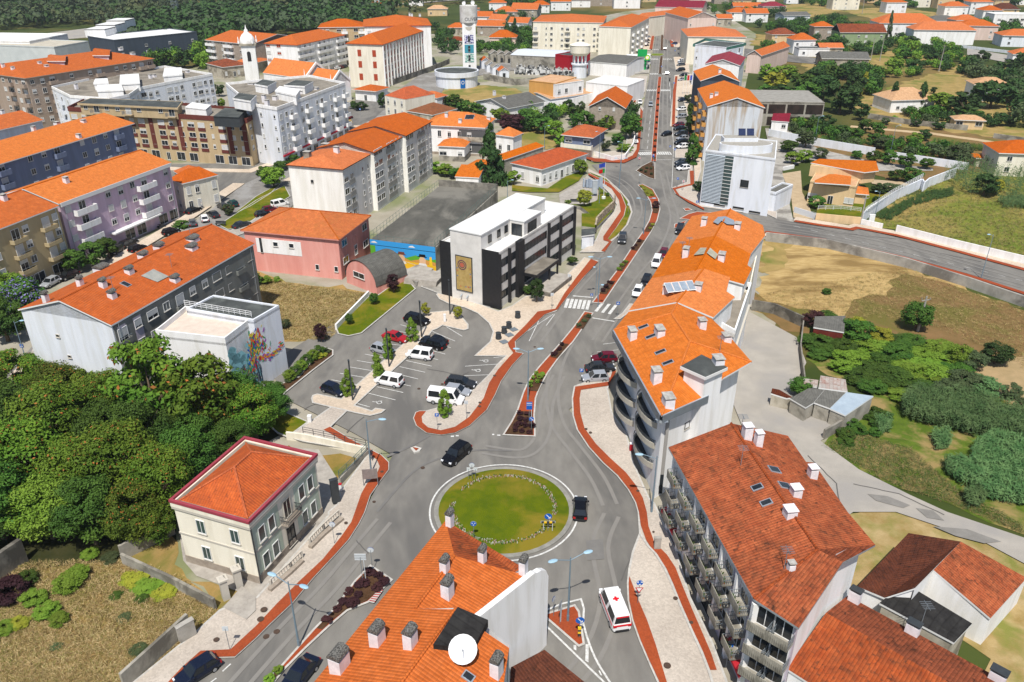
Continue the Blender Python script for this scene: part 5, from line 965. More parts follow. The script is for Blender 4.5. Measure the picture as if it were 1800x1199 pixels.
simple('house','old white corner house with dark eaved orange pyramid roof by the junction','house',((676,168),(712,175),(752,163)),7.0,W_cream,'hip',1,3.0,tile('roof_tile_corner','bb5a32','ab5030','5f3a28',.7,.8),.0,short='the old corner house',facs=((0,.6,3.2,2,'vvv'),),inset=5)
simple('house','small house with bright orange hip roof behind the old corner house','house',((738,168),(768,172),(775,166)),4.6,W_wht2,'hip',0,1.6,T_or,.3,short='the small back house')
simple('house','long low old house with mossy brown tiled roof and cream walls','house',((716,195),(760,202),(824,194)),4.6,W_old,'hip',1,2.4,tile('roof_tile_mossy','8d5638','7c4a30','54402c',.8,.8),.2,short='the long old brown roof',facs=((0,.5,4,1,'vvv'),))
simple('pavilion','small white pavilion with orange hip roof beside the church square','pavilion',((624,157),(660,160),(676,153)),4.2,W_white,'hip',0,1.5,T_or,.8,short='the white pavilion',facs=((0,.2,4,1,'.d.'),))
b=simple('house','white house with dark grey gabled roof below the round tank','house',((837,178),(893,190),(925,172)),4.8,W_white,'gable',1,2.2,T_grey,.5,short='the grey roofed house',chims=[(869,165),(886,173)])
simple('house','orange walled upper block of the modern house beside the cemetery','house',((930,142),(976,147),(1012,136)),8.5,W_ochre,'flat',1,0,mat('roof_sand','c9a27f','b8916e',.5,.9),short='the orange walled house',facs=((1,4.5,3,1,'nqq'),),parap=.15)
simple('house','white wing of the modern house with sand coloured roof','house',((977,149),(1026,142),(1012,133)),8.2,W_white,'flat',0,0,D.materials['roof_sand'],short='the white modern wing',facs=((0,.8,3.4,2,'qq.q'),),parap=.15)
simple('house','low sand roofed lower storey of the modern house','house',((922,163),(968,174),(1030,160)),3.4,W_wht2,'gable',1,1.2,T_pale,.3,short='the sand roofed storey')
simple('warehouse','long white windowless block beside the avenue behind the grey gabled house','building',((1030,145),(1103,152),(1108,138)),7.0,W_white,'flat',0,0,flatw,short='the windowless white block',parap=.3)
simple('house','grey rendered house with steep orange roof beside the avenue','house',((1036,187),(1098,190),(1104,170)),7.2,W_stone,'gable',1,3.4,T_lite,.5,short='the grey gabled house',facs=((0,5,3,1,'.n.n.'),))
simple('shed','low orange roofed outbuilding of the grey gabled house','shed',((1030,201),(1062,206),(1070,196)),3.6,W_stone,'shed',0,1.3,T_or,.3)
b=simple('house','two storey house with blue upper floor and balcony under an orange hip roof','house',((992,236),(1040,241),(1056,226)),6.4,W_blue,'hip',0,2.2,tile('roof_tile_b','b8623a','a55532','6e402c',.5,.9),.8,short='the blue balcony house',facs=((0,3.4,3,1,'l.l',dict(fr=frw)),)); b.at('balcony',balc_mesh(9.5,1.5,'solid',W_cream,metal),0,.5,3.1); b.fac(0,.2,3,1,'d.g'); part('lower_wall',MB().prism(offset_poly(b.P,.04),0,3.0),[W_cream],b.o)
# --- white walls
def gwall(px,h,m,label,t=.3,name='garden_wall',cat='wall',z=0,cap=None):
 P=[G(x,y,0) for x,y in px]; mb=MB()
 for p,q in zip(P,P[1:]):
  d=(q-p).normalized(); n=Vector((-d.y,d.x,0))*t/2; mb.prism([tuple((p+n)[:2]),tuple((q+n)[:2]),tuple((q-n)[:2]),tuple((p-n)[:2])],z,h)
 o=solo(name,mb,[m],label,cat,loc=P[0]); BL.append((label,o,px[0])) if 0 else None; return o
gwall([(1042,275),(1075,285),(1098,282),(1112,262),(1118,235)],1.7,W_white,'curved white wall round the garden corner of the avenue')
gwall(cR([(895,440),(1300,545),(1798,665),(2200,760)]),1.9,W_white,'long white wall along the far pavement of the east street')
gwall(cR([(650,385),(800,418)]),1.5,W_white,'short white wall beside the meter box of the east street')
gwall(cR([(330,355),(645,385)]),1.9,W_peach,'cream wall of the peach house garden'); gwall(cR([(180,300),(330,350)]),1.6,mat('gate_white','c9cdd2'),'white gate of the peach house drive',.1,'gate','gate')
gwall(cR([(655,372),(700,330),(900,205),(1070,125),(1085,150),(1120,120),(1310,45)]),2.6,W_wht2,'long stepped white boundary wall between the lawn and the meadow')
gwall([(1345,424),(1455,437),(1590,470),(1700,505),(1800,540),(1900,580)],2.0,conc,'grey retaining wall between the east street and the straw field',.4,z=-.2)
gwall([(1320,545),(1360,552),(1410,575)],2.0,conc2,'grey wall at the end of the concrete yard'); gwall([(1410,578),(1405,620),(1412,680)],1.6,conc2,'low stained wall beside the concrete yard',.2)
gwall(c12([(385,690),(460,650),(540,600)]),1.6,conc2,'low grey wall in front of the blue roofed garage')
gwall([(1395,296),(1376,300)],1,W_white,'low white wall stub by the concrete ramp')
gwall(cA([(565,1130),(795,890)]),1.3,W_white,'white sloping wall between dry grass and the parking lawn')
gwall([(215,985),(308,938)],2.0,W_conc,'grey garden wall under the trees beside the villa'); gwall([(218,992),(300,1030),(380,1072)],1.5,W_conc,'grey garden wall between dry grass and the villa yard')
gwall([(220,1215),(335,1108)],2.2,W_conc,'tall rough wall along the pavement of the dry field'); gwall([(-30,1040),(48,985)],3,conc2,'ruined grey wall at the left edge under the trees',.5)
gwall(c10([(220,690),(350,705),(780,800)]),1.2,W_cream,'cream wall at the end of the villa yard'); gwall(c10([(790,805),(700,890),(590,1010)]),1.0,W_conc,'grey parapet wall along the pavement beside the villa yard')
def fence(px,h,m,label,step=1.5,z=0,name='fence',cat='fence',bars=3,r=.03,infill=0):
 P=[G(x,y,0) for x,y in px]; o=thing(name,label,cat,P[0]); mb=MB()
 for p,q in zip(P,P[1:]):
  L=(q-p).length; m_=max(1,int(L/step))
  for k in range(m_+1): c=p+(q-p)*k/m_; part('post',MB().tube((c.x,c.y,z),(c.x,c.y,z+h),r*1.4,n=5),[m],o)
  for k in range(bars): zz=z+h*(k+1)/bars; mb.tube((p.x,p.y,zz),(q.x,q.y,zz),r,n=4)
  if infill:
   m_=int(L/infill)
   for k in range(m_): c=p+(q-p)*(k+.5)/m_; mb.tube((c.x,c.y,z+.1),(c.x,c.y,z+h),r*.5,n=4,cap=False)
 part('rail',mb,[m],o); return o
fence(c10([(340,700),(560,745),(780,798)]),1.0,mdark,'dark railing on the cream wall beside the parking exit',z=1.2); fence(c10([(800,800),(700,905),(590,1010)]),1.1,gf,'green mesh fence along the pavement beside the villa yard',z=1.0,infill=.25)
fence(c20([(110,545),(250,420),(330,340)]),1.3,sill,'stone balustrade before the left part of the villa',infill=.35,bars=2,r=.09,name='balustrade',cat='balustrade'); fence(c20([(385,250),(480,150),(590,50)]),1.3,sill,'stone balustrade before the right part of the villa',infill=.35,bars=2,r=.09,name='balustrade',cat='balustrade')
gwall(c20([(100,575),(250,445),(330,368)]),.7,W_stone,'stone plinth wall under the left villa balustrade',.5); gwall(c20([(385,275),(480,180),(610,70)]),.7,W_stone,'stone plinth wall under the right villa balustrade',.5)
fence(cR([(180,298),(330,340)]),1.5,whitem,'white railing gate at the peach house drive',infill=.3); fence(cR([(340,330),(500,330),(640,345)]),1.0,whitem,'white picket railing on the cream wall',z=1.9,infill=.3); fence(cR([(665,372),(860,235),(1070,120)]),1.2,whitem,'white railing on the long stepped boundary wall',z=2.6,infill=.4)
for x,y,l in ((398,1052,'left stone gate pillar in front of the villa'),(421,1033,'right stone gate pillar in front of the villa')):
 c=G(x,y); mb=MB().obox(c,.6,.7,.7,0,2.5).obox(c,.6,.95,.95,2.5,2.7).obox(c,.6,.6,.6,2.7,2.95,tx=.4,ty=.4); solo('gate_pillar',mb,[sill],l,'pillar',loc=c)
# --- peach house
b=simple('villa','peach villa with orange roofs and porch beside the east street lawn','villa',((1424,320),(1505,330),(1534,306)),5.2,W_peach,'flat',0,0,D.materials['roof_sand'],short='the peach villa',facs=((0,.3,4,1,'l.d.l'),),parap=.3)
for q in ([(1432,317),(1457,306),(1497,306),(1495,325),(1432,321)],[(1425,286),(1440,279),(1540,283),(1545,300),(1520,303)],): b.roof([[V(x,y,5.9 if q[0][0]>1430 else 7.6) for x,y in q]],T_new,ridge=False)
part('upper_floor',MB().prism([(p.x,p.y) for p in (G(1425,290,7.3),G(1518,303,7.3),G(1540,300,7.3),G(1538,284,7.3),G(1440,281,7.3))],4.5,7.3),[W_peach],b.o)
simple('porch','open porch with bright orange hip roof beside the peach villa','porch',((1491,338),(1524,341),(1528,331)),3.0,W_peach,'hip',0,1.0,T_new,.5,short='the orange porch')
# --- modern white building with round terrace
b=Bld('office_building','modern white building with louvred green glass front and rounded roof terrace','office building',[(1240,266),(1363,282),(1366,250),(1258,238)],13.4,W_wht2,short='the louvred white building'); b.parapet(.4,.25,None,mat('roof_pavers','a39f96','8f8b83',2,.9))
a,d,n,L=b.edge(0); mb=MB()
for k in range(34): z=1.5+k*.34; p,q=a+d*.3+n*.25,a+d*(L*.3)+n*.25; mb.quad((p.x,p.y,z),(q.x,q.y,z),(q.x-n.x*.2,q.y-n.y*.2,z+.2),(p.x-n.x*.2,p.y-n.y*.2,z+.2))
part('louvres',mb,[zinc],b.o); p,q=a+d*.2+n*.03,a+d*(L*.42)+n*.03; part('glass_front',MB().quad((p.x,p.y,1.2),(q.x,q.y,1.2),(q.x,q.y,13),(p.x,p.y,13)),[gl2],b.o)
mb=MB()
for k in range(14): z=1.3+k*.85; p,q=a+d*(L*.3)+n*.06,a+d*(L*.42)+n*.06; mb.obox(((p+q)/2),math.atan2(d.y,d.x),(q-p).length,.12,z,z+.08)
part('glazing_bars',mb,[frw],b.o)
p=a+d*(L*.6)+n*.03; b.at('window',win_mesh(1.8,1.6,frd,True),0,.62,6.3); b.at('window',win_mesh(2.5,.3,frd,True),0,.3,1.0); b.at('window',win_mesh(2.5,.3,frd,True),0,.58,1.0); b.at('window',win_mesh(2.5,.3,frd,True),0,.82,.6)
cc=G(1292,258,14.3); mb=MB();
cen=(a+d*(L*.5)-n*4.4); pts=[(cen.x+6.2*math.cos(t),cen.y+3.0*math.sin(t)) for t in [2*math.pi*k/32 for k in range(32)]]; part('round_terrace',MB().prism(pts,13.3,15.4),[W_wht2],b.o); part('terrace_floor',MB().prism([(cen.x+(x-cen.x)*.95,cen.y+(y-cen.y)*.93) for x,y in pts],15.3,15.45),[D.materials['roof_pavers']],b.o)
part('penthouse',MB().prism([tuple(cen+Vector((-5,1))),tuple(cen+Vector((3,1))),tuple(cen+Vector((3,4))),tuple(cen+Vector((-5,4)))],13,16.3),[W_wht2],b.o); part('penthouse_roof',MB().prism([tuple(cen+Vector((-4.8,1.2))),tuple(cen+Vector((2.8,1.2))),tuple(cen+Vector((2.8,3.8))),tuple(cen+Vector((-4.8,3.8)))],16.2,16.4),[D.materials['roof_pavers']],b.o)
sp=MB();
for k in (0,1): q=cen+Vector((-1.2+2.0*k,3.0)); sp.add([(q.x,q.y,16.5),(q.x+1.7,q.y,16.5),(q.x+1.9,q.y+1.5,17.8),(q.x+.2,q.y+1.5,17.8)],[(0,1,2,3)])
part('solar_panel',sp,[solar],b.o)
simple('annex','low white annex with grey roof right of the louvred building','building',((1345,338),(1364,342),(1367,322)),4.5,W_wht2,'flat',0,0,T_grey,short='the white annex')
# --- avenue row, far right
simple('apartment_building','tall building with rust streaked grey blank wall and orange roof','apartment building',((1245,187),(1343,189),(1335,158)),15.5,W_stain,'gable',1,2.6,T_new,.3,short='the rust streaked building',chims=[(1250,172),(1259,168)],facs=((3,1,2.9,5,'b.b.b',dict(sty='solid',bm=W_ochre)),))
b=BL[-1];
simple('apartment_building','building with dark slate blue blank gable on the avenue','apartment building',((1232,142),(1300,143),(1300,126)),14.5,W_navy,'gable',1,2.4,T_new,.2,short='the slate blue gable',chims=[(1265,128)])
simple('apartment_building','white building with maroon metal roof on the avenue','apartment building',((1240,112),(1300,115),(1296,100)),13.5,W_white,'gable',1,2.0,T_wine,.3,short='the maroon roofed building')
simple('apartment_building','white apartment block with flat dark roof and green edge','apartment building',((1222,79),(1277,84),(1311,77)),16.5,W_wht2,'flat',0,0,flatg,short='the green edged block',facs=((0,4,3,4,'n.....'),(1,4,3,4,'bb')),parap=.2); Bb=D.objects
b_=[x for x in BL if x[0]=='the green edged block'][0][1]; q=[G(x,y,16.5) for x,y in ((1218,78),(1277,84),(1312,76),(1240,68))]; part('green_edge',MB().prism([(p.x,p.y) for p in q],15.6,16.7,top=False),[mat('green_fascia','4f7d70','456f64')],b_)
simple('house','pale building with long orange hip roof behind the green edged block','building',((1210,64),(1311,65),(1311,52)),13,W_cream,'hip',0,3.2,T_far,.4,short='the long orange hip roof')
simple('apartment_building','beige gabled apartment block at the far end of the avenue','apartment building',((1210,32),(1260,31),(1260,20)),15,W_rose,'gable',1,3.2,T_far,.3,short='the beige gabled block',facs=((0,4,3,3,'n...n'),))
simple('building','pink house with wide maroon roof at the head of the avenue','building',((1152,12),(1235,14),(1230,4)),9,W_rose,'gable',0,3,T_wine,.4,short='the maroon roof at the avenue head')
simple('workshop','long two storey concrete building with dark windows behind the avenue row','building',((1318,179),(1450,181),(1432,160)),8.0,W_conc,'flat',0,0,mat('roof_concrete','98958e','85827b',.6,.9),short='the concrete workshop',parap=.15)
w_=D.objects[BL[-1][1].name]; a_,b_=G(1318,179,8),G(1450,181,8); d_=(b_-a_).normalized(); n_=Vector((d_.y,-d_.x,0)); L_=(b_-a_).length
for k in range(4):
 for z0,z1 in ((4.2,7.3),(.4,3.2)):
  if k or z0>4: p,q=a_+d_*(L_*(k+.05)/4)+n_*.06,a_+d_*(L_*(k+.95)/4)+n_*.06; part('window_band',MB().quad((p.x,p.y,z0),(q.x,q.y,z0),(q.x,q.y,z1),(p.x,p.y,z1)),[mat('glass_brown',(.05,.035,.028),(.02,.016,.014),.5,.3)],w_)
simple('garage','small white garage with wine red roof below the concrete workshop','garage',((1357,212),(1386,214),(1384,203)),3.6,W_white,'shed',0,.9,T_wine,.2,short='the wine roofed garage',facs=((0,.6,3,1,'.w'),))
simple('building','old pinkish hall with long orange roof right of the avenue','building',((1314,96),(1338,98),(1396,82)),8,W_rose,'gable',1,2.2,T_far,.4,short='the pinkish hall')
# --- cream apartment row, left of the avenue
simple('apartment_building','long cream apartment block with orange roof left of the avenue','apartment building',((937,38),(1060,40),(1062,28)),15,W_cream,'hip',0,2.6,T_far,.3,short='the long cream block',facs=((0,1.5,2.9,4,'b.nw.wb.ww.wb'),))
simple('apartment_building','taller cream block with blank wall at the corner of the avenue','apartment building',((1053,46),(1109,48),(1118,30)),15,W_cream,'hip',1,2.6,T_far,.3,short='the blank cream block',facs=((1,1.5,2.9,4,'bbbb',dict(sty='solid',bm=W_white)),))
simple('apartment_building','narrow row building with orange roof on the left of the avenue','apartment building',((1118,30),(1130,31),(1137,20)),12,W_cream,'hip',1,2.2,T_far,.3)
simple('warehouse','grey roofed warehouse below the cream blocks','warehouse',((1034,108),(1102,113),(1100,97)),6,W_white,'gable',0,1.2,T_grey,.2,short='the grey warehouse')
simple('warehouse','long white roofed warehouse beside the cemetery','warehouse',((898,96),(985,100),(982,88)),6,W_conc,'gable',0,1.0,mat('roof_white_sheet','cdd2d8','c0c6cd',1,.6),.2,short='the white roofed warehouse'); simple('warehouse','small hall with bright red wall beside the second water tower','hall',((976,97),(1002,100),(1006,90)),7,mat('wall_red',(.35,.01,.02)),'flat',0,0,flatg,short='the red walled hall')
# --- west quarter
lil=simple('apartment_building','lilac apartment building with white balconies and orange roof','apartment building',((103,357),(297,286),(245,262)),13.0,W_lil,'gable',0,2.2,T_new,.4,short='the lilac block',fm=frw,facs=((0,3.8,2.95,3,'wb.wqwb.w',dict(sty='solid',bm=W_white,bw=5.2,bd=1.2)),(0,.1,3,1,'sss.ss.ss')),chims=[(117,321)])
lil.band(12.2,13,frw,.5,'eaves_box',[0]); lil.at('awning',MB().box(-7,-1.5,-.15,7,0,.15).mesh('awning',[frw]),0,.55,3.3)
simple('apartment_building','beige apartment building with small balconies at the left edge','apartment building',((-90,436),(100,362),(48,328)),13.0,W_beige,'gable',0,2.4,T_or,.3,short='the beige block',facs=((0,3.8,2.95,3,'wbww.bw.bw',dict(sty='low',bm=W_beige,bw=3.2)),(0,.1,3,1,'s.s.sss.ss')),chims=[(8,352)])
blu=simple('apartment_building','blue grey apartment building with long bright orange roof','apartment building',((-70,308),(231,217),(163,203)),14,W_blue,'gable',0,2.2,T_new,.6,short='the blue grey block',fm=frw,facs=((0,2.5,3,4,'wwb.wwb.wqwb.',dict(sty='solid',bm=W_blue)),),chims=[(60,230),(139,242),(147,215),(100,218)])
simple('apartment_building','orange roofed block behind the blue grey building at the left edge','apartment building',((-80,246),(73,211),(30,198)),13,W_wht2,'gable',0,2,T_or,.4,short='the red roofed block',chims=[(5,200)])
g=Bld('apartment_building','long yellow and maroon apartment building with flat roof','apartment building',[(120,193),(434,214),(459,198),(300,184),(150,178)],12.6,W_yel,short='the yellow and maroon block'); g.parapet(.9,.3,W_brown,flatr,.12)
g.fac(0,3.4,2.9,3,'lwn.wlwlnlwwllnlwl',shp=(0,.4,1)); g.fac(0,.1,3,1,'s.ss.ssdss.sss',shp=(0,)); g.fac(1,3.4,2.9,3,'w.w')
for f in range(3):
 for u in (.09,.2,.255,.36,.415,.53,.58,.69,.75,.86): g.at('wall_panel',gmesh('bp2',lambda:MB().box(-1.2,-.12,0,1.2,0,1.0).mesh('wall_panel',[W_brown])),0,u,3.3+2.9*f)
for u in (.16,.31,.47,.63,.9,.98): g.at('wall_panel',gmesh('bp',lambda:MB().box(-.7,-.15,0,.7,0,9.2).mesh('wall_panel',[W_brown])),0,u,3.3)
g.far=False
g2=Bld('penthouse','dark flat roofed top floor on the yellow and maroon block','building',[(140,182),(310,190),(318,180),(160,174)],15.2,W_yel,z0=12.4,short='the dark top floor'); g2.parapet(.15,.2,None,flatg,.5); g2.fac(0,12.8,3,1,'wbwwbw.wb',sty='rail')
for px,l in (([(325,189),(362,193),(371,185),(338,180)],'white rooftop plant room on the yellow and maroon block'),([(375,205),(420,207),(433,193),(395,190)],'dark glazed roof terrace room at the right end of the yellow and maroon block')):
 x=Bld('roof_room',l,'building',px,14.8,W_white if 'white' in l else mdark,z0=12.5); x.parapet(.1,.1,None,flatw if 'white' in l else flatg)
w1=Bld('apartment_building','white flat roofed apartment building with curved corner','apartment building',[(91,156),(123,172),(193,177),(228,170),(245,158),(374,133),(290,119),(165,140)],13.5,W_wht2,short='the white curved corner block'); w1.parapet(.8,.3,W_white,flatr); w1.fac(4,1.5,2.9,4,'lqw.lqw.wlwq',shp=(0,.4,1)); w1.fac(0,1.5,2.9,4,'wbw',sty='solid'); w1.fac(3,1.5,2.9,4,'ll')
for px,l in (([(171,160),(216,158),(212,148),(172,150)],'white roof room with small dark slot windows on the curved block'),([(211,148),(245,146),(243,130),(212,132)],'white roof tower on the curved corner block'),([(287,134),(320,131),(318,119),(290,120)],'white roof room near the right end of the curved block'),([(165,147),(190,146),(188,138),(168,139)],'low white roof box at the left of the curved block')): x=Bld('roof_room',l,'building',px,15.7,W_white,z0=13.5); x.parapet(.1,.1,None,flatw,.15)
w1.chim([(135,157),(265,138),(272,136),(330,128)],.8,.8,2.2,i=4)
w2=Bld('apartment_building','white blue shaded apartment building with red awning line and roof rooms','apartment building',[(397,150),(440,186),(487,194),(607,149),(545,136)],16,W_wht2,short='the white corner block'); w2.parapet(.8,.3,W_white,flatr); w2.fac(2,3.6,3.0,4,'qwb.qb.wb.qb.b',sty='solid',bm=W_white,shp=(0,.4,1)); w2.fac(2,.1,3,1,'ssssssssss'); w2.fac(1,3.6,3,4,'.n.n'); w2.band(3.2,3.6,mat('red_band',(.4,.02,.04)),.4,'awning',[2]); w2.far=False
for px,l in (([(484,160),(520,168),(527,158),(492,152)],'white roof room in the middle of the white corner block'),([(410,173),(440,178),(450,168),(420,164)],'white roof room at the left end of the white corner block'),([(448,148),(470,152),(485,144),(462,140)],'dark roofed roof room behind the middle of the white corner block'),([(500,150),(535,152),(550,144),(520,141)],'long dark roofed roof room at the back of the white corner block')): x=Bld('roof_room',l,'building',px,18.4,W_white,z0=16); x.parapet(.1,.1,None,flatw if 'middle of' in l and 'behind' not in l else flatg,.15)
w2.chim([(465,180),(470,186),(484,176),(530,165),(536,160),(555,157),(432,145),(443,148)],.9,.9,2.6,i=2)
simple('apartment_building','tan brick apartment building with long orange roof and roof lights','apartment building',((-70,122),(45,137),(260,102)),17.5,W_tan,'hip',1,2.6,T_or,.5,short='the tan block',inset=8,facs=((0,2.5,3,5,'bwbwb.wbwb',dict(sty='solid',bm=W_tan)),(1,2.5,3,5,'wqb.w.wb.wwqbb',dict(sty='solid',bm=W_tan))),chims=[(6,118),(23,122),(70,112),(82,117),(212,86),(233,94)],fm=W_tan)
for px,l in (([(85,107),(112,107),(116,99),(90,96)],'dormer box with orange roof on the left part of the tan block'),([(165,97),(190,97),(193,88),(168,85)],'dormer box with orange roof on the right part of the tan block')):
 x=Bld('roof_dormer',l,'building',px,19.9,W_lav,z0=17.5); x.quadroof('gable',0,.8,.5,T_or)
hw=simple('warehouse','huge white windowless hall with pale roof behind the tan block','warehouse',((-60,78),(95,84),(142,73)),13,mat('wall_hall','c3c7c6','b5baba',.3,.7),'flat',1,0,mat('roof_hall','bdb6a6','aaa394',.4,.9),short='the white hall',parap=.4)
simple('warehouse','white stepped warehouse at the top left edge','warehouse',((-80,72),(52,74),(50,60)),14,W_white,'flat',0,0,flatw,short='the stepped warehouse')
simple('apartment_building','modern slate grey block with row of white roof boxes','apartment building',((154,65),(200,72),(250,45)),12,W_navy,'flat',0,0,flatw,short='the slate modern block',facs=((1,1,3,3,'w.w.w.w'),))
for i,(x0,y0,l) in enumerate(((180,62,'nearest'),(198,54,'second nearest'),(215,46,'farthest'))):
 c=G(x0,y0,12); P=[(c.x-5,c.y-7),(c.x+5,c.y-7),(c.x+5,c.y+6),(c.x-5,c.y+6)]; x=Bld('roof_room','white roof box on the slate modern block, %s of three'%l,'building',P,15.5,W_white,z0=12,world=True); x.parapet(.1,.1,None,flatw)
simple('house','long old white house with weathered orange roof beside the church','house',((392,118),(436,113),(428,104)),5,W_old,'hip',0,2.4,T_old,.4,short='the old white house',facs=((0,.5,4,1,'v.dv.v'),))
simple('house','old orange roofed house between the white house and church tower','house',((410,110),(440,112),(450,103)),5,W_old,'hip',0,2.4,T_far,.4)
b=simple('apartment_building','grey and white apartment block with balconies at the forest edge','apartment building',((362,70),(442,78),(470,60)),12.5,W_stone,'gable',0,3,T_far,.5,short='the forest edge block',facs=((0,1.5,2.9,4,'bb.wbb.wbb',dict(sty='solid',bm=W_white,pm=gl)),))
simple('house','white corner house with orange tiled roof and rounded corner by the left street','house',((299,315),(321,322),(362,302)),7.4,W_cream,'hip',1,2.2,T_lite,.3,short='the white corner house',facs=((1,.4,3.4,2,'vv.v'),(0,.4,3.4,2,'v')))
simple('shop_house','cream flat fronted shop house next to the white corner house','house',((321,310),(362,303),(405,284)),7.2,W_old,'hip',1,1.6,T_or,.2,short='the cream shop house',facs=((1,.4,3.4,2,'vq.qv'),))
def orange(b): pass
o1=simple('apartment_building','long white slab block with brick red shutters and orange hip roof','apartment building',((610,76),(672,78),(757,51)),17.5,W_cream,'hip',1,3.4,T_far,.5,short='the long shuttered slab',fm=shb)
o1.far=False
for f in range(6):
 for k in range(16):
  if f*16+k<96: o1.at('window',gmesh('shb',lambda:MB().box(-.45,-.08,0,.45,0,2.0).mesh('window',[shb])) if (k*7+f*3)%4 else win_mesh(.9,1.6,frw,True,gl),1,(k+.5)/16,.8+f*2.8)
for u in (.33,.75):
 for z in (3,8,12.5): o1.at('window',gmesh('shb2',lambda:MB().box(-.8,-.08,0,.8,0,2.6).mesh('window',[shb])),0,u,z)
mb=MB(); a,d,n,L=o1.edge(1)
for k in range(17): p=a+d*(L*k/16)+n*.25; mb.obox((p.x,p.y),math.atan2(d.y,d.x),.4,.5,0,16.8)
part('pilaster',mb,[W_white],o1.o)
simple('apartment_building','tall orange roofed block behind the long shuttered slab','apartment building',((640,46),(757,44),(785,32)),20,W_white,'hip',0,3.4,T_far,.5,short='the tall back block',fm=shb,facs=((1,1,2.9,6,'ttttt'),(0,10,2.9,3,'b.tbbt.'),),chims=[(720,27),(724,27),(738,27)])
simple('apartment_building','white block with brick red pillars and recessed balconies near the church','apartment building',((466,76),(522,79),(597,61)),14,W_white,'hip',1,3.2,T_far,.5,short='the red pillar block',fm=shb,facs=((0,2.6,3,4,'l.l...',dict(pm=shb)),(1,2.6,3,4,'bbb.bbb.bb',dict(sty='solid',bm=W_white,bw=4.5))))
rp=[x for x in BL if x[0]=='the red pillar block'][0][1];
simple('apartment_building','yellow and white apartment block with orange roof behind the red pillar block','apartment building',((560,48),(640,47),(680,40)),17,W_yel,'hip',0,3,T_far,.5,short='the yellow white block',facs=((0,2,3,5,'lb.lb.lb',dict(sty='solid',bm=W_white)),))
# --- church
C1=[G(463,128,8.5),G(536,138,8.5)]; d=(C1[1]-C1[0]).normalized(); n=Vector((-d.y,d.x,0)); P=[C1[0],C1[1],C1[1]+n*13,C1[0]+n*13]
ch=Bld('church','white church with long orange nave roof, bell tower beside it','church',[(p.x,p.y) for p in P],8.5,W_white,short='the church',world=True); ch.quadroof('gable',0,5.0,.2,T_new)
q0=C1[1]+d*.6; P2=[q0+n*1.5,q0+n*1.5+d*12,q0+n*11.5+d*12,q0+n*11.5]; x=Bld('x','x','x',[(p.x,p.y) for p in P2],7.5,W_white,world=True,par=ch.o); BL.pop(); x.quadroof('gable',0,4.2,.2,T_new)
gm=MB()
for e in (C1[1]+d*.2,q0+d*12.1):
 pts=[e+n*-.2,e+n*13.2,e+n*6.5+Vector((0,0,0))]; gm.add([Vector((pts[0].x,pts[0].y,7)),Vector((pts[1].x,pts[1].y,7)),Vector((pts[1].x,pts[1].y,9)),Vector((pts[2].x,pts[2].y,14.2 if e is not None else 0)),Vector((pts[0].x,pts[0].y,9))],[(0,1,2,3,4),(4,3,2,1,0)]) if 0 else None
for e,zt,ww,o0 in ((C1[1],13.9,13,0),(q0+d*12,12.1,10,1.5)):
 A_=e+n*o0; B_2=e+n*(o0+ww); M_=e+n*(o0+ww/2); ze=9.0 if zt>13 else 8.0
 for p,q in ((Vector((A_.x,A_.y,ze)),Vector((M_.x,M_.y,zt))),(Vector((M_.x,M_.y,zt)),Vector((B_2.x,B_2.y,ze)))):
  gm.add([p-d*.25,q-d*.25,q+d*.25,p+d*.25],[(0,1,2,3)]); up_=Vector((0,0,.9)); gm.add([p+d*.25-up_,q+d*.25-up_,q+d*.25,p+d*.25],[(0,1,2,3)]); gm.add([p-d*.25-up_,q-d*.25-up_,q-d*.25,p-d*.25],[(0,1,2,3)])
 for c_ in (A_,B_2): part('pinnacle',MB().tube((c_.x,c_.y,ze-.5),(c_.x,c_.y,ze+3),.35,.05,n=6),[W_white],ch.o)
part('gable_coping',gm,[W_white],ch.o)
c=G(446,150); tb=MB().obox(c,.25,5.6,5.6,0,16.5); tw_=thing('bell_tower','white church bell tower with ornate dome and arched openings','bell tower',(c.x,c.y,0)); BL.append(('the bell tower',tw_,(445,100))); part('shaft',tb,[W_white],tw_)
part('cornice',MB().obox(c,.25,6.8,6.8,16.5,17.2),[W_old],tw_); part('dome',MB().lathe((c.x,c.y,17.2),[(3.1,0),(3.2,1.0),(2.8,2.2),(2.0,3.3),(1.1,4.0),(.8,4.6),(.9,5.0),(.3,5.6),(.15,6.6),(.02,7.2)],12),[W_white],tw_,True)
for e in ((1,1),(1,-1),(-1,1),(-1,-1)): part('pinnacle',MB().lathe((c.x+e[0]*2.9,c.y+e[1]*2.9,17.2),[(.35,0),(.4,.8),(.15,1.4),(.25,1.8),(.03,2.8)],8),[W_white],tw_,True)
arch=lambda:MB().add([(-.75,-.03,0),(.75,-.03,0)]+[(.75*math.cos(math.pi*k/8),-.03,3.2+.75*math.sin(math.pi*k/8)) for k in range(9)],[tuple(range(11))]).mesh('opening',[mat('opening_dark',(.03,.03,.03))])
for th in (0,math.pi/2,math.pi,-math.pi/2):
 nx,ny=math.sin(.25+th),-math.cos(.25+th); link('opening',gmesh('arch',arch),tw_,(nx*2.84,ny*2.84,10.2),.25+th)
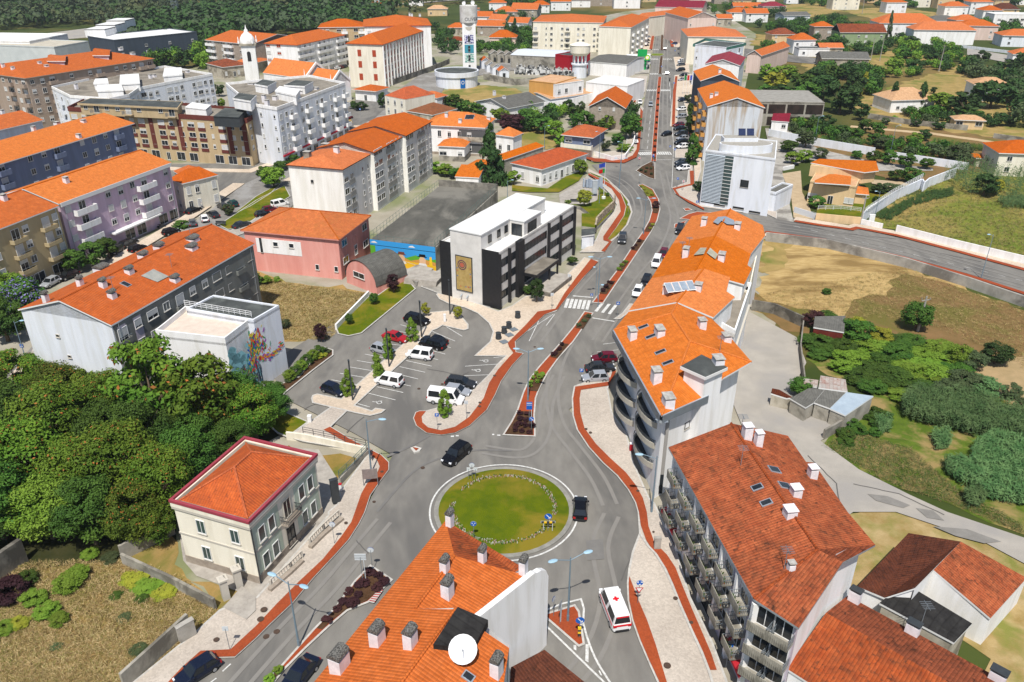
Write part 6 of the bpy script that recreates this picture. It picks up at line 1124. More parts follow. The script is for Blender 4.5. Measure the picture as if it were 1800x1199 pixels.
# --- water towers and tank
c=G(826,127); o=thing('water_tower','tall white water tower with round tank on top and patterned tile panels','water tower',(c.x,c.y,0)); BL.append(('the tall water tower',o,(816,60))); mb=MB().obox(c,.05,6.3,6.3,0,21.5,tx=.96,ty=.96); part('shaft',mb,[W_white],o); part('tank',MB().lathe((c.x,c.y,20.8),[(3.2,0),(4.0,1.2),(4.0,8.2),(3.7,8.2),(3.6,7.9)],28),[W_stain if 0 else mat('tank_white','cfcecb','b5b3ae',.6,.9)],o,False)
pat1=mat('tile_pattern_blue','d8d8e4','3b3a78',1.6,.7,lo=.49,hi=.51); pat2=mat('tile_teal','3f93a6','3a8799',1,.7); pat3=mat('tile_pattern_green','d5dcd8','3f8a78',1.6,.7,lo=.49,hi=.51)
for z,m_ in ((13.2,pat1),(9.0,pat2),(4.9+0,pat3)): link('tile_panel',MB().box(-2.1,-.06,0,2.1,0,3.6).mesh('tile_panel',[m_]),o,(0.1,-3.17,z),.05)
for z in (1.2,2.6,5.6,7.0,9.6,11.0,13.9,15.2): link('window',win_mesh(.8,1.0,frd,True),o,(0.1,-3.24,z),.05)
link('window',MB().add([(0,-.02,0)]+[(1.5*math.cos(-math.pi*k/10),-.02,1.5*math.sin(-math.pi*k/10)) for k in range(11)],[(0,k+1,k+2) for k in range(10)]).mesh('half_round',[sill]),o,(.1,-3.1,20.2),.05)
def text(s_,size,m,par,loc,rot,bend=None,ext=.01,al='CENTER'):
 cu=D.curves.new('lettering','FONT'); cu.body=s_; cu.size=size; cu.extrude=ext; cu.align_x=al; t=D.objects.new('lettering',cu); COL.objects.link(t); bpy.context.view_layer.update(); me=D.meshes.new_from_object(t.evaluated_get(bpy.context.evaluated_depsgraph_get())); D.objects.remove(t); me.materials.clear(); me.materials.append(m)
 if bend:
  for v in me.vertices: x,y,z=v.co; th=x/bend; v.co=((bend+z)*math.sin(th),-(bend+z)*math.cos(th),y)
  o=link('lettering',me,par,loc,rot)
 else:
  for v in me.vertices: x,y,z=v.co; v.co=(x,-z,y)
  o=link('lettering',me,par,loc,rot)
 return o
text('OLIVEIRA',2.0,mat('lettering_grey','55585c'),o,(0,0,22.8),.62,bend=4.05)
part('antenna',MB().tube((c.x-1.5,c.y,29),(c.x-1.5,c.y,31),.08,n=5).tube((c.x+1.6,c.y,29),(c.x+1.6,c.y,31.5),.08,n=5),[whitem],o); part('satellite_dish',dish_mb(Vector((c.x-2,c.y-1,30)),.8,(0,-1,.2),dish_mb(Vector((c.x+2,c.y-1,30.2)),.9,(.3,-1,.2),MB())),[whitem],o)
c=G(801,157); o=thing('water_tank','low round white water tank with dark flat roof and blue emblem panel','water tank',(c.x,c.y,0)); cy=c.y+8.9; cx=c.x; BL.append(('the round tank',o,(800,145)))
part('wall',MB().lathe((cx,cy,0),[(8.9,0),(8.9,4.4),(9.4,4.5),(9.4,6.4),(8.9,6.4),(8.9,6.0)],40),[W_wht2],o); part('roof',MB().lathe((cx,cy,5.9),[(8.9,0),(8.9,.15)],40),[flatg],o)
th=math.radians(20); link('emblem_panel',MB().add([((8.98)*math.sin(t_),-(8.98)*math.cos(t_),z) for z in (.3,4.3) for t_ in (th-.12,th,th+.12)],[(0,1,4,3),(1,2,5,4)]).mesh('emblem_panel',[mat('emblem_panel_blue',(.01,.12,.4))]),o,(cx-c.x,cy-c.y,0))
link('emblem_ring',MB().add([((9.02)*math.sin(th+.075*math.cos(a_)*r_),-(9.02)*math.cos(th+.06*math.cos(a_)*r_),2.6+.75*r_*math.sin(a_)) for r_ in (1,.7) for a_ in [2*math.pi*k/14 for k in range(14)]],[(k,(k+1)%14,14+(k+1)%14,14+k) for k in range(14)]).mesh('emblem_ring',[whitem]),o,(cx-c.x,cy-c.y,0))
c=G(1018,136); o=thing('water_tower','short white mushroom water tower on a ring of columns beside the cemetery','water tower',(c.x,c.y,0)); BL.append(('the mushroom water tower',o,(1018,110))); part('drum',MB().lathe(c,[(3.3,0),(3.3,5.5),(3.8,5.6),(3.8,6.2),(3.3,6.2)],24),[W_wht2],o); part('tank',MB().lathe((c.x,c.y,9.5),[(3.2,0),(4.4,1.2),(4.6,4.4),(4.8,4.4),(2.4,5.3),(.7,5.7),(.7,6.5),(.2,6.8)],28),[W_cream],o,False)
for k in range(10): t_=2*math.pi*k/10; part('column',MB().tube((c.x+2.9*math.cos(t_),c.y+2.9*math.sin(t_),6),(c.x+2.9*math.cos(t_),c.y+2.9*math.sin(t_),9.8),.25,n=6),[W_white],o)
# --- petrol station
c=[G(*q,5.2) for q in ((1102,105),(1143,104),(1143,97),(1101,98))]; P=[(p.x,p.y) for p in c]; cc=sum((Vector(p) for p in P),Vector((0,0)))/4; o=thing('petrol_station','petrol station canopy with green and white edge beside the avenue','petrol station',(cc.x,cc.y,0)); BL.append(('the petrol station',o,(1122,100)))
part('canopy',MB().prism(P,4.6,5.8,0,1),[mat('station_green',(.01,.33,.08)),W_white],o); part('canopy_trim',MB().prism(offset_poly(P,.08),5.15,5.85,top=False),[W_white],o)
for k in range(4): q=Vector(P[k])*.75+cc*.25; part('post',MB().obox(q,0,.5,.5,0,4.6),[W_white],o)
q=G(1127,124); part('price_pillar',MB().obox(q,0,4.4,.6,.3,9.5),[D.materials['station_green']],o); dsk=MB(); sc_=Vector((cc.x+3,P[0][1]-.3,6.2))
def disk(mb,c,r,mi,y): mb.add([(c.x+r*math.cos(2*math.pi*k/16),c.y-y,c.z+r*math.sin(2*math.pi*k/16)) for k in range(16)],[tuple(range(16))],mi)
disk(dsk,sc_,1.3,0,0); disk(dsk,sc_,.95,1,.03); disk(dsk,sc_,.6,2,.06); part('emblem',dsk,[D.materials['station_green'],mat('emblem_yellow',(.75,.7,.05)),W_white],o)
# ================= vehicles
tyre=mat('tyre',(.02,.02,.02)); rim=mat('rim',(.45,.46,.48),rough=.35,metal=.6); hl=mat('headlight',(.75,.77,.8),rough=.15); tl=mat('taillight',(.35,.01,.01),rough=.25); plast=mat('plastic_black',(.025,.025,.027),rough=.6); cgl=mat('car_glass',(.01,.013,.016),rough=.06,spec=.8)
PAINT=dict(black=(.008,.008,.01),navy=(.012,.018,.04),silver=(.42,.44,.47),white=(.8,.8,.8),red=(.35,.01,.015),grey=(.09,.1,.11),darkgrey=(.035,.038,.042),wine=(.16,.006,.02),green=(.01,.07,.06),blue=(.02,.05,.14))
def paint(c): return mat('car_paint_'+c,PAINT[c],rough=.22,metal=0 if c in('white','red') else .35,spec=.6)
CT=dict(hatch=(4.0,1.7,1.47,.88,.84,.95,.25,-1.45,-1.85),sedan=(4.6,1.76,1.43,.9,.86,.95,.2,-1.05,-1.75),estate=(4.6,1.76,1.47,.9,.86,1.05,.35,-1.75,-2.15),suv=(4.6,1.85,1.68,1.02,.98,1.1,.45,-1.7,-2.1),van=(4.3,1.75,1.82,1.05,.95,1.35,.75,-1.95,-2.05),bigvan=(5.2,1.95,2.15,1.2,1.05,1.9,1.35,-2.45,-2.5))
def car_parts(t):
 L,W,H,bz,hz,xa,xb,xc,xd=CT[t]; h=L/2; w=W/2; P={}
 def sec(x,zt,ws,zb=.22): return [(x,y*ws,z) for y,z in ((-w*.9,zb),(-w,zb+.18),(-w*1.0,.55*(zt)+.12),(-w*.94,zt-.04),(-w*.8,zt),(w*.8,zt),(w*.94,zt-.04),(w,.55*zt+.12),(w,zb+.18),(w*.9,zb))]
 S=[(-h,bz-.25,.86,.36),(-h+.08,bz-.04,.93,.28),(-h+.5,bz+.0,.99,.22),(xd+.2,bz,1,.22),(0,bz,1.0,.2),(xa,bz-.01,1,.2),(h-.65,hz-.04,.98,.22),(h-.22,hz-.14,.92,.24),(h-.04,hz-.3,.84,.3),(h,hz-.4,.78,.36)]
 mb=MB(); V=[];F=[]
 for x,zt,ws,zb in S: V+=sec(x,zt,ws,zb)
 for k in range(len(S)-1):
  for i in range(10): F.append((k*10+i,k*10+(i+1)%10,(k+1)*10+(i+1)%10,(k+1)*10+i)[::-1])
 F.append(tuple(range(10))); F.append(tuple(range((len(S)-1)*10,len(S)*10))[::-1]); mb.add(V,F,0)
 wb=w*.93; wr=w*.74; zr=H; R=[(xa,-wb,bz-.02),(xa,wb,bz-.02),(xd,wb,bz-.02),(xd,-wb,bz-.02),(xb,-wr,zr-.03),(xb,wr,zr-.03),(xc,wr,zr-.03),(xc,-wr,zr-.03)]
 mb.add(R,[(0,1,5,4),(1,2,6,5),(2,3,7,6),(3,0,4,7)],0)
 e=.12; T=[(xb-e,-wr+e,zr),(xb-e,wr-e,zr),(xc+e,wr-e,zr),(xc+e,-wr+e,zr)]; mb.add([R[4],R[5],R[6],R[7]]+T,[(0,1,5,4),(1,2,6,5),(2,3,7,6),(3,0,4,7),(4,5,6,7)],0)
 mb.box(h-.1,-w*.55,.25,h+.03,w*.55,.5,1); mb.box(-h-.03,-w*.7,.28,-h+.08,w*.7,.5,1)
 for y in (-1,1): mb.box(xa-.35,y*(w*.97),bz,xa-.15,y*(w+.13),bz+.13,0)
 P['body']=mb
 def inset(q,k=.1,o=.012,dz=0):
  q=[Vector(p) for p in q]; c=sum(q,Vector((0,0,0)))/len(q); n=(q[1]-q[0]).cross(q[2]-q[1]).normalized();
  if n.dot(c-Vector((0,0,.6)))<0: n=-n
  return [p+(c-p)*k+n*o for p in q]
 g=MB(); g.add(inset([R[0],R[1],R[5],R[4]],.09),[(0,1,2,3)]); P['windscreen']=g
 if t not in('x',): g=MB(); g.add(inset([R[2],R[3],R[7],R[6]],.12),[(0,1,2,3)]); P['rear_window']=g
 for nm,a,b_,c_,d_ in (('l',0,3,7,4),('r',2,1,5,6)):
  q=[Vector(R[i]) for i in (a,b_,c_,d_)]; g=MB(); m=.5 if t!='bigvan' else .38
  n=2 if t in('hatch','sedan','suv','estate','bigvan') else 2
  A,B,C_,D_=q
  for k in range(n):
   t0,t1=k/n+.03,(k+1)/n-.03
   g.add(inset([A.lerp(B,t0),A.lerp(B,t1),D_.lerp(C_,t1),D_.lerp(C_,t0)],.09,.012),[(0,1,2,3)])
  P['side_window_'+nm]=g
 for y in (-1,1):
  P['headlight%d'%y]=MB().add([(h-.03,y*w*.45,hz-.38),(h-.1,y*w*.8,hz-.36),(h-.28,y*w*.88,hz-.17),(h-.14,y*w*.5,hz-.2)],[(0,1,2,3),(3,2,1,0)]) if 0 else MB().box(h-.22,y*w*.48,hz-.38,h-.01,y*w*.84,hz-.2)
  P['taillight%d'%y]=MB().box(-h-.015,y*w*.58,bz-.38,-h+.16,y*w*.92,bz-.14)
 return P
def wheel_mesh(r=.32):
 mb=MB(); n=16
 for a,b_,mi in ((-.11,.11,0),):
  mb.tube((0,-.11,0),(0,.11,0),r,n=n,mi=0);
 return mb.mesh('wheel',[tyre],False)
def rim_mesh(r=.32):
 mb=MB(); mb.tube((0,-.118,0),(0,.118,0),r*.62,n=12,mi=0); return mb.mesh('rim',[rim])
def car(px,py,fx,fy,t,col,label,near=None,group=None,z=.2,cat='car',dec=None):
 A=G(px,py,.6); B=G(fx,fy,.6); yw=math.atan2(B.y-A.y,B.x-A.x); L,W,H=CT[t][:3]; near=A.y<190 if near is None else near
 o=thing({'van':'parked_van','bigvan':'van'}.get(t,'parked_car'),label,'van' if 'van' in t else cat,(A.x,A.y,z+.01),group,yw); o.name={'van':'van','bigvan':'van'}.get(t,'car')
 pm=paint(col); wr=.33 if t in('suv','bigvan') else .3
 def mk():
  P=car_parts(t);
  if not near:
   m=MB();
   for k,p in P.items(): m.add(p.v,p.f,0); m.m[-len(p.f):]=[(1 if 'window' in k or 'wind' in k else 2 if 'head' in k else 3 if 'tail' in k else mm) if k!='body' else (0 if mm==0 else 4) for mm in p.m]
   for sx in (-.3,.3):
    for y in (-1,1): m.tube((sx*L+.02,y*(W/2-.1)-.1,wr),(sx*L+.02,y*(W/2-.1)+.1,wr),wr,n=10,mi=4)
   return m.mesh('car_body',[pm,cgl,hl,tl,tyre])
  return {k:p.mesh(k,[cgl if 'wind' in k else hl if 'head' in k else tl if 'tail' in k else pm]+([plast] if k=='body' else []),k=='body' and 0) for k,p in P.items()}
 M=gmesh(('car',t,col,near),mk)
 if not near: link('body',M,o); return o
 for k,me in M.items(): link({'l':'side_window','r':'side_window'}.get(k[-1],k) if k.startswith('side') else k.rstrip('-1'),me,o)
 for sx in (-.305,.31):
  for y in (-1,1): wo=link('wheel',gmesh(('wh',wr),lambda:wheel_mesh(wr)),o,(sx*L,y*(W/2-.09),wr)); link('rim',gmesh(('rm',wr),lambda:rim_mesh(wr)),wo)
 return o
G1='cars in the parking lot'
q=lambda a,b:(450+a/4,600+b/4)
car(*q(1410,800),*q(1340,860),'suv','black','black suv driving round the roundabout near the painted triangle')
car(1020,894,1021,870,'hatch','black','black hatchback leaving the roundabout beside the right kerb')
car(*q(548,345),*q(620,370),'hatch','navy','dark blue hatchback at the lower left end of the parking lot',group=G1)
car(*q(935,285),*q(860,270),'van','white','white windowed minivan in the middle of the parking lot',group=G1)
car(*q(1150,100),*q(1080,90),'van','white','white panel van above the white minivan in the parking lot',group=G1)
car(*q(890,62),*q(960,80),'hatch','silver','silver hatchback left of the small tree in the parking lot',group=G1)
car(*q(1240,25),*q(1160,5),'estate','black','black estate car in front of two black cars in the parking lot',group=G1)
car(763,600,745,596,'sedan','black','black saloon parked just behind the black estate car',group=G1)
car(696,594,716,599,'sedan','red','bright red car in the parking lot',group=G1)
car(733,564,750,568,'suv','black','black car at the top of the left parking row by the small yellow tree',group=G1)
car(*q(1440,298),*q(1530,310),'estate','darkgrey','dark grey estate car beside the handicap bays',group=G1)
car(*q(1415,355),*q(1480,365),'hatch','silver','silver hatchback between the dark estate and the white van',group=G1)
car(*q(1335,412),*q(1440,425),'bigvan','white','large white van behind the young tree at the paved island',group=G1)
q=lambda a,b:(900+a/4,600+b/4)
car(*q(585,258),*q(510,262),'hatch','silver','silver hatchback beside the blue parking sign',z=.2); car(*q(620,190),*q(700,185),'sedan','darkgrey','dark grey saloon between silver and red cars below the balconies'); car(*q(648,122),*q(580,125),'hatch','wine','wine red car beside the top round balcony')
q=lambda a,b:(900+a/4,900+b/4)
amb=car(*q(718,690),*q(655,530),'bigvan','white','white ambulance van with a red cross on its roof',cat='ambulance'); amb['category']='ambulance'
redm=mat('red_marking',(.6,.01,.02)); mb=MB(); mb.box(-.55,-.12,2.155,.05,.12,2.165); mb.box(-.37,-.3,2.156,-.13,.3,2.166); mb.box(-2.635,-.9,.95,-2.60,.9,1.15); mb.box(-2.4,-.99,.95,2.0,-.98,1.1); mb.box(-2.4,.98,.95,2.0,.99,1.1); mb.box(-2.55,-.6,1.98,-2.5,.6,2.08); link('red_cross_markings',mb.mesh('red_cross_markings',[redm]),amb)
c5=lambda a,b:(a/4,900+b/4)
car(347,1181,*c5(1270,1199),'hatch','navy','dark blue hatchback parked beside the red path at the lower left'); car(525,1190,505,1215,'sedan','navy','dark blue car partly hidden by the roof edge of the dish building')
car(1094,421,1090,440,'suv','darkgrey','dark grey car coming down the curved road'); car(1195,405,1190,420,'suv','black','black car parked at the top of the terrace'); car(1166,447,1160,460,'hatch','wine','wine red car half hidden by the terrace roof'); car(1154,463,1148,478,'van','white','white van half hidden by the terrace roof',group=None); car(1136,494,1128,510,'hatch','black','black car peeping out below the third terrace roof'); car(1121,514,1113,530,'hatch','white','white car just visible at the terrace eaves')
cn=lambda a,b:(900+a/4,b/4)
car(*cn(900,722),*cn(905,750),'hatch','white','white car driving on the left lane of the avenue'); car(*cn(975,738),*cn(975,770),'hatch','silver','silver blue car beside the white car on the avenue'); car(*cn(1085,945),*cn(1060,950),'hatch','black','black car alone on the right carriageway of the avenue'); car(*cn(868,1000),*cn(868,980),'hatch','grey','grey car by the white garden wall of the avenue')
AV='cars parked along the right side of the avenue'
rowc=[(1190,770,'white','hatch'),(1190,822,'silver','hatch'),(1172,880,'wine','hatch'),(1180,905,'black','sedan'),(1190,945,'darkgrey','suv'),(1198,975,'silver','hatch'),(1190,1005,'black','suv'),(1198,1032,'white','hatch'),(1192,1142,'grey','hatch'),(1190,1165,'black','hatch'),(1205,1185,'white','hatch'),(1200,562,'silver','estate'),(1205,532,'black','hatch'),(1185,494,'black','suv'),(1200,705,'navy','hatch'),(1187,458,'grey','estate'),(1190,440,'silver','hatch'),(1190,428,'white','hatch')]
names={0:'lone white car just above the first avenue tree',1:'silver car left of the first avenue tree',2:'wine red car in the avenue row',3:'black saloon next to the wine red car in the avenue row',4:'dark grey car in the avenue row just above the silver one',5:'silver hatchback among black cars of the avenue row',6:'black car behind the white hatchback in the avenue row',7:'white hatchback at the lower end of the avenue row',8:'grey car above the black car below the blue pedestrian sign',9:'black car between grey and white cars below the blue sign',10:'white car beside the lower avenue tree',11:'silver estate car parked by the flags',12:'black car just above the silver estate by the flags',13:'black suv alone between two paved strips of the avenue',14:'dark blue car half under a tree on the avenue',15:'grey estate nearest in the row of three at the avenue crossing',16:'silver car in the row of three at the avenue crossing',17:'white car farthest in the row of three at the avenue crossing'}
for i,(x,y,c,t) in enumerate(rowc): car(*cn(x,y),*cn(x-40,y+4),t,c,names[i],group=AV)
for i,(x,y,c) in enumerate(((1150,210,'black'),(1140,236,'wine'),(1140,262,'navy'),(1142,285,'white'),(1142,308,'blue'),(1185,342,'darkgrey'))): car(*cn(x,y),*cn(x-30,y+3),'hatch',c,['black','wine red','navy','white','blue','dark grey'][i]+' car in the right row beyond the avenue junction, '+['farthest','second','third','fourth','fifth','nearest'][i],group=AV)
for i,(x,y,c) in enumerate(((968,243,'black'),(958,262,'silver'),(952,285,'navy'),(948,303,'grey'),(944,320,'black'))): car(*cn(x,y),*cn(x+25,y-4),'hatch',c,['farthest','second farthest','middle','second nearest','nearest'][i]+' car of the left row beside the cream blocks',group='cars parked by the cream blocks')
for x,y,fy,c,l in ((1085,187,170,'white','white car far up the avenue'),(1075,345,330,'darkgrey','dark car at the avenue junction'),(1090,517,500,'silver','silver car at the zebra crossing of the avenue'),(1077,117,130,'black','small dark car at the top end of the avenue'),(1100,98,90,'white','white van at the top end of the avenue'),(720,487,490,'grey','grey car beside the petrol station')): car(*cn(x,y),*cn(x,fy),'van' if 'van' in l else 'hatch',c,l)
car(*cn(940,475),*cn(970,470),'hatch','black','black car under the petrol station canopy'); car(*cn(945,433),*cn(970,430),'estate','blue','blue car behind the petrol station pillar')
ca=lambda a,b:(a/4,300+b/4)
for x,y,fx,fy,t,c,l in ((905,515,960,490,'estate','black','black estate car below the lilac block awning'),(820,565,800,580,'hatch','darkgrey','dark car behind the second street tree'),(355,790,300,820,'hatch','silver','silver car parked below the beige block shops'),(480,740,440,755,'hatch','black','black car half hidden by a street tree below the beige block'),(1360,283,1410,262,'sedan','black','black saloon in front of the cream shop house'),(1480,218,1530,200,'sedan','navy','dark car nearest the old street beyond the shop house'),(1637,235,1600,215,'hatch','green','dark green car on the left street'),(1565,255,1540,240,'hatch','darkgrey','dark grey car beside the dark green car'),(1497,310,1460,290,'sedan','darkgrey','dark grey saloon beside the white car on the left street'),(1438,340,1430,320,'hatch','white','white car on the left street near the lawn'),(1355,370,1350,350,'hatch','grey','grey car below the white car near the hedge'),(970,550,1010,535,'hatch','black','black car beyond the long roof on the left street'),(1205,432,1230,425,'hatch','black','black car tucked above the long roof ridge'),(1700,385,1740,372,'sedan','darkgrey','dark saloon beside the pink hall roof')): car(*ca(x,y),*ca(fx,fy),t,c,l,group='cars parked in the left street')
car(46,672,20,690,'hatch','navy','dark blue car half hidden behind the leafy trees at left'); car(492,360,500,358,'van','white','white and orange van between lawn and pink hall'); car(475,369,490,366,'hatch','wine','wine red car behind the pink hall roof'); car(463,377,478,374,'hatch','black','black car beside the wine red car behind the pink hall')
for x,y,c,l in ((594,120,'white','white car under the red pillar block canopy'),(606,117,'navy','blue car next to the white car under the canopy'),(600,118.5,'wine','red car squeezed under the red pillar block canopy'),(612,207,'wine','dark red car at the corner by the white corner block')): car(x,y,x+8,y-2,'hatch',c,l)
def moto(px,py,ang,label,rider=False):
 c=G(px,py,.3); o=thing('motorcycle',label,'motorcycle',(c.x,c.y,.25),rz=ang);
 for x in (-.65,.65): link('wheel',gmesh('mw',lambda:MB().tube((0,-.06,0),(0,.06,0),.3,n=14).mesh('wheel',[tyre])),o,(x,0,.3))
 link('body',gmesh('mbody',lambda:MB().obox((0,0),0,1.0,.28,.4,.75,tx=.7).obox((-.35,0),0,.7,.26,.75,.85).tube((.65,0,.3),(.45,0,1.0),.05).tube((.42,-.35,1.02),(.42,.35,1.02),.03).mesh('body',[plast])),o)
 return o
moto(284,400,.5,'motorcycle parked on the pavement below the lilac block'); m=moto(1177,143,math.pi/2,'motorcycle ridden up the right carriageway of the avenue')
def person(px,py,label,shirt,sitting=False,z=.2,yaw=0,obj_name='person'):
 c=G(px,py,z); V=[(0,0,.92),(0,0,1.15),(0,.0,1.42),(0,0,1.52),(0,0,1.68),(.19,0,1.42),(.25,.02,1.14),(.24,-.12,.9),(-.19,0,1.42),(-.25,.02,1.14),(-.24,-.1,.9),(.1,0,.88),(.12,-.05,.48),(.12,.03,.06),(.12,-.16,.04),(-.1,0,.88),(-.12,.06,.48),(-.13,.14,.06),(-.13,-.04,.04)]
 if sitting: V[12]=(.2,-.4,.75);V[13]=(.22,-.3,.3);V[14]=(.22,-.45,.28);V[16]=(-.2,-.4,.75);V[17]=(-.22,-.3,.3);V[18]=(-.22,-.45,.28);V[7]=(.28,-.42,1.0);V[10]=(-.28,-.42,1.0)
 E=[(0,1),(1,2),(2,3),(3,4),(2,5),(5,6),(6,7),(2,8),(8,9),(9,10),(0,11),(11,12),(12,13),(13,14),(0,15),(15,16),(16,17),(17,18)]; Rr=[.14,.13,.15,.055,.1,.07,.055,.035,.07,.055,.035,.1,.065,.045,.04,.1,.065,.045,.04]
 me=D.meshes.new('person'); me.from_pydata(V,E,[]); o=D.objects.new('person',me); COL.objects.link(o); mo=o.modifiers.new('skin','SKIN');
 for i,sv in enumerate(me.skin_vertices[0].data): sv.radius=(Rr[i],Rr[i]); sv.use_root=(i==0)
 o.modifiers.new('s','SUBSURF').levels=1; bpy.context.view_layer.update(); m2=D.meshes.new_from_object(o.evaluated_get(bpy.context.evaluated_depsgraph_get())); D.objects.remove(o)
 ms=[mat('skin_tone',(.45,.25,.17)),mat('shirt_'+label[:12],shirt),mat('trousers_dark',(.04,.05,.08)),mat('hair_dark',(.03,.02,.015))]
 m2.materials.clear(); [m2.materials.append(x) for x in ms]
 for p in m2.polygons: zc=p.center.z; p.material_index=3 if zc>1.68 else 0 if zc>1.5 else (1 if zc>.95 or (abs(p.center.x)>.2 and zc>1.05) else 2); p.use_smooth=True
 o=link('person',m2,None,(c.x,c.y,c.z),yaw); return tag(o,label,'person')
person(1177,143,'person in dark clothes riding the motorcycle on the avenue',(.03,.03,.04),True,.3,math.pi)
person(356,368,'person in pale shirt standing between parked cars on the left street',(.4,.4,.38)); person(653,808,'person in dark top walking past the lamp beside the red path',(.1,.12,.2),z=.5); person(1107,567/4*1+130-130+0,'person in white shirt on the avenue pavement',(.7,.7,.7)) if 0 else None
# ================= street furniture
lampm=mat('lamp_paint','6f8390','7b8e9a',1,.5,metal=.2); lheadm=mat('lamp_head','8fb0c4','9fbccb',1,.4)
def lamp(px,py,h,arms,label,group='street lamps',col=None,r=.09,z=.2,head=.95):
 c=G(px,py,z); o=thing('street_lamp',label,'street lamp',(c.x,c.y,z),group); col=col or lampm
 link('pole',MB().tube((0,0,0),(0,0,h),r*1.25,r*.6,n=8).tube((0,0,0),(0,0,.9),r*1.5,r*1.5,n=8).mesh('pole',[col]),o)
 for ang,ln in arms:
  dx,dy=math.cos(ang),math.sin(ang); am=MB().tube((0,0,h-.35),(dx*ln,dy*ln,h+.1),.045,n=6); ao=link('arm',am.mesh('arm',[col]),o)
  hm=MB(); V=[];F=[];m_=10
  for k,(t,rr,zz) in enumerate(((0,.05,.04),(.15,.2,.1),(.5,.26,.14),(.85,.2,.1),(1,.04,.02))):
   for i in range(m_): a_=2*math.pi*i/m_; lx=ln+t*head; yy=rr*math.cos(a_); z_=h+.12+zz*math.sin(a_)*.7; V.append((dx*lx-dy*yy,dy*lx+dx*yy,z_))
   if k: F+=[((k-1)*m_+i,(k-1)*m_+(i+1)%m_,k*m_+(i+1)%m_,k*m_+i) for i in range(m_)]
  hm.add(V,F); link('lamp_head',hm.mesh('lamp_head',[lheadm],True),ao)
 return o
lamp(998,1093,8.2,((math.radians(20),1.3),(math.radians(200),1.3)),'two armed street lamp on the red triangle island'); lamp(526,1137,8.2,((math.radians(-25),1.3),(math.radians(155),1.3)),'two armed street lamp on the south west median')
lamp(928,705,8.2,((math.radians(8),1.2),(math.radians(172),1.2)),'two armed street lamp on the median near the roundabout'); lamp(1051,527,8.2,((0,1.2),(math.pi,1.2)),'two armed street lamp on the median by the crossing'); lamp(1131,413,8.2,((0,1.2),(math.pi,1.2)),'two armed street lamp on the bend of the median')
lamp(653,833,8,((math.radians(-5),1.5),),'single armed lamp on the pavement beside the parking exit'); lamp(1145,902,8,((math.radians(175),1.5),),'single armed lamp on the pavement below the balcony block'); lamp(1088,333,8,((0,.8),(math.pi,.8)),'street lamp on the grass verge of the bend')
for x,y,h,l in ((684,644,6.5,'slim square lamp post at the second tree of the parking lot'),(620,703,6.5,'slim square lamp post at the lower end of the parking lot'),(791,552,6.5,'slim square lamp post in front of the office plaque'),(741,592,6.5,'slim square lamp post beside the upper parking tree')):
 c=G(x,y,.4); o=thing('lamp_post',l,'street lamp',(c.x,c.y,.4),'slim lamp posts'); link('pole',gmesh('slim',lambda:MB().obox((0,0),.3,.2,.2,0,6.3).mesh('pole',[mdark])),o); link('lamp_head',gmesh('slimh',lambda:MB().obox((.0,0),.3,.24,.5,6.3,6.45).mesh('lamp_head',[mdark])),o)
lamp(1051+0,540,4.2,((0,.3),),'short lamp with flat head beside the crossing sign',r=.06,head=.6); lamp(1047,519,5.5,((math.radians(200),.3),),'thin pole lamp left of the crossing on the median',r=.05,head=.5)
for x,y,h,l in ((957,262,7,'thin lamp behind the low white school'),(1053,280,8,'thin lamp beside the blue balcony house'),(1091,300,8,'lamp pole at the wall of the bend'),(187,423,8,'pole lamp in front of the lilac block'),(16,487,8,'pole lamp in front of the beige block'),(47,636,7,'curved lamp beside the white gable'),(1432,250,8,'pole lamp at the white wall below the workshop'),(1565,268,8,'pole lamp beside the garden plots'),(1724,490,9,'thin lamp on the near pavement of the east street'),(892,352,5,'small lamp behind the court wall'),(1538,380,6,'lamp beside the meadow wall'),(1005,165,8,'lamp near the windowless block'),(1053,362,5,'short lamp at the park lawn')):
 lamp(x,y,h,((math.radians(random.choice((0,180,200,-20))),.9),),l,r=.07,head=.7)
def upole(px,py,h,label):
 c=G(px,py); solo('utility_pole',MB().obox(c,.3,.35,.28,0,h,tx=.55,ty=.6).obox(c,.3,1.6,.12,h-.8,h-.65).tube((c.x+.7,c.y,h-.6),(c.x+.7,c.y,h-.3),.06,n=6).tube((c.x-.7,c.y,h-.6),(c.x-.7,c.y,h-.3),.06,n=6),[conc],label,'utility pole',loc=c,group='utility poles')
upole(1512,396,7,'concrete utility pole beside the white meter box of the east street'); upole(1613,583,6.5,'leaning grey utility pole in front of the lone tree of the dry field'); upole(1650,126,12,'tall concrete pole among the orchard trees'); upole(1530,107,11,'concrete pole left of the purple bush'); upole(1546,108,11,'brown pole just right of the concrete pole'); upole(1515,25,13,'far electricity pole at the top right')
sblue=mat('sign_blue',(.01,.1,.42)); sred=mat('sign_red',(.5,.02,.02)); sback=mat('sign_back','c3c8cb'); syel=mat('sign_yellow',(.8,.5,.02))
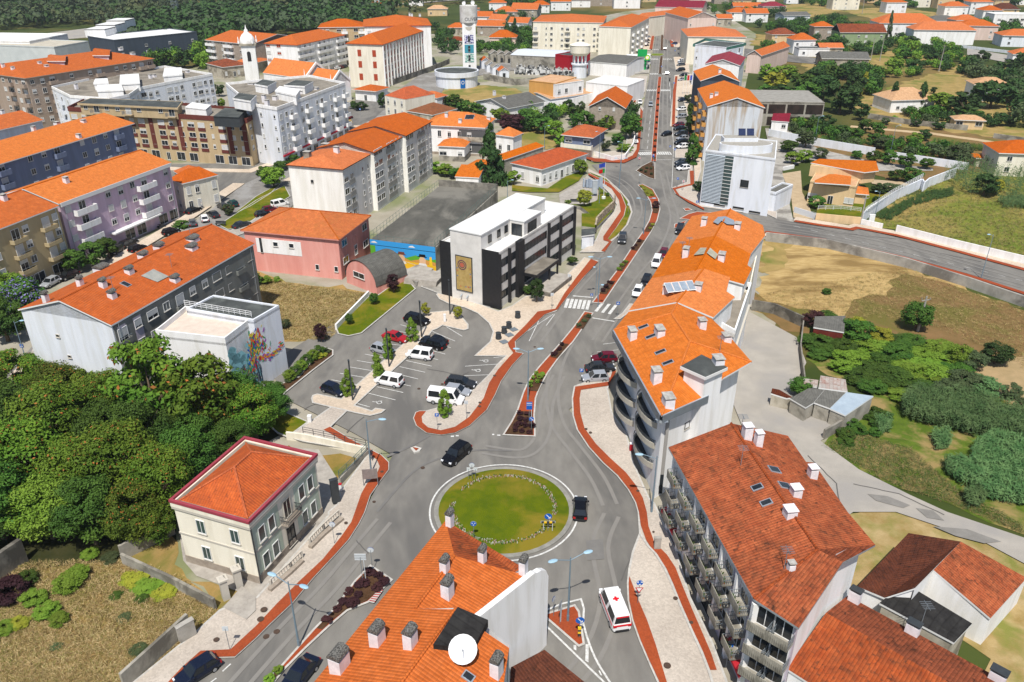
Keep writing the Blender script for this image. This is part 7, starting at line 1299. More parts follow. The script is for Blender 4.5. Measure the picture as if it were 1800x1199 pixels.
def sign(px,py,h,kind,label,z=.4,yaw=0,group='road signs',sc=1.0):
 sc*=.78; h*=.93
 c=G(px,py,z); o=thing('road_sign',label,'road sign',(c.x,c.y,z),group,rz=yaw); link('post',MB().tube((0,0,0),(0,0,h),.04*sc,n=6).mesh('post',[metal]),o); mb=MB()
 def dk(cx,cz,r,mi,y,n=20): mb.add([(cx+r*math.cos(2*math.pi*k/n),y,cz+r*math.sin(2*math.pi*k/n)) for k in range(n)],[tuple(range(n))],mi)
 def bx(cx,cz,w,hh,mi,y): mb.add([(cx-w/2,y,cz-hh/2),(cx+w/2,y,cz-hh/2),(cx+w/2,y,cz+hh/2),(cx-w/2,y,cz+hh/2)],[(0,1,2,3)],mi)
 def tri(cx,cz,r,mi,y,up=1): mb.add([(cx+r*math.cos(a_),y,cz+up*r*math.sin(a_)) for a_ in (math.pi/2,math.pi*7/6,math.pi*11/6)],[(0,1,2)],mi)
 s=sc; ms=[sblue,whitem,sred,sback,syel,mdark]
 if kind=='P': bx(0,h,.75*s,.75*s,0,-.05); bx(0,h,.75*s,.75*s,3,.0); text('P',.75*s,whitem,o,(0,-.06,h-.27*s),0)
 elif kind=='round': dk(0,h,.42*s,0,-.05); dk(0,h,.42*s,3,0); [mb.add([(.24*s*math.cos(a_),-.06,h+.24*s*math.sin(a_)),(.32*s*math.cos(a_+.5),-.06,h+.32*s*math.sin(a_+.5)),(.2*s*math.cos(a_+1.3),-.06,h+.2*s*math.sin(a_+1.3)),(.13*s*math.cos(a_+.6),-.06,h+.13*s*math.sin(a_+.6))],[(0,1,2,3)],1) for a_ in (0,2.09,4.18)]
 elif kind=='arrow': dk(0,h,.42*s,0,-.05); dk(0,h,.42*s,3,0); mb.add([(-.25*s,-.06,h+.22*s),(-.18*s,-.06,h+.28*s),(.16*s,-.06,h-.12*s),(.1*s,-.06,h-.18*s)],[(0,1,2,3)],1); mb.add([(.26*s,-.06,h-.26*s),(.26*s,-.06,h+.02*s),(-.02*s,-.06,h-.26*s)],[(0,1,2)],1)
 elif kind=='roundtri': dk(0,h,.42*s,0,-.05); dk(0,h,.42*s,3,0); tri(0,h-.85,.5,2,-.05,-1); tri(0,h-.84,.32,1,-.06,-1); [mb.add([(.24*math.cos(a_),-.06,h+.24*math.sin(a_)),(.32*math.cos(a_+.5),-.06,h+.32*math.sin(a_+.5)),(.2*math.cos(a_+1.3),-.06,h+.2*math.sin(a_+1.3)),(.13*math.cos(a_+.6),-.06,h+.13*math.sin(a_+.6))],[(0,1,2,3)],1) for a_ in (0,2.09,4.18)]
 elif kind=='ped': bx(0,h,.75*s,.75*s,0,-.05); bx(0,h,.75*s,.75*s,3,0); tri(0,h-.03,.33*s,1,-.055); bx(.02,h-.05,.06,.22,5,-.06); dk(.02,h+.1,.04,5,-.06,8)
 elif kind=='back': dk(0,h,.42*s,3,.0); dk(0,h,.42*s,0,.05)
 elif kind=='board': bx(0,h,1.3*s,.9*s,3,0); bx(0,h,1.3*s,.9*s,1,.05); [bx(0,h+dz_*s,1.3*s,.03,5,-.01) for dz_ in (-.22,0,.22)]; mb.tube((.35*s,0,0),(.35*s,0,h),.04,n=5,mi=3)
 elif kind=='sq': bx(0,h,.7*s,.7*s,3,0); bx(0,h,.7*s,.7*s,1,.04)
 elif kind=='blueb': bx(0,h,.9*s,1.4*s,0,-.05); bx(0,h+.45*s,.8*s,.1,1,-.06); bx(0,h+.1,.8*s,.06,1,-.06); mb.tube((.35*s,0,0),(.35*s,0,h),.04,n=5,mi=3)
 elif kind=='stop': dk(0,h,.42*s,2,-.05,8); bx(0,h,.5,.14,1,-.06); dk(0,h,.42,3,0,8)
 elif kind=='stand': [bx(x_,h-.8,.3,.3,4 if (k%2) else 5,-.05) for k,x_ in enumerate((-.6,-.3,0,.3,.6))]; bx(0,h-.8,1.6,.32,3,0); dk(0,h,.42,0,-.05); mb.add([(-.25,-.06,h+.22),(-.18,-.06,h+.28),(.16,-.06,h-.12),(.1,-.06,h-.18)],[(0,1,2,3)],1); mb.add([(.26,-.06,h-.26),(.26,-.06,h+.02),(-.02,-.06,h-.26)],[(0,1,2)],1); mb.tube((-.5,0,0),(-.5,0,h-.7),.04,n=5,mi=3); mb.tube((.5,0,0),(.5,0,h-.7),.04,n=5,mi=3)
 elif kind=='tube': dk(0,h,.42,0,-.05); mb.add([(-.25,-.06,h+.22),(-.18,-.06,h+.28),(.16,-.06,h-.12),(.1,-.06,h-.18)],[(0,1,2,3)],1); mb.add([(.26,-.06,h-.26),(.26,-.06,h+.02),(-.02,-.06,h-.26)],[(0,1,2)],1); [mb.obox((0,0),0,.3,.2,.3+.25*k,.55+.25*k,4 if k%2 else 5) for k in range(4)]
 link('sign_plate',mb.mesh('sign_plate',ms),o); return o
sign(1021,668+8,2.6,'P','blue parking sign beside the silver hatchback'); sign(769,755,2.5,'P','blue parking sign at the tip of the paved island',sc=.9,z=.5); sign(1121,1061,3.0,'roundtri','blue roundabout sign with give way triangle on the lower pavement'); sign(963,933,2.2,'stand','blue arrow sign above yellow and black chevrons on the roundabout',z=.5)
sign(1018,1120,2.4,'tube','blue arrow sign with yellow and black post on the red triangle'); sign(934,759,2.2,'arrow','blue arrow sign at the tip of the central median'); sign(930,750,3.6,'blueb','tall blue direction board on the central median',sc=1.1); sign(1276,1172,2.8,'P','blue parking sign in front of the balcony block',sc=1.1)
sign(984,1096,2.6,'board','back of a direction board on the red triangle',yaw=1.2); sign(973,1083,2.4,'back','round sign seen from behind on the red triangle',yaw=1.0); sign(638,1023,3.6,'board','large sign board seen from behind on the south west median',sc=1.15); sign(655,1003,3.0,'back','round sign seen from behind at the tip of the south west median')
sign(588,955,2.8,'back','round sign seen from behind on the villa pavement'); sign(404,1142,2.9,'sq','square sign seen from behind at the lower left pavement'); sign(830,842,2.2,'back','round sign seen from behind on the roundabout edge',z=.5); sign(824,842,1.6,'sq','low chevron board seen from behind left on the roundabout edge',z=.5,sc=.8); sign(836,842,1.6,'sq','low chevron board seen from behind right on the roundabout edge',z=.5,sc=.8)
sign(833,946,2.2,'round','blue roundabout sign just above the dish building roof',z=.5); sign(1085,557,2.8,'ped','blue pedestrian crossing sign beside the terrace'); sign(820,736,2.8,'sq','square sign on the paved island by the manholes',z=.5); sign(970,543,3,'sq','square sign on the plaza beside the red path'); sign(1000,507,2.8,'sq','square sign near the office steps')
sign(1104,378,2.8,'back','round sign on the grass verge'); sign(1039,540,2.6,'ped','crossing sign on the median by the zebra',sc=.8); sign(1124,322,2.4,'sq','sign at the upper tip of the curved median'); sign(1224,372,2.6,'ped','small blue sign at the east street corner'); sign(1190,330,2.6,'P','blue parking sign at the lower end of the avenue row'); sign(1185,278,2.8,'ped','blue pedestrian sign beside the avenue zebra'); sign(1177,271,2.5,'ped','blue sign on the avenue crossing edge',sc=.9); sign(1147,292,3.2,'blueb','blue board on the planted island at the avenue fork',sc=.8); sign(1123,292,2.4,'stop','red sign at the junction of the white garden wall'); sign(1200,335,2.6,'stop','small red sign on the avenue corner pavement',sc=.8)
sign(1162,128,3,'arrow','blue arrow sign on the avenue median at the crossing'); sign(1184,158,3,'P','blue parking sign beside the flags'); sign(1186,99,3,'P','far blue parking sign beyond the junction'); sign(1187,96-8,3,'ped','far blue sign at the junction corner'); sign(634+0,205,2.8,'ped','blue sign beside the round bush near the white corner block')
sign(46,632,2.6,'ped','blue sign beside the white gable at left')
fl=MB(); r=random.Random(9)
for k in range(1100):
 t=r.uniform(0,2*math.pi);
 if 2.6<t<3.0 or 5.9<t<6.05: continue
 rr=5.95+r.gauss(0,.16); z=.36+.35*(1-(rr/RR)**2); x,y=RC[0]+rr*math.cos(t),RC[1]+rr*math.sin(t); s=r.uniform(.035,.075); fl.obox((x,y),r.random(),s,s,z,z+r.uniform(.08,.22),r.choice((0,1,2,2)))
tag(link('flower_ring',fl.mesh('flower_ring',[mat('petals_white',(.5,.5,.44)),mat('petals_pink',(.4,.2,.2)),mat('flower_leaves',(.05,.12,.02))])),'ring of small white and pink flowers on the roundabout grass','flower bed',kind='stuff')
def block(name,px,py,w,d,h,m,label,cat,z=.4,yaw=0,group=None,cap=None):
 c=G(px,py,z); mb=MB().obox((0,0),yaw,w,d,0,h); mb.obox((0,0),yaw,w*1.08,d*1.08,h,h+.08,1); o=link(name,mb.mesh(name,[m,cap or m]),None,(c.x,c.y,z)); return tag(o,label,cat,group)
block('kiosk_pillar',591,882,.9,.45,3.2,mdark,'dark information pillar beside the villa yard','pillar',yaw=.5); block('litter_bin',599,862,.35,.35,.9,whitem,'small white and red bin behind the dark pillar','bin',cap=redaw); block('utility_box',1155,963,.7,.4,1.4,conc,'grey utility cabinet on the red path','cabinet',z=.5); block('meter_box',330,1112+8,1.6,.5,1.8,conc,'grey meter cabinet at the end of the rough wall','cabinet',z=.4,yaw=.8); block('meter_box',1531,391,1.2,.4,1.8,W_white,'white meter box beside the utility pole','cabinet',z=.3); block('bin',545,741,.5,.5,.9,whitem,'small white post at the lawn corner of the parking lot','post')
block('ticket_machine',782,565,.4,.3,1.3,whitem,'white ticket machine on the upper paver island','machine',z=.45); block('litter_bin',1109,791,.4,.4,1.0,redaw,'red bin beside the shop window of the round balcony block','bin',z=.45,cap=whitem)
c=G(652,852,.45); pb=thing('info_board','glass information board on the red path near the lamp','notice board',(c.x,c.y,.45),rz=.15); link('panel',MB().box(-.9,-.05,.9,.9,.05,2.3).mesh('panel',[mat('board_glass','8f8480','7b726f',2,.3)]),pb); [link('post',MB().tube((x,0,0),(x,0,2.3),.05,n=6).mesh('post',[metal]),pb) for x in (-.85,.85)]
for i,(x,y) in enumerate(((706,1199),(744,1148),(775,1108))):   # round concrete seats and bollard planters by the office
 pass
plm=[( (450+a/4),(300+b/4)) for a,b in ((1705,1180),(1745,1140),(1778,1105))]+[(900+40/4,300+1040/4)]
for i,(x,y) in enumerate(plm[:3]+[(910,558)]):
 c=G(x,y,.45); o=link('planter_bin',gmesh('pbin',lambda:MB().lathe((0,0,0),[(.45,0),(.5,.1),(.42,.9),(.5,1.05),(.3,1.1)],14).mesh('planter_bin',[mdark],False)),None,(c.x,c.y,.45)); tag(o,['dark round bin on a steel plate, nearest of the row by the office','dark round bin, second of the row by the office','dark round bin, third of the row by the office','dark round bin, farthest of the row by the office'][i],'bin','dark bins by the office')
for i,(x,y) in enumerate(((1722,1199),(1760,1150),(1790,1112))):
 c=G(450+x/4,300+y/4,.448); tag(link('steel_plate',gmesh('spl',lambda:MB().obox((0,0),.6,1.2,1.2,0,.03).mesh('steel_plate',[metal])),None,(c.x+.5,c.y-.2,.45)),['nearest','middle','farthest'][i]+' steel ground plate beside the dark bins','ground plate','steel plates')
def bench(px,py,yaw,label,z=.95):
 c=G(px,py,z); o=thing('bench',label,'bench',(c.x,c.y,z),'park benches',rz=yaw); link('seat',gmesh('bseat',lambda:MB().box(-1.2,-.25,.4,1.2,.25,.48).mesh('seat',[mdark])),o); link('backrest',gmesh('bback',lambda:MB().box(-1.2,.25,.5,1.2,.3,.95).mesh('backrest',[mdark])),o)
 for x in (-1,1): link('leg',gmesh('bleg',lambda:MB().box(-.05,-.2,0,.05,.25,.4).mesh('leg',[mdark])),o,(x,0,0))
bench(1011,357,.0,'left dark bench on the park lawn edge'); bench(1028,358,-.1,'right dark bench on the park lawn edge'); bench(388,396,-.1,'dark bench on the lawn near the long roof',z=.5)
c=G(1061,349,.9); o=thing('flagpole','white flagpole with blue and green red flags in the park','flagpole',(c.x,c.y,.9)); link('pole',MB().tube((0,0,0),(0,0,9),.08,.04,n=6).lathe((0,0,0),[(.5,0),(.5,.5),(.2,.6)],10).mesh('pole',[whitem]),o)
def flag(m1,m2,z,dx=1):
 mb=MB(); n=8
 for k in range(n): x0,x1=1.5*k/n,1.5*(k+1)/n; y=lambda x:.2*math.sin(x*4); mb.add([(-x0*dx,y(x0),z-.1*x0),(-x1*dx,y(x1),z-.1*x1),(-x1*dx,y(x1),z+1-.15*x1),(-x0*dx,y(x0),z+1-.15*x0)],[(0,1,2,3)],0 if k<3 else 1)
 return mb.mesh('flag',[m1,m2])
link('flag',flag(mat('flag_blue',(.03,.06,.35)),D.materials['flag_blue'],7.8),o); link('flag',flag(mat('flag_green',(.01,.25,.04)),mat('flag_red',(.5,.01,.01)),6.4),o)
c=G(1040,330,.4); mb=MB(); r=random.Random(4)
for k in range(7): mb.obox((c.x-2+k*.7,c.y+1-.3*k),.3*k,.5,1.1,.4,2.2+1.2*r.random(),tx=.6,ty=.8)
solo('sculpture',mb,[mat('sculpture_steel','9fa9b5','8a95a3',2,.4)],'angular pale metal sculpture beside the park lawn','sculpture',loc=c); block('sculpture_plinth',1045,340,1.2,.8,3.2,mat('monument_grey','aeb4b8','9aa0a5'),'tall grey stone monument between sculpture and flagpole','monument',z=.9)
mb=MB(); P=[G(*k,0) for k in c00([(726,240),(715,290),(650,350),(600,405),(590,460)])]
for p,q_ in zip(P,P[1:]): mb.quad((p.x,p.y,.4),(q_.x,q_.y,.4),(q_.x,q_.y,2.6),(p.x,p.y,2.6)); d=(q_-p).normalized(); n=Vector((-d.y,d.x,0))*.4; mb.quad((p.x,p.y,2.6),(q_.x,q_.y,2.6),(q_.x-n.x,q_.y-n.y,2.6),(p.x-n.x,p.y-n.y,2.6))
solo('mosaic_wall',mb,[mat('mosaic','b5a78f','7a6f60',2.5,.8,lo=.45,hi=.55)],'curved low wall with a stone mosaic below the park lawn','wall',loc=P[0])
Bk=custom('kiosk','small white kiosk with dark flat roof below the park lawn','kiosk',[[V(1022,403,3),V(1047,401,3),V(1045,412,3),V(1022,415,3)]],flatg,W_wht2,ridge=False,short='the park kiosk')
for i,(x,c1) in enumerate(((1200,(.02,.2,.05)),(1205,(.5,.02,.02)),(1210,(.05,.08,.4)))):
 c=G(x,166,.4); o=thing('flagpole',['left','middle','right'][i]+' flagpole on the avenue pavement by the slate blue gable','flagpole',(c.x,c.y,.4),'avenue flagpoles'); link('pole',gmesh('fp',lambda:MB().tube((0,0,0),(0,0,8),.07,n=5).mesh('pole',[whitem])),o); link('flag',MB().box(-.03,-.03,5.5,.9,.03,7.4).mesh('flag',[mat('avenue_flag_%d'%i,c1)]),o)
def mast(px,py,h,w,label,m,base=0):
 c=G(px,py); mb=MB(); n=int(h/2)
 for k in range(n):
  z0,z1=base+h*k/n,base+h*(k+1)/n; s0,s1=w*(1-.7*k/n),w*(1-.7*(k+1)/n); C0=[(c.x+a*s0/2,c.y+b_*s0/2,z0) for a,b_ in ((-1,-1),(1,-1),(1,1),(-1,1))]; C1_=[(c.x+a*s1/2,c.y+b_*s1/2,z1) for a,b_ in ((-1,-1),(1,-1),(1,1),(-1,1))]
  for i in range(4): mb.tube(C0[i],C1_[i],.12,n=4); mb.tube(C0[i],C1_[(i+1)%4],.08,n=4); mb.tube(C1_[i],C1_[(i+1)%4],.08,n=4)
 return solo('lattice_mast',mb,[m],label,'mast',loc=c)
mast(668,75,14,2.4,'white lattice antenna mast rising from the orange roofs',whitem,base=22); mast(313,40,34,5,'tall grey electricity pylon before the forest',metal)
# ================= vegetation
def leafmat(name,c,c2,rnd=.25,tr=.12): return mat(name,c,c2,.55,.75,rnd=rnd,trans=tr,det=3,lo=.4,hi=.6,spec=.25)
LM=dict(dark=leafmat('leaf_dark',(.025,.055,.013),(.045,.085,.018)),mid=leafmat('leaf_mid',(.032,.082,.01),(.075,.135,.015),.32,.05),bright=leafmat('leaf_bright',(.12,.22,.018),(.18,.26,.03)),yellow=leafmat('leaf_yellow',(.22,.24,.02),(.3,.27,.03)),olive=leafmat('leaf_olive',(.05,.075,.03),(.085,.11,.04)),purple=leafmat('leaf_purple',(.035,.012,.016),(.055,.018,.02)),reed=leafmat('leaf_reed',(.06,.13,.04),(.12,.2,.07)),rust=leafmat('leaf_sumac',(.055,.115,.008),(.125,.17,.013),.4,.04),flower=mat('seed_heads',(.35,.12,.03),(.2,.1,.03),2),lilacf=mat('lilac_blossom',(.2,.18,.4)),bark=mat('bark',(.1,.075,.05),(.16,.12,.08),3,.95))
def quads(C,N,S,asp=.6,rs=RN):
 """leaf faces: centres, normals, sizes -> arrays"""
 n=len(C); N=N/np.maximum(1e-6,np.linalg.norm(N,axis=1,keepdims=True)); a=np.cross(N,rs.normal(size=(n,3))); a/=np.maximum(1e-6,np.linalg.norm(a,axis=1,keepdims=True)); b=np.cross(N,a)
 a=a*S[:,None]; b=b*S[:,None]*asp; V=np.stack([C-a,C+b*.9,C+a,C-b*.9],1); return V.reshape(-1,3)
def leafmesh(name,V,mats,mi=None):
 n=len(V)//4; me=D.meshes.new(name); me.vertices.add(n*4); me.vertices.foreach_set('co',V.ravel()); me.loops.add(n*4); me.loops.foreach_set('vertex_index',np.arange(n*4)); me.polygons.add(n); me.polygons.foreach_set('loop_start',np.arange(n)*4); me.polygons.foreach_set('loop_total',np.full(n,4))
 for m in mats: me.materials.append(m)
 if mi is not None: me.polygons.foreach_set('material_index',mi)
 me.update(); return me
def crown_arr(seed,nb,nl,shape='round',ls=.045):
 """unit crown: height 1, radius .5; leaf clumps spread through an uneven volume"""
 rs=np.random.RandomState(seed); C=[];N=[]
 for k in range(nb):
  if shape=='cone': z=rs.rand()**1.3; r=.5*(1-z)**.8*rs.uniform(.6,1); t=rs.rand()*6.28; c=np.array([r*math.cos(t),r*math.sin(t),z*.97]); br=.06+.1*(1-z)
  elif shape=='cyp': z=rs.rand(); r=.5*math.sin(math.pi*(.12+.85*z))**.6*rs.uniform(.4,.9)*(1-.5*z); t=rs.rand()*6.28; c=np.array([r*math.cos(t),r*math.sin(t),z*.97]); br=.12
  elif shape=='flat': t=rs.rand()*6.28; r=.5*rs.rand()**.5; c=np.array([r*math.cos(t),r*math.sin(t),.55+.34*math.cos(r*3.1)*rs.uniform(.7,1)-.25*rs.rand()**2]); br=rs.uniform(.08,.14)
  else:
   d=rs.normal(size=3); d/=np.linalg.norm(d); rr=rs.uniform(.6,1.0)**.5; d[2]=max(d[2],-.85); c=np.array([d[0]*.38*rr,d[1]*.38*rr,.47+d[2]*.40*rr]); br=rs.uniform(.1,.18)
  m=nl//nb; v=rs.normal(size=(m,3)); v/=np.linalg.norm(v,axis=1,keepdims=True); v[:,2]=np.where(rs.rand(m)<.6,np.abs(v[:,2]),v[:,2]); p=c+v*br*rs.uniform(.55,1.05,(m,1))*np.array([1,1,.75]); C.append(p); N.append(v+rs.normal(size=(m,3))*.55+np.array([0,0,.35]))
 C=np.concatenate(C);N=np.concatenate(N); return quads(C,N,rs.uniform(.6,1.3,len(C))*ls,.6,rs)
CR={}
def crown(kind,shape,var,lod):
 k=(kind,shape,var,lod)
 if k not in CR:
  nb,nl,ls={3:(70,17000,.018),2:(46,6500,.03),1:(34,2400,.055),0:(24,850,.095)}[lod]
  if shape=='cone': nb*=2
  V=crown_arr(hash((shape,var))%1000 if 0 else var*37+len(shape)*5,nb,nl,shape,ls); n=len(V)//4; mi=None; mats=[LM[kind]]
  if kind=='rust': mats.append(LM['flower']); z=V[:,2].reshape(n,4).mean(1); mi=((RN.rand(n)<.035)&(z>.5)).astype(int)
  if kind=='lilac': mats=[LM['mid'],LM['lilacf']]; mi=(RN.rand(n)<.25).astype(int)
  CR[k]=leafmesh('crown',V,mats,mi)
 return CR[k]
LM['lilac']=LM['mid']
def trunk_mesh(v):
 def f():
  rs=random.Random(v); mb=MB(); a=Vector((0,0,0)); b=Vector((rs.uniform(-.03,.03),rs.uniform(-.03,.03),.4)); mb.tube(a,b,.045,.03,n=7)
  for k in range(5): t=2*math.pi*k/5+rs.random(); e=b+Vector((math.cos(t)*.22,math.sin(t)*.22,rs.uniform(.15,.35))); mb.tube(b-Vector((0,0,.03*k)),e,.02,.008,n=5); mb.tube(e,e+Vector((math.cos(t)*.08,math.sin(t)*.08,.1)),.008,.003,n=4)
  return mb.mesh('trunk',[LM['bark']])
 return gmesh(('tr',v),f)
AUTO=[]
def tree(px,py,h,w,kind='mid',shape='round',label=None,z=.0,name='tree',cat='tree',group=None,lod=None,auto=None,low=False,world=None):
 c=world or G(px,py,z); dist=c.y; lod=(3 if dist<75 and w>4 else 2 if dist<130 else 1 if dist<260 else 0) if lod is None else lod; v=random.randint(0,3); rz=random.random()*6.28
 o=thing(name,label or 'x',cat,(c.x,c.y,c.z),group);
 if not label: AUTO.append((o,auto or kind,h,w,PX((c.x,c.y,c.z+h*.5)),cat))
 base=0 if low or shape in('cone','cyp') else h*.12
 cr=link('crown',crown(kind,shape,v,lod),o,(0,0,base),rz); cr.scale=(w,w,h-base)
 if not low: tr=link('trunk',trunk_mesh(v),o,(0,0,0),rz); tr.scale=(min(w,h),min(w,h),h*(.9))
 return o
def bush(px,py,h,w,kind='mid',label=None,z=0,auto=None,group=None,**k): return tree(px,py,h,w,kind,'round',label,z,'bush','bush',group,auto=auto,low=True,**k)
W_=[(35,705,8,11,'rust'),(110,715,7,10,'rust'),(190,735,7.5,9,'rust'),(20,790,9.5,12,'mid'),(105,800,11,12,'rust'),(195,800,8,9,'mid'),(50,875,11,13,'rust'),(140,885,9,10,'rust'),(225,875,11,11,'rust'),(300,800,8,9,'mid'),(390,770,9,9,'rust'),(345,805,7,8,'mid'),(452,775,8.5,8,'rust'),(485,742,6,6,'mid'),(415,820,7,7,'mid'),(10,945,10,11,'mid'),(95,945,8,10,'bright'),(170,955,9,9,'mid'),(240,955,8,8,'rust'),(300,905,10,9,'rust'),(278,955,5.5,6,'rust'),(340,860,9,9,'mid'),(-30,850,10,12,'rust'),(-30,740,9,11,'rust'),(-20,970,9,10,'mid'),(262,830,11,9,'mid'),(430,740,8,8,'mid')]
ordn=['first','second','third','fourth','fifth','sixth','seventh','eighth','ninth','tenth','eleventh','twelfth','thirteenth','fourteenth','fifteenth']
for x,y,h,w_,k in W_: tree(x,y,h*1.02,w_*.9,k,'round',group='trees of the dense wood at the left',auto='leafy tree with orange seed heads' if k=='rust' else 'dense green tree',lod=3)
tree(282,766,15,12,'rust','round','tallest spreading tree standing before the white gable and the mural wall'); tree(368,770,13,11,'rust','round','wide spreading tree with orange seed heads beside the mural wall',group=None)
for x,y in ((65,668),(100,660),(130,668),(160,690),(185,700)): tree(x,y+20,6,4.5,'bright','round',auto='bright feathery young tree',group='young trees below the white gable',lod=2)
for x,y,h,w_,k in ((120,1035,2.4,3,'bright'),(138,1018,2.2,2.6,'bright'),(60,1060,2,2.6,'bright'),(85,1080,1.8,2.4,'bright'),(105,1095,1.6,2,'bright'),(20,1050,3,4,'purple'),(50,1025,2,2.4,'mid'),(10,1110,1.4,2.2,'bright'),(35,1100,1.2,2,'yellow'),(160,978,1.2,2,'bright'),(240,1018,1,3.2,'yellow'),(262,1030,1,3.4,'bright'),(290,1040,.9,3,'yellow'),(205,1050,.7,1.4,'mid'),(250,1055,.8,1.4,'mid'),(220,1088,.6,1.5,'olive'),(100,1140,.6,1.2,'olive'),(245,1145,.8,1.8,'olive'),(195,985,1,2,'olive')): bush(x,y,h*.7,w_*1.1,k,lod=2,auto={'bright':'bright green weed clump','purple':'dark purplish shrub','mid':'green weed clump','yellow':'yellow green weed clump','olive':'olive weed clump'}[k])
for x,y,l in ((664,664,'young tree at the third lamp bay of the parking island'),(612,694,'young tree at the lower end of the parking island'),(683,630,'young tree beside the silver hatchback'),(725,600,'young tree above the red car'),(749,555,'small yellowish tree beside the topmost black car'),(805,560,'small yellowish tree at the upper paver corner'),(782,731,'young tree beside the large white van')): tree(x,y,4.1 if 'yellow' not in l else 2.6,2.5 if 'yellow' not in l else 1.8,'bright' if 'yellow' not in l else 'yellow','cyp' if 'yellow' not in l else 'round',l,z=.4,group='young trees of the parking lot',lod=2)
bush(727,598,.5,1.6,'dark','dark shrub ring under the upper parking tree',z=.4) if 0 else None
tree(943,530,4.8,3.0,'dark','round','round dark tree in front of the black and white office',z=.4,lod=2); bush(928,516,1.8,2,'mid','round green shrub behind the dark office tree',z=.4,lod=2); bush(1006,463,1.5,2.4,'mid','trimmed green shrub beside the office canopy',z=.4)
tree(1027,362,4.5,4,'yellow','round','yellowish tree on the park lawn',z=.9,lod=2); bush(998,358,1,2,'bright','low bush beside the yellowish park tree',z=.9); bush(1068,345,1,1.2,'mid','small shrub behind the flagpole',z=.9)
tree(692,514,3.8,2.8,'purple','round','small dark purple tree beside the barrel shed',z=.3,lod=2); tree(658,535,2.5,1.8,'mid','round','thin sapling in the middle of the parking lawn',z=.4); tree(615,570,2.2,1.6,'mid','round','thin sapling at the lower end of the parking lawn',z=.4); tree(565,600,3.4,2.4,'purple','round','purple leaved shrub at the end of the dry grass wall',z=.3)
for i,(x,y) in enumerate(((510,668),(520,660),(530,651),(540,641),(551,632),(562,624))): bush(x,y,1.8,2.2,'mid' if i%2 else 'bright',z=.4,auto='hedge shrub',group='hedge shrubs along the mural wall',lod=2)
for i,(x,y) in enumerate(((476,700),(486,706),(470,690),(484,690))): bush(x,y,2,2.6,'mid',z=.2,auto='green shrub',lod=2)
for x,y,h,w_,k in ((508,672,.8,1.4,'olive'),(492,685,.8,1.6,'olive'),(565,628,.8,2.2,'yellow'),(573,620,.8,1.8,'olive'),(468,497,1.6,2.6,'bright'),(487,495,1.2,1.4,'bright'),(452,500,2.5,2.6,'mid'),(500,575,1.6,2.4,'olive')): bush(x,y,h,w_,k,z=.3,auto='low '+{'olive':'grey green','yellow':'yellow green','bright':'bright green','mid':'green'}[k]+' shrub')
r=random.Random(12)
def plants(pts,kind,label,h=(.5,.8),w=(.8,1.2),z=.45,grp='shrubs planted on the medians'):
 for x,y in pts: bush(x,y,r.uniform(*h),r.uniform(*w),kind,z=z,auto=label,group=grp,lod=1)
plants(c11([(20,630),(70,640),(120,645),(140,600),(90,600),(50,590),(100,560),(60,550),(110,520),(55,510),(30,600)]),'purple','purple median shrub')
plants(c11([(170,235),(215,238),(150,265),(195,262),(135,295),(180,290),(125,322)]),'bright','yellow green median shrub')
plants(c11([(350,30),(330,60),(305,90),(290,100)]),'purple','purple median shrub'); plants(c00([(680,790),(660,820),(640,850),(700,795)]),'purple','purple median shrub'); plants(c00([(895,500),(870,530),(850,550)]),'purple','purple median shrub')
plants(c00([(540,1030),(510,1060),(470,1090)]),'olive','olive median shrub'); plants(c00([(800,645),(770,670),(750,695)]),'bright','yellow green median shrub'); plants(c00([(990,385),(970,410)]),'yellow','yellow median shrub'); plants(c00([(905,115),(930,135),(950,160),(985,172)]),'yellow','yellow median shrub'); plants([(1152,365)],'purple','purple median shrub',(1.6,1.8),(2.2,2.4))
plants(c20([(800,430),(860,455),(760,510),(720,520),(650,570),(720,590),(620,640),(680,650),(570,690),(850,540),(900,500),(500,770)]),'purple','purple median shrub',(.45,.65),(1.0,1.5)); plants(c20([(155,1125),(92,1185)]),'bright','round green median shrub')
for i in range(13): y=280-i*10.5; plants([(1149.5+(280-y)*.072,y)],'purple' if i%3 else 'dark','dark avenue median shrub',(.7,.9),(1,1.2))
plants([(1127,300),(1135,303),(1144,297),(1145,307),(1137,296)],'olive','olive shrub on the avenue island')
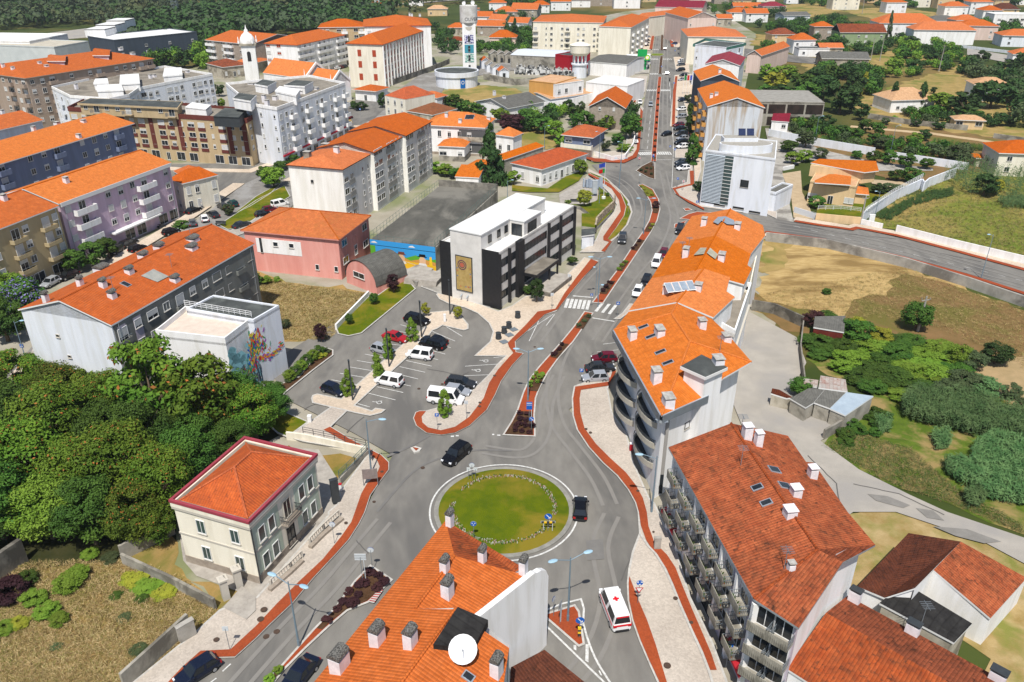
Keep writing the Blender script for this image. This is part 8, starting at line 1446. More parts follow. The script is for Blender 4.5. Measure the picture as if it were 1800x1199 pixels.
T=[(863,322,15.5,9,'dark','cone','tall dark conifer in front of the white manor'),(1019,307,4.5,4.5,'bright','round','round bright tree at the lawn of the low white school'),(903,325,4,4.2,'bright','round','small round tree left of the low white school'),
(770,305,3.5,5,'bright','round',None),(785,310,3.5,5,'bright','round',None),(800,315,3.2,4,'mid','round',None),(755,303,3,4,'mid','round',None),(810,312,3,4,'bright','round',None),
(800,195,7,8,'mid','round',None),(822,205,7,8,'mid','round',None),(780,190,5,5,'purple','round',None),(845,205,5,6,'mid','round',None),(880,215,6,7,'bright','round',None),(905,205,6,7,'dark','round',None),(900,235,7,10,'purple','round','wide dark purple tree between the grey roofed house and the manor'),(925,220,6,7,'mid','round',None),(940,230,6,7,'mid','round',None),(955,235,6,7,'mid','round',None),(975,245,7,7,'bright','round','bright tree left of the blue balcony house'),(985,260,5,5,'bright','round',None),(1010,212,5,7,'mid','round',None),(1030,225,6,7,'mid','round',None),(1055,235,5,6,'mid','round',None),(1068,228,5,5,'bright','round',None),(1000,200,6,5,'dark','round',None),(1020,200,5,4,'olive','round',None),
(1108,245,9,8,'mid','round','large round tree at the avenue edge below the grey gabled house'),(1110,205,5,4,'mid','round',None),(1085,255,4,5,'mid','round',None),(1060,265,4,5,'olive','round',None),(1098,268,3,6,'bright','round',None),
(1210,235,9,5.5,'mid','cyp','first leafy avenue tree in front of the rust streaked wall'),(1216,290,9,5.5,'mid','cyp','leafy avenue tree at the foot of the louvred building'),(1211,183,4.5,4,'olive','round','olive tree beside the slate blue gable'),(1215,108,8,6,'mid','round','dense round tree at the avenue junction'),(1193,66,5,3.5,'mid','round','small tree among the far avenue cars'),(1227,338,3.2,3.2,'dark','round','round trimmed tree in a white planter by the louvred building'),
(470,285,5,4,'mid','round','street tree at the corner below the yellow and maroon block'),(482,330,6,7,'bright','round','bright tree on the lawn beside the stepped grey block'),(468,320,5,5,'mid','round',None),(497,300,3,5,'mid','round',None),(515,290,3,5,'mid','round',None),
(403,380,3.2,3,'olive','round','small leaning tree on the lawn by the parked cars'),(134,480,5,5,'mid','round',None),(165,470,5.5,6,'mid','round',None),(193,455,5,4.5,'mid','round',None),(320,400,1.6,5,'mid','round',None),
(45,560,8,9,'lilac','round','blossoming lilac tree left of the long white gable'),(15,600,8,8,'mid','round','tree with bare lower branches at the left edge'),(20,540,7,8,'bright','round',None),
(386,170,6,5,'dark','round',None),(389,190,4,4,'bright','round',None),(380,112,7,6,'mid','round',None),(400,130,5,4,'bright','round',None),
(275,125,9,9,'mid','round',None),(300,122,9,9,'mid','round',None),(325,120,9,9,'dark','round',None),(350,115,8,9,'dark','round',None),(250,105,8,8,'mid','round',None),(225,100,8,8,'mid','round',None),(290,105,8,9,'mid','round',None),(210,85,7,8,'mid','round',None),(265,95,9,8,'dark','round',None),
(673,190,6,5,'dark','round',None),(634,195,4,6,'dark','round',None),(622,192,3.5,4,'mid','round',None),
(1360,160,8,11,'yellow','round',None),(1345,140,7,9,'bright','round',None),(1380,140,7,10,'bright','round',None),(1370,180,8,10,'dark','round',None),(1390,185,8,11,'mid','round',None),(1410,160,8,11,'mid','round',None),(1420,185,9,11,'mid','round',None),(1435,150,8,10,'dark','round',None),(1445,180,11,12,'dark','round',None),(1475,200,13,13,'dark','round','largest dark tree beside the concrete workshop'),(1497,170,10,10,'dark','round',None),(1460,150,9,10,'mid','round',None),(1345,175,6,8,'mid','round',None),
(1517,165,8,4.5,'yellow','cyp','golden yellow conical tree left of the beige roofed villa'),(1537,162,5,5,'bright','cyp','green egg shaped tree right of the golden tree'),(1567,193,9.5,5,'dark','cyp','dark conical cypress at the left corner of the beige roofed villa'),(1615,196,10,5,'dark','cyp','dark conical cypress at the right corner of the beige roofed villa'),(1558,78,17,4.5,'olive','cyp','tall slender leaning cypress beside the green chalet'),(1650,200,8,11,'bright','round','wide bright tree right of the beige roofed villa'),(1690,205,9,13,'dark','round',None),(1740,190,12,16,'dark','round','biggest dark round tree beside the pale two storey villa'),(1770,180,9,10,'dark','round',None),(1705,210,4,8,'mid','round',None),(1755,222,5,5,'dark','round',None),(1773,222,4.5,5,'dark','round',None),(1800,205,8,10,'dark','round',None),(1720,115,8,9,'dark','round',None),(1770,140,9,12,'dark','round',None),(1800,130,10,14,'dark','round',None),
(1590,105,6,8,'mid','round',None),(1610,130,7,8,'dark','round',None),(1650,115,7,9,'dark','round',None),(1570,125,6,9,'bright','round',None),(1600,85,7,10,'dark','round',None),(1630,95,5,8,'mid','round',None),(1555,135,5,8,'bright','round',None),(1575,115,5,7,'bright','round',None),(1605,110,4,5,'bright','round',None),(1630,108,4,5,'mid','round',None),(1668,122,3.5,5,'bright','round',None),(1687,128,3.5,5,'bright','round',None),(1705,132,3,4,'mid','round',None),
(1555,220,3,3.5,'olive','round',None),(1608,223,3,4,'dark','round',None),(1650,228,3,5,'dark','round',None),(1570,212,2,3,'bright','round',None),(1640,165,3,3,'dark','round',None),(1636,199,2.5,3,'dark','round',None),
(1512,212,7,6,'dark','round',None),(1495,200,7,6,'dark','round',None),(1520,235,5,5,'mid','round',None),(1542,240,5,5,'mid','round',None),(1500,245,4,7,'mid','round',None),(1480,240,4,7,'mid','round',None),(1450,225,5,7,'dark','round',None),(1430,235,5,6,'mid','round',None),(1405,225,4,6,'bright','round',None),
(1605,255,4,6,'bright','round',None),(1622,248,4,5,'dark','round',None),(1555,262,4,7,'olive','round',None),(1535,255,4,5,'mid','round',None),(1415,260,6,7,'olive','round',None),(1385,268,4,6,'mid','round',None),(1392,290,4,5,'bright','round',None),(1412,285,4,5,'bright','round',None),(1440,280,3.5,5,'olive','round',None),(1505,280,3,4,'mid','round',None),(1535,286,4,5,'mid','round',None),(1560,290,4.5,5,'mid','round',None),(1592,296,4.5,5.5,'mid','round',None),(1628,298,3.5,4.5,'mid','round',None),(1680,290,6,8,'olive','round',None),
(1434,366,3.2,4.5,'mid','round','round shrub tree on the lawn before the peach villa'),(1455,360,1.8,1.8,'dark','round',None),(1480,350,1.6,1.6,'dark','round',None),(1543,342,3,4.5,'dark','round',None),(1540,358,2.2,2.4,'dark','round',None),(1560,335,2,5,'olive','round',None),(1578,338,2,5,'olive','round',None),(1575,318,3.5,5,'mid','round',None),(1600,322,4.5,6,'mid','round',None),
(1728,345,6,7,'dark','round','dark round tree in the reed thicket'),(1750,342,4,5,'yellow','round',None),(1608,580,5.5,5.8,'mid','round','lone green tree in the dry field behind the leaning pole'),(1453,517,1.3,2,'mid','round',None),(1430,575,3,4.5,'purple','round','dark shrubby tree beside the grey sheet shed'),(1450,568,2.5,4,'mid','round',None),(1505,600,4,6.5,'mid','round',None),(1545,605,3,4.5,'yellow','round',None),(1500,590,3.5,4,'yellow','round',None),(1407,697,3.2,4.2,'mid','round','green bush tree growing through the garage roof'),(1682,645,4,4.5,'bright','round','bright round tree at the upper right weeds'),(1748,640,4,5,'dark','round','dark tree at the right edge of the weeds'),(1775,700,2.5,3.2,'olive','round',None),(1798,725,2.5,3,'olive','round',None),(1705,650,3.5,5,'olive','round',None),(1690,690,3.5,6,'olive','round',None),(1720,695,3.2,6,'reed','round',None),(1670,700,3,5,'olive','round',None)]
for x,y,h,w_,k,s,l in T:
 (tree if h>2.6 else bush)(x,y,h,w_,k,*( [s] if h>2.6 else []),label=l,auto={'dark':'dark green tree','mid':'green tree','bright':'bright green tree','yellow':'yellow green tree','olive':'olive green tree','purple':'purple tree','reed':'reed like shrub','lilac':'lilac tree'}[k] if h>2.6 else {'dark':'dark green bush','mid':'green bush','bright':'bright green bush','yellow':'yellow bush','olive':'olive green bush'}.get(k,'green bush'))
r=random.Random(21)
def inpoly(x,y,P):
 c=False; j=len(P)-1
 for i in range(len(P)):
  if (P[i][1]>y)!=(P[j][1]>y) and x<(P[j][0]-P[i][0])*(y-P[i][1])/(P[j][1]-P[i][1])+P[i][0]: c=not c
  j=i
 return c
def scatter(P,n,fn,sep=0):
 x0,x1=min(p[0] for p in P),max(p[0] for p in P); y0,y1=min(p[1] for p in P),max(p[1] for p in P); k=0; it=0; S=[]
 while k<n and it<9000:
  it+=1; x,y=r.uniform(x0,x1),r.uniform(y0,y1)
  if inpoly(x,y,P):
   g=G(x,y)
   if sep and any((g.x-a)**2+(g.y-b)**2<sep*sep for a,b in S): continue
   S.append((g.x,g.y)); fn(x,y); k+=1
scatter([(1430,610),(1480,600),(1620,600),(1690,640),(1680,690),(1590,700),(1545,700),(1500,665),(1440,640)],34,lambda x,y:bush(x,y,r.uniform(.9,2.2),r.uniform(4,7),r.choice(('mid','mid','bright')),auto='bramble thicket clump',group='bramble clumps behind the garages',lod=2),2.4)
scatter([(1455,770),(1540,720),(1560,740),(1555,760),(1500,785)],9,lambda x,y:bush(x,y,r.uniform(.8,1.5),r.uniform(2,3.4),'mid',auto='low weed clump',group='weed clumps below the garage wall',lod=2),1.2)
def reeds(name,P,n,h,label,kind='reed'):
 pts=[];
 x0,x1=min(p[0] for p in P),max(p[0] for p in P); y0,y1=min(p[1] for p in P),max(p[1] for p in P)
 while len(pts)<n:
  x,y=r.uniform(x0,x1),r.uniform(y0,y1)
  if inpoly(x,y,P): g=G(x,y); pts.append((g.x,g.y))
 C=[];N=[];S=[]
 for gx,gy in pts:
  hh=h*r.uniform(.7,1.1)
  for k in range(16):
   t=r.random(); a_=r.random()*6.28; C.append((gx+math.cos(a_)*.35*t+r.gauss(0,.08),gy+math.sin(a_)*.35*t+r.gauss(0,.08),hh*(.25+.75*t))); N.append((math.cos(a_)*.7,math.sin(a_)*.7-.5,.3+r.random()*.7)); S.append(r.uniform(.2,.45))
 V=quads(np.array(C),np.array(N),np.array(S),.15); o=link(name,leafmesh(name,V,[LM[kind]])); return tag(o,label,'reeds',kind='stuff')
reeds('reeds',c12([(930,470),(1000,400),(1180,420),(1400,440),(1600,500),(1900,600),(1900,800),(1700,700),(1450,690),(1280,640),(1100,600),(950,560)]),1500,3.0,'dense stand of tall green reeds on the right of the weeds')
reeds('reeds',c12([(1440,760),(1600,690),(1900,760),(1950,1100),(1800,1180),(1560,1130),(1300,1000),(1250,880),(1420,900)]),1200,2.2,'lower stand of green reeds at the right edge'); reeds('reeds',c12([(1150,690),(1250,650),(1270,760),(1180,780)]),90,1.8,'small reed clump beside the bare patch'); reeds('reeds',c12([(750,570),(840,580),(850,650),(770,670)]),70,1.8,'small reed clump near the garage wall'); reeds('reeds',c12([(1240,870),(1380,860),(1400,930),(1260,960)]),110,1.8,'reed clump in the middle of the weeds'); reeds('reeds',c12([(1370,1090),(1500,1080),(1520,1160),(1400,1190)]),90,1.8,'reed clump near the back lane')
reeds('reeds',[(1655,318),(1690,292),(1800,300),(1900,330),(1900,370),(1800,350),(1760,352),(1700,345)],900,4.2,'pale green reed thicket above the meadow wall','reed'); reeds('tall_grass',cR([(740,330),(900,250),(1100,160),(1300,130),(1300,180),(1000,260),(850,360)]),500,.9,'tall dark grass along the stepped white wall','dark'); reeds('reeds',cR([(1600,230),(1700,190),(1820,210),(1850,280),(1650,270)]),200,2.2,'reed tuft at the right end of the meadow')
def grass(name,P,n,h,m,label,w=.5,gr=6):
 V=[];pts=[]; x0,x1=min(p[0] for p in P),max(p[0] for p in P); y0,y1=min(p[1] for p in P),max(p[1] for p in P)
 while len(pts)<n:
  x,y=r.uniform(x0,x1),r.uniform(y0,y1)
  if inpoly(x,y,P): g=G(x,y); pts.append((g.x,g.y))
 C=[];N=[];S=[]
 for gx,gy in pts:
  a0=r.random()*6.28; hh=h*r.uniform(.5,1.3)
  for k in range(gr): a_=a0+r.gauss(0,.9); C.append((gx+r.gauss(0,.18),gy+r.gauss(0,.18),.1+hh*.4)); N.append((math.cos(a_),math.sin(a_),.35+r.random())); S.append(hh*r.uniform(.5,.9))
 V=quads(np.array(C),np.array(N),np.array(S),.09); return tag(link(name,leafmesh(name,V,m,RN.randint(0,len(m),len(V)//4))),label,'grass',kind='stuff')
gm=[mat('blade_straw',(.46,.33,.15),(.32,.23,.1),.4),mat('blade_tan',(.34,.24,.11),(.2,.14,.06),.4),mat('blade_pale',(.58,.45,.24),(.42,.32,.15),.4),mat('blade_olive',(.2,.2,.05),(.25,.22,.07),.4)]
grass('dry_grass',[(-60,1010),(60,990),(225,985),(330,1025),(380,1075),(335,1112),(225,1215),(-80,1215)],16000,.3,gm,'tall dry grass covering the lower left field'); grass('dry_grass',cA([(0,740),(180,790),(640,850),(780,870),(560,1110),(560,1150),(500,1199),(180,1190),(100,1000)]),11000,.32,gm,'tall dry grass beside the pink hall')
grass('dry_grass',[(1325,520),(1350,535),(1470,560),(1600,560),(1700,600),(1790,640),(1850,700),(1850,560),(1700,512),(1590,470)],5000,.3,[gm[1],gm[3],gm[0]],'short dry grass of the right field'); grass('meadow_grass',[(1545,398),(1575,352),(1660,315),(1800,345),(1900,370),(1900,480),(1800,460),(1690,423)],5000,.45,[gm[3],gm[1],mat('blade_green',(.07,.11,.03),(.1,.13,.04),.5)],'meadow grass beyond the east street wall'); grass('weeds',[(1445,785),(1500,760),(1600,790),(1680,860),(1790,920),(1800,940),(1680,890),(1560,850)],3500,.3,[D.materials['blade_green'],gm[1],D.materials['blade_green']],'low weeds between the back lane and the reeds')
reeds('vines',[(1440,244),(1500,248),(1540,252),(1535,258),(1480,256),(1438,250)],260,1.6,'row of vines hanging over the white garden wall','mid'); reeds('vines',[(1640,250),(1700,258),(1750,262),(1745,268),(1690,264),(1638,257)],260,1.6,'long row of vines beside the dirt track','mid'); reeds('vegetable_rows',[(1560,262),(1640,268),(1650,285),(1580,280)],160,.6,'vegetable rows of the garden plots','mid')
reeds('cemetery_flowers',[(905,110),(1000,112),(1004,134),(910,130)],120,.8,'green plants among the cemetery graves','dark')
# ================= far town: generated houses, orchard trees, woods
r=random.Random(33)
def fhouse(px,py,w_,d_,yd,h,wm,rm,kind,rise,label,pat='w.w',short=None,name='house'):
 b=Bld(name,label,'house',foot(px,py,w_,d_,math.radians(yd)),h,wm,world=True,short=short); b.far=True
 if kind=='flat': b.parapet(.3,.2,None,rm)
 else: b.quadroof(kind,0,rise,.5,rm,ridge=False)
 b.fac(0,.4,2.9,max(1,int(h/2.9)),pat); b.fac(1,.4,2.9,max(1,int(h/2.9)),'w.w'); return b
fhouse(1585,192,17,12,8,4.6,W_white,T_pale,'hip',3.4,'beige roofed stone villa between two dark cypresses','wlw','the beige roofed villa'); fhouse(1560,190,6,7,20,3.2,W_stone,T_pale,'gable',1.6,'low left wing of the beige roofed villa','w'); fhouse(1730,175,13,9,-8,6.4,W_wht2,T_pale,'hip',2.2,'pale two storey villa with brown hip roof','l.w','the pale two storey villa')
fhouse(1697,225,9,5,-12,3.2,W_peach,T_pale,'hip',1.2,'small sand coloured double roofed shed at the track','l.l','the sand coloured shed'); fhouse(1505,77,26,14,0,7,W_green,T_old,'gable',4,'green walled chalet with wide brown orange roof','w.ww.w','the green chalet')
fhouse(1585,62,36,18,-4,8,W_white,T_far,'hip',5,'huge orange roofed hall behind the green chalet','ww.ww','the huge orange hall'); fhouse(1648,76,34,14,-6,8,W_white,T_far,'hip',4,'long white hall with orange roof right of the huge hall','','the long white hall'); fhouse(1708,68,22,14,-8,8,W_rose,T_far,'hip',3,'pink house with orange roofs on the right hill','w.w','the pink hill house'); fhouse(1690,54,16,12,0,7,W_rose,T_far,'hip',3,'orange roofed house above the pink hill house')
fhouse(1790,80,24,14,-10,6,W_wht2,T_far,'hip',3,'white house with red orange roof at the right edge','w.w','the right edge house'); fhouse(1800,108,14,10,-15,4,W_white,T_lite,'hip',2.5,'orange roofed house at the right edge beside the car park')
fhouse(1790,302,17,11,-8,6.4,W_cream,T_lite,'hip',2.4,'cream house with orange roof at the right edge above the meadow','w.w','the cream edge house'); fhouse(1722,290,5,4,0,2.6,W_cream,T_new,'hip',.8,'tiny orange roofed outbuilding beside the cream edge house','')
fhouse(1370,78,14,10,5,6,W_peach,T_old,'hip',3,'brownish stone house with orange hip roof right of the avenue','w.w','the brownish stone house'); fhouse(1405,92,12,10,5,7,W_white,T_far,'hip',3,'white house with bright orange pyramid roof right of the avenue','w.w','the pyramid roof house'); fhouse(1440,70,11,9,0,8,W_stone,T_far,'hip',2.5,'grey stone house with orange hip roof in the right gardens','l.l'); fhouse(1455,96,12,8,0,4,W_old,T_lite,'gable',2,'low orange roofed house near the wrecked garden wall'); fhouse(1425,98,16,8,0,4,W_white,flatg,'flat',0,'low white house with grey flat parts right of the avenue')
fhouse(1478,115,22,12,-5,4,W_conc,T_grey,'gable',2.5,'grey slate roofed barns left of the orchard','','the slate barns'); fhouse(1392,36,20,14,10,4,W_wht2,T_grey,'gable',2,'pale grey roofed sheds at the top right','.') ; fhouse(1355,24,18,14,0,6,W_rose,T_wine,'hip',3,'dark red roofed house beside the far avenue','w.w'); fhouse(1310,22,22,9,0,5,W_old,T_far,'gable',2.5,'long orange roof house beyond the beige gabled block','w.w.w'); fhouse(1295,36,14,11,0,6,W_white,T_far,'hip',3,'white house with orange roof behind the beige gabled block','w.w'); fhouse(1325,38,16,11,5,6,W_white,T_far,'gable',3,'white double orange roofed house in the right gardens','w.w'); fhouse(1312,30,12,9,0,5,W_white,T_far,'hip',3,'small white orange roofed house behind the double one')
fhouse(1480,16,22,14,0,9,W_cream,T_far,'hip',3,'yellowish big house at the top right','w.w.w','the yellowish big house'); fhouse(1568,22,16,12,0,8,W_wht2,T_far,'hip',2.5,'white house with two orange roof layers at the top right','l.l'); fhouse(1612,12,16,12,0,8,W_cream,T_far,'gable',2.5,'pale house left of the yellow one at the top right','w.w'); fhouse(1655,14,14,12,0,8,W_peach,T_far,'hip',2.5,'yellow house at the top right','w.w'); fhouse(1672,27,18,12,0,7,W_white,T_far,'hip',3,'white orange roofed house below the yellow house','w.w'); fhouse(1715,24,17,12,0,9,W_white,T_far,'hip',3,'white multi roofed house at the top right','w.w'); fhouse(1735,32,14,12,0,6,W_white,T_far,'hip',3,'white arched house beside the multi roofed one','w'); fhouse(1760,30,18,12,0,6,W_peach,T_brn,'hip',4,'yellow house with brown hip roof at the top right','w.w'); fhouse(1650,49,20,12,0,5,W_conc,T_grey,'hip',3,'dark grey roofed low house behind the long white hall',''); fhouse(1775,46,30,14,-5,8,W_white,flatw,'flat',0,'modern white flat roofed building at the right','llll','the modern flat building')
fhouse(1790,8,12,10,0,6,W_white,T_far,'hip',3,'small white house at the very top right corner'); fhouse(1395,6,16,8,0,5,W_white,T_far,'gable',2,'low long white house at the top right field')
L_=[(745,100,'hidden'),]
for i,(x,y,w_,d_,yd,h,wm,rm,kind,rise,l) in enumerate(((885,80,15,11,-5,5,W_rose,T_far,'hip',3.5,'pale villa with wide pinkish orange roof behind the water tower'),(865,62,17,11,-8,6,W_stone,T_far,'gable',3,'house with long orange roof right of the water tower'),(880,50,12,10,-30,6,W_white,T_far,'gable',3,'white gabled house right of the water tower'),(850,44,13,11,-10,6,W_white,T_far,'gable',3,'orange gabled house behind the water tank shaft'),(805,62,12,9,0,5,W_old,T_far,'hip',2.5,'orange roofed house left of the water tower shaft'),(800,80,13,9,0,3,W_rose,T_old,'hip',2,'low brown roofed house left of the water tower shaft'),(890,35,16,12,0,6,W_stone,T_far,'hip',3.5,'big orange hip roofed house above the water tower line'),(875,18,14,10,0,6,W_white,T_far,'hip',3,'orange roofed white house near the top, right of the tower'),(770,27,15,9,0,5,W_peach,T_pale,'hip',2.5,'peach roofed house left of the water tower top'),(830,30,12,9,0,6,W_stone,T_far,'flat',0,'grey unfinished house right of the water tower top'),(660,22,16,9,0,5,W_white,T_far,'hip',3,'orange roofed house above the back blocks'),(732,10,12,8,0,5,W_white,T_far,'hip',2,'white and orange house in the forest edge'),(583,25,12,8,0,5,W_white,T_far,'gable',2,'small orange house at the forest edge left'),(925,30,20,14,-15,6,W_old,T_far,'gable',4,'orange roofed house left of the long cream block'),(950,22,14,10,0,6,W_white,T_far,'hip',3,'white house with double orange roof above the cream block'),(985,18,16,10,0,7,W_white,T_far,'gable',3,'orange gabled house above the cream block'),(915,56,13,10,-20,6,W_wht2,T_far,'gable',3,'orange gabled house beside the dark conifer'),(1020,12,16,12,0,6,W_white,T_far,'hip',3,'orange roofed white house far behind the cream block'),(1055,10,20,12,0,7,W_stone,T_far,'hip',3,'grey house with orange roof far behind the cream block'),(1100,14,22,12,0,8,W_white,T_far,'hip',3,'orange roofed row end near the far avenue'),(1085,6,14,10,0,8,W_stone,flatg,'flat',0,'grey block at the far top of the avenue'),(1230,2,22,12,0,7,W_rose,T_grey,'gable',3,'pink gabled house at the head of the avenue'),(1272,6,20,12,0,8,W_stone,T_grey,'gable',3,'grey gabled house right of the avenue head'),(1000,5,14,9,0,5,W_white,T_far,'hip',3,'small orange roofed house at the top edge'),(960,8,14,9,0,5,W_old,T_far,'hip',3,'old orange roofed house at the top edge'),(1270,45,10,8,0,5,W_old,T_far,'gable',2.5,'orange outbuilding behind the beige gabled block'))):
 fhouse(x,y,w_,d_,yd,h,wm,rm,kind,rise,l,'w.w' if y>15 else 'w')
far=[(1300,12),(1345,3),(1530,4),(1700,4),(1750,12),(900,4),(1135,3),(1590,1)]
for i,(x,y) in enumerate(far): fhouse(x,y,16,11,r.uniform(-20,20),6,r.choice((W_white,W_cream,W_peach)),T_far,'hip',3,'distant %s house with orange roof, %s'%(('pale',)[0],['above the far gardens','above the grey sheds','above the pale field','above the multi roofed house','above the arched house','above the orange hip house','left of the avenue head','above the layered house'][i]),'w')
cs=MB(); rr_=random.Random(8); cem=[(895,108),(1000,108),(1006,132),(985,136),(905,130)]
def gr(x,y):
 g=G(x,y); w0=rr_.uniform(.8,1.3); cs.obox((g.x,g.y),.1,w0,2.2,0,.6,rr_.randint(0,2)); cs.obox((g.x,g.y+1),.1,w0,.25,.5,rr_.uniform(1.2,2.2),rr_.randint(0,2))
 if rr_.random()<.5: h_=rr_.uniform(2,2.8); cs.obox((g.x,g.y+1),.1,.15,.15,1.5,h_,0); cs.obox((g.x,g.y+1),.1,.7,.15,h_-.6,h_-.45,0)
scatter(cem,300,gr); tag(link('graves',cs.mesh('graves',[mat('marble_white','cfcfcc'),mat('marble_grey','8f8f8c'),mat('marble_dark','3f3f40')])),'crowded white and grey graves with crosses in the cemetery','graves',kind='stuff')
for i,(x,y,h,l) in enumerate(((853,120,5,'small white tomb house with orange roof, leftmost of the cemetery'),(862,126,4.5,'white tomb house with pale roof beside the leftmost tomb'),(872,130,4.5,'white gabled tomb house in the middle of the front tombs'),(884,136,4.2,'white tomb house with orange roof nearest the grey roofed house'),(868,108,5.5,'grey arched chapel tomb at the back of the cemetery'),(880,109,5.5,'second grey chapel tomb at the back of the cemetery'),(893,110,5.5,'third grey chapel tomb at the back of the cemetery'),(910,108,6,'tall stone chapel among the graves'),(925,108,5.5,'stone tomb chapel right of the tall chapel'),(945,108,5,'pale tomb chapel near the white roofed warehouse'),(965,110,5,'last tomb chapel before the mushroom tower'))):
 b=Bld('tomb_house',l,'tomb',foot(x,y,4.5,6,.2),h*.75,W_wht2 if i<4 else W_conc,world=True); b.quadroof('gable',1,1.6,.2,T_far if 'orange' in l else flatr); b.at('door',win_mesh(1.1,2.1,frd,True),0,.5,.1)
gwall([(850,140),(905,150),(1000,143),(1008,137)],2.6,W_conc,'long grey cemetery wall'); gwall([(690,150),(760,125),(790,112)],2.4,conc2,'dark grey wall below the long shuttered slab'); gwall([(700,130+20),(800,98)],1,conc,'low wall before the shuttered slab') if 0 else None
gwall([(1350,240),(1430,256),(1536,274)],2.4,W_wht2,'stained white wall beside the concrete ramp'); gwall([(1555,278),(1620,288),(1700,300)],2.2,W_wht2,'white wall below the garden plots'); gwall([(1525,208),(1600,220),(1700,230)],1.8,W_conc,'old concrete wall below the beige roofed villa'); gwall([(1690,84),(1780,95),(1860,104)],1.5,W_wht2,'white fence wall along the far car park'); gwall([(1745,243),(1800,251),(1900,262)],1.6,W_conc,'low concrete wall at the right end of the track')
gwall([(955,196),(1000,190),(1045,178)],3.2,W_white,'white stepped garden wall before the modern house')
ST=[]
def st(P,n,kinds,h,w,**k_): scatter(P,int(n*2.3),lambda x,y:ST.append((G(x,y).x,G(x,y).y,r.uniform(*h),r.uniform(*w),r.choice(kinds))),3)
st([(1330,45),(1480,40),(1540,60),(1420,66),(1340,60)],20,('dark','mid'),(5,9),(7,11)); st([(1560,100),(1700,110),(1700,130),(1560,140)],10,('mid','bright','dark'),(3,5),(5,7)); st([(1440,60),(1540,72),(1540,100),(1440,95)],8,('mid','dark'),(4,7),(6,9)); st([(1640,42),(1800,50),(1800,72),(1720,60)],12,('dark','mid'),(4,7),(6,10)); st([(860,30),(940,20),(960,70),(900,85)],12,('dark','mid'),(5,9),(6,9)); st([(760,50),(800,60),(800,110),(770,100)],6,('mid','dark'),(5,8),(6,9)); st([(830,85),(920,90),(925,98),(840,96)],9,('mid','dark','bright'),(4,6),(5,8)); st([(1400,4),(1800,2),(1800,14),(1400,14)],22,('dark','mid'),(6,10),(8,13)); st([(1240,20),(1330,10),(1400,20),(1320,45)],12,('dark','mid'),(5,8),(6,10)); st([(880,2),(1130,2),(1130,10),(880,14)],20,('dark','mid'),(7,11),(8,12)); st([(330,85),(420,95),(470,92),(440,100),(340,100)],8,('dark','mid'),(7,10),(7,10))
st([(1380,205),(1480,235),(1500,262),(1420,250),(1380,230)],9,('mid','dark','olive'),(3,5),(4,6)); st([(1560,200),(1700,205),(1790,215),(1780,228),(1600,218)],8,('mid','olive','dark'),(2.7,4.5),(4,6)); st([(1580,70),(1700,90),(1690,112),(1540,110),(1500,100)],16,('dark','mid','bright'),(4,7),(6,9)); st([(1540,250),(1700,268),(1700,280),(1600,280),(1540,265)],8,('mid','olive'),(2.7,4),(4,6)); st([(1440,120),(1540,140),(1540,175),(1500,150),(1430,140)],10,('dark','mid'),(5,8),(7,10)); st([(1700,120),(1800,150),(1800,235),(1760,160),(1690,140)],10,('dark','olive'),(6,9),(8,12)); st([(1340,90),(1400,75),(1500,60),(1500,72),(1400,100)],8,('dark','mid'),(4,6),(5,8)); st([(880,190),(1000,200),(1020,225),(900,235)],8,('mid','dark','bright'),(4,6),(5,7)); st([(1100,200),(1118,205),(1112,240),(1096,240)],4,('mid','dark'),(5,7),(5,7)); st([(230,85),(350,95),(360,125),(240,118)],10,('mid','dark','bright'),(7,9),(8,10)); st([(440,88),(470,88),(468,104),(440,100)],3,('dark',),(6,8),(6,8)); st([(880,70),(930,60),(935,85),(890,95)],6,('dark','mid'),(5,8),(7,9))
tree(905,75,13,7,'dark','cone','dark conifer left of the cream blocks'); tree(1120,30,9,5,'dark','cone','palm like dark tree above the cream row') if 0 else None
def palm(px,py,h,label):
 c=G(px,py); o=thing('palm_tree',label,'palm tree',(c.x,c.y,0)); link('trunk',MB().tube((0,0,0),(0,0,h),.45,.3,n=8).mesh('trunk',[LM['bark']]),o); mb=MB()
 for k in range(26):
  t=2*math.pi*k/26*1.0+.3*(k%3); e=.9-.5*(k%3); p=Vector((0,0,h))
  for s in range(5): q_=p+Vector((math.cos(t)*.9,math.sin(t)*.9,e)); e-=.42; n=Vector((-math.sin(t),math.cos(t),0))*.38*(1-.15*s); mb.add([p-n,p+n,q_+n*.9,q_-n*.9],[(0,1,2,3)]); p=q_
 link('crown',mb.mesh('crown',[LM['olive']]),o)
palm(277,92,10,'palm tree among the green trees before the forest'); palm(1126,14,8,'palm tree at the far end of the cream row')
C=[];N=[];S=[];M=[];KN=['dark','mid','bright','olive']
for x,y,h,w_,k in ST:
 rs=RN; nb,m=16,34; cc=rs.normal(size=(nb,3)); cc/=np.linalg.norm(cc,axis=1,keepdims=True); cc=cc*np.array([.34,.34,.34])*rs.uniform(.6,1,(nb,1))+np.array([0,0,.5]); v=rs.normal(size=(nb*m,3)); v/=np.linalg.norm(v,axis=1,keepdims=True); p=np.repeat(cc,m,0)+v*.17; C.append(p*np.array([w_,w_,h])+np.array([x,y,.2])); N.append(v+rs.normal(size=v.shape)*.5); S.append(rs.uniform(.5,1.2,nb*m)*w_*.07); M.append(np.full(nb*m,KN.index(k)))
tag(link('garden_trees',leafmesh('garden_trees',quads(np.concatenate(C),np.concatenate(N),np.concatenate(S)),[LM[k] for k in KN],np.concatenate(M))),'small far trees scattered between the distant houses and gardens','trees',kind='stuff')
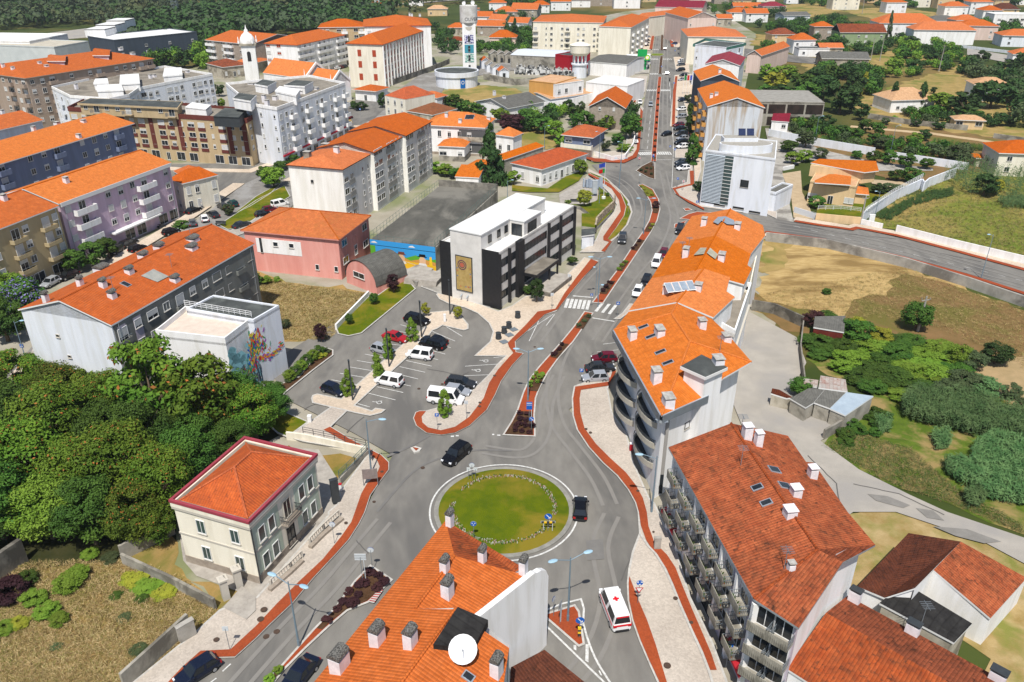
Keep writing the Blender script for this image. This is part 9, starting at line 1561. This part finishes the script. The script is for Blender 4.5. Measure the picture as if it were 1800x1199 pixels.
def wood(name,P,n,label,h=(7,13),kinds=('dark','dark','mid','olive'),q_=42,ls=1.0):
 rs=np.random.RandomState(len(label)); C=[];N=[];S=[];M=[]; x0,x1=min(p[0] for p in P),max(p[0] for p in P); y0,y1=min(p[1] for p in P),max(p[1] for p in P); k=0
 while k<n:
  x,y=rs.uniform(x0,x1),rs.uniform(y0,y1)
  if not inpoly(x,y,P): continue
  k+=1; hh=rs.uniform(*h); rr2=hh*rs.uniform(.35,.6); v=rs.normal(size=(q_,3)); v/=np.linalg.norm(v,axis=1,keepdims=True); v[:,2]=np.abs(v[:,2])
  C.append(np.array([x,y,hh*.45])+v*np.array([rr2,rr2,hh*.55])*rs.uniform(.75,1.05,(q_,1))); N.append(v+rs.normal(size=(q_,3))*.35); S.append(rs.uniform(.6,1.3,q_)*hh*.14*ls); M.append(np.full(q_,rs.randint(len(kinds))))
 V=quads(np.concatenate(C),np.concatenate(N),np.concatenate(S),.8); o=link(name,leafmesh(name,V,[LM[k] for k in kinds],np.concatenate(M))); return tag(o,label,'woodland',kind='stuff')
LM['far1']=leafmat('leaf_far',(.04,.06,.028),(.06,.085,.035)); LM['far2']=leafmat('leaf_far_olive',(.07,.09,.035),(.1,.11,.045));
def wp(px): return [(G(x,y).x,G(x,y).y) for x,y in px]
wood('woodland',wp([(340,30),(620,24),(700,36),(600,58),(480,66),(440,66),(370,90),(250,96),(190,60),(300,40)])[:],900,'dark woodland behind the forest edge block',kinds=('dark','dark','far1'))
wood('woodland',[(-1500,900),(-480,840),(-300,640),(-60,640),(-40,760),(120,820),(1400,900),(1400,1900),(-1500,1900)],6500,'far forest along the top of the picture',(8,16),('dark','far1','far1','far2'),46,1.0)
wood('woodland',wp([(0,50),(150,46),(250,40),(330,30),(330,8),(0,2)]),900,'scrub woodland beyond the white hall',(4,9),('far1','olive','far2'),40,1.0)
wood('woodland',[(-450,560),(-330,560),(-250,640),(-420,760),(-700,760)],500,'trees left of the far forest',(6,11),('far1','dark','olive'),30,1.3)
ribbon('motorway',[(430,36),(520,26),(640,12),(900,-8)],9,.5,asph3)
# ================= labels that point to one tree each
groups={}
for o,ph,h,w_,p,cat in AUTO:
 best=min(BL,key=lambda b:(b[2][0]-p[0])**2+((b[2][1]-p[1])*1.6)**2)
 s=best[0]; dx,dy=p[0]-best[2][0],p[1]-best[2][1]
 rel=('right of' if dx>0 else 'left of') if abs(dx)>abs(dy)*1.1 else ('below' if dy>0 else 'above')
 if not s.startswith('the '): s='the '+s
 s=' '.join(s.split()[:6]); groups.setdefault((ph,rel,s),[]).append((dx*dx+dy*dy,o))
sup=['nearest','second nearest','third nearest','fourth nearest','fifth nearest']+[x+' nearest' for x in ordn[5:]]
for (ph,rel,s),l in groups.items():
 l.sort(key=lambda t:t[0])
 for i,(d_,o) in enumerate(l):
  if len(l)==1: o['label']='%s %s %s'%(ph,rel,s)
  else: n=i+1; sfx=sup[i] if i<15 else '%dth nearest'%n; o['label']='%s %s %s, %s'%(ph,rel,s,sfx)
# ---- air between the camera and the far town
mb=MB().box(-4010,-610,-1,4010,6510,62); hz=link('haze',mb.mesh('haze',[])); tag(hz,'thin summer haze over the whole town','haze',kind='stuff')
hm=D.materials.new('haze'); hm.use_nodes=True; hm.node_tree.nodes.clear(); o_=hm.node_tree.nodes.new('ShaderNodeOutputMaterial'); v_=hm.node_tree.nodes.new('ShaderNodeVolumePrincipled'); v_.inputs['Color'].default_value=(.86,.92,1,1); v_.inputs['Density'].default_value=.0001; v_.inputs['Anisotropy'].default_value=.2; hm.node_tree.links.new(v_.outputs[0],o_.inputs[1]); hz.data.materials.append(hm)
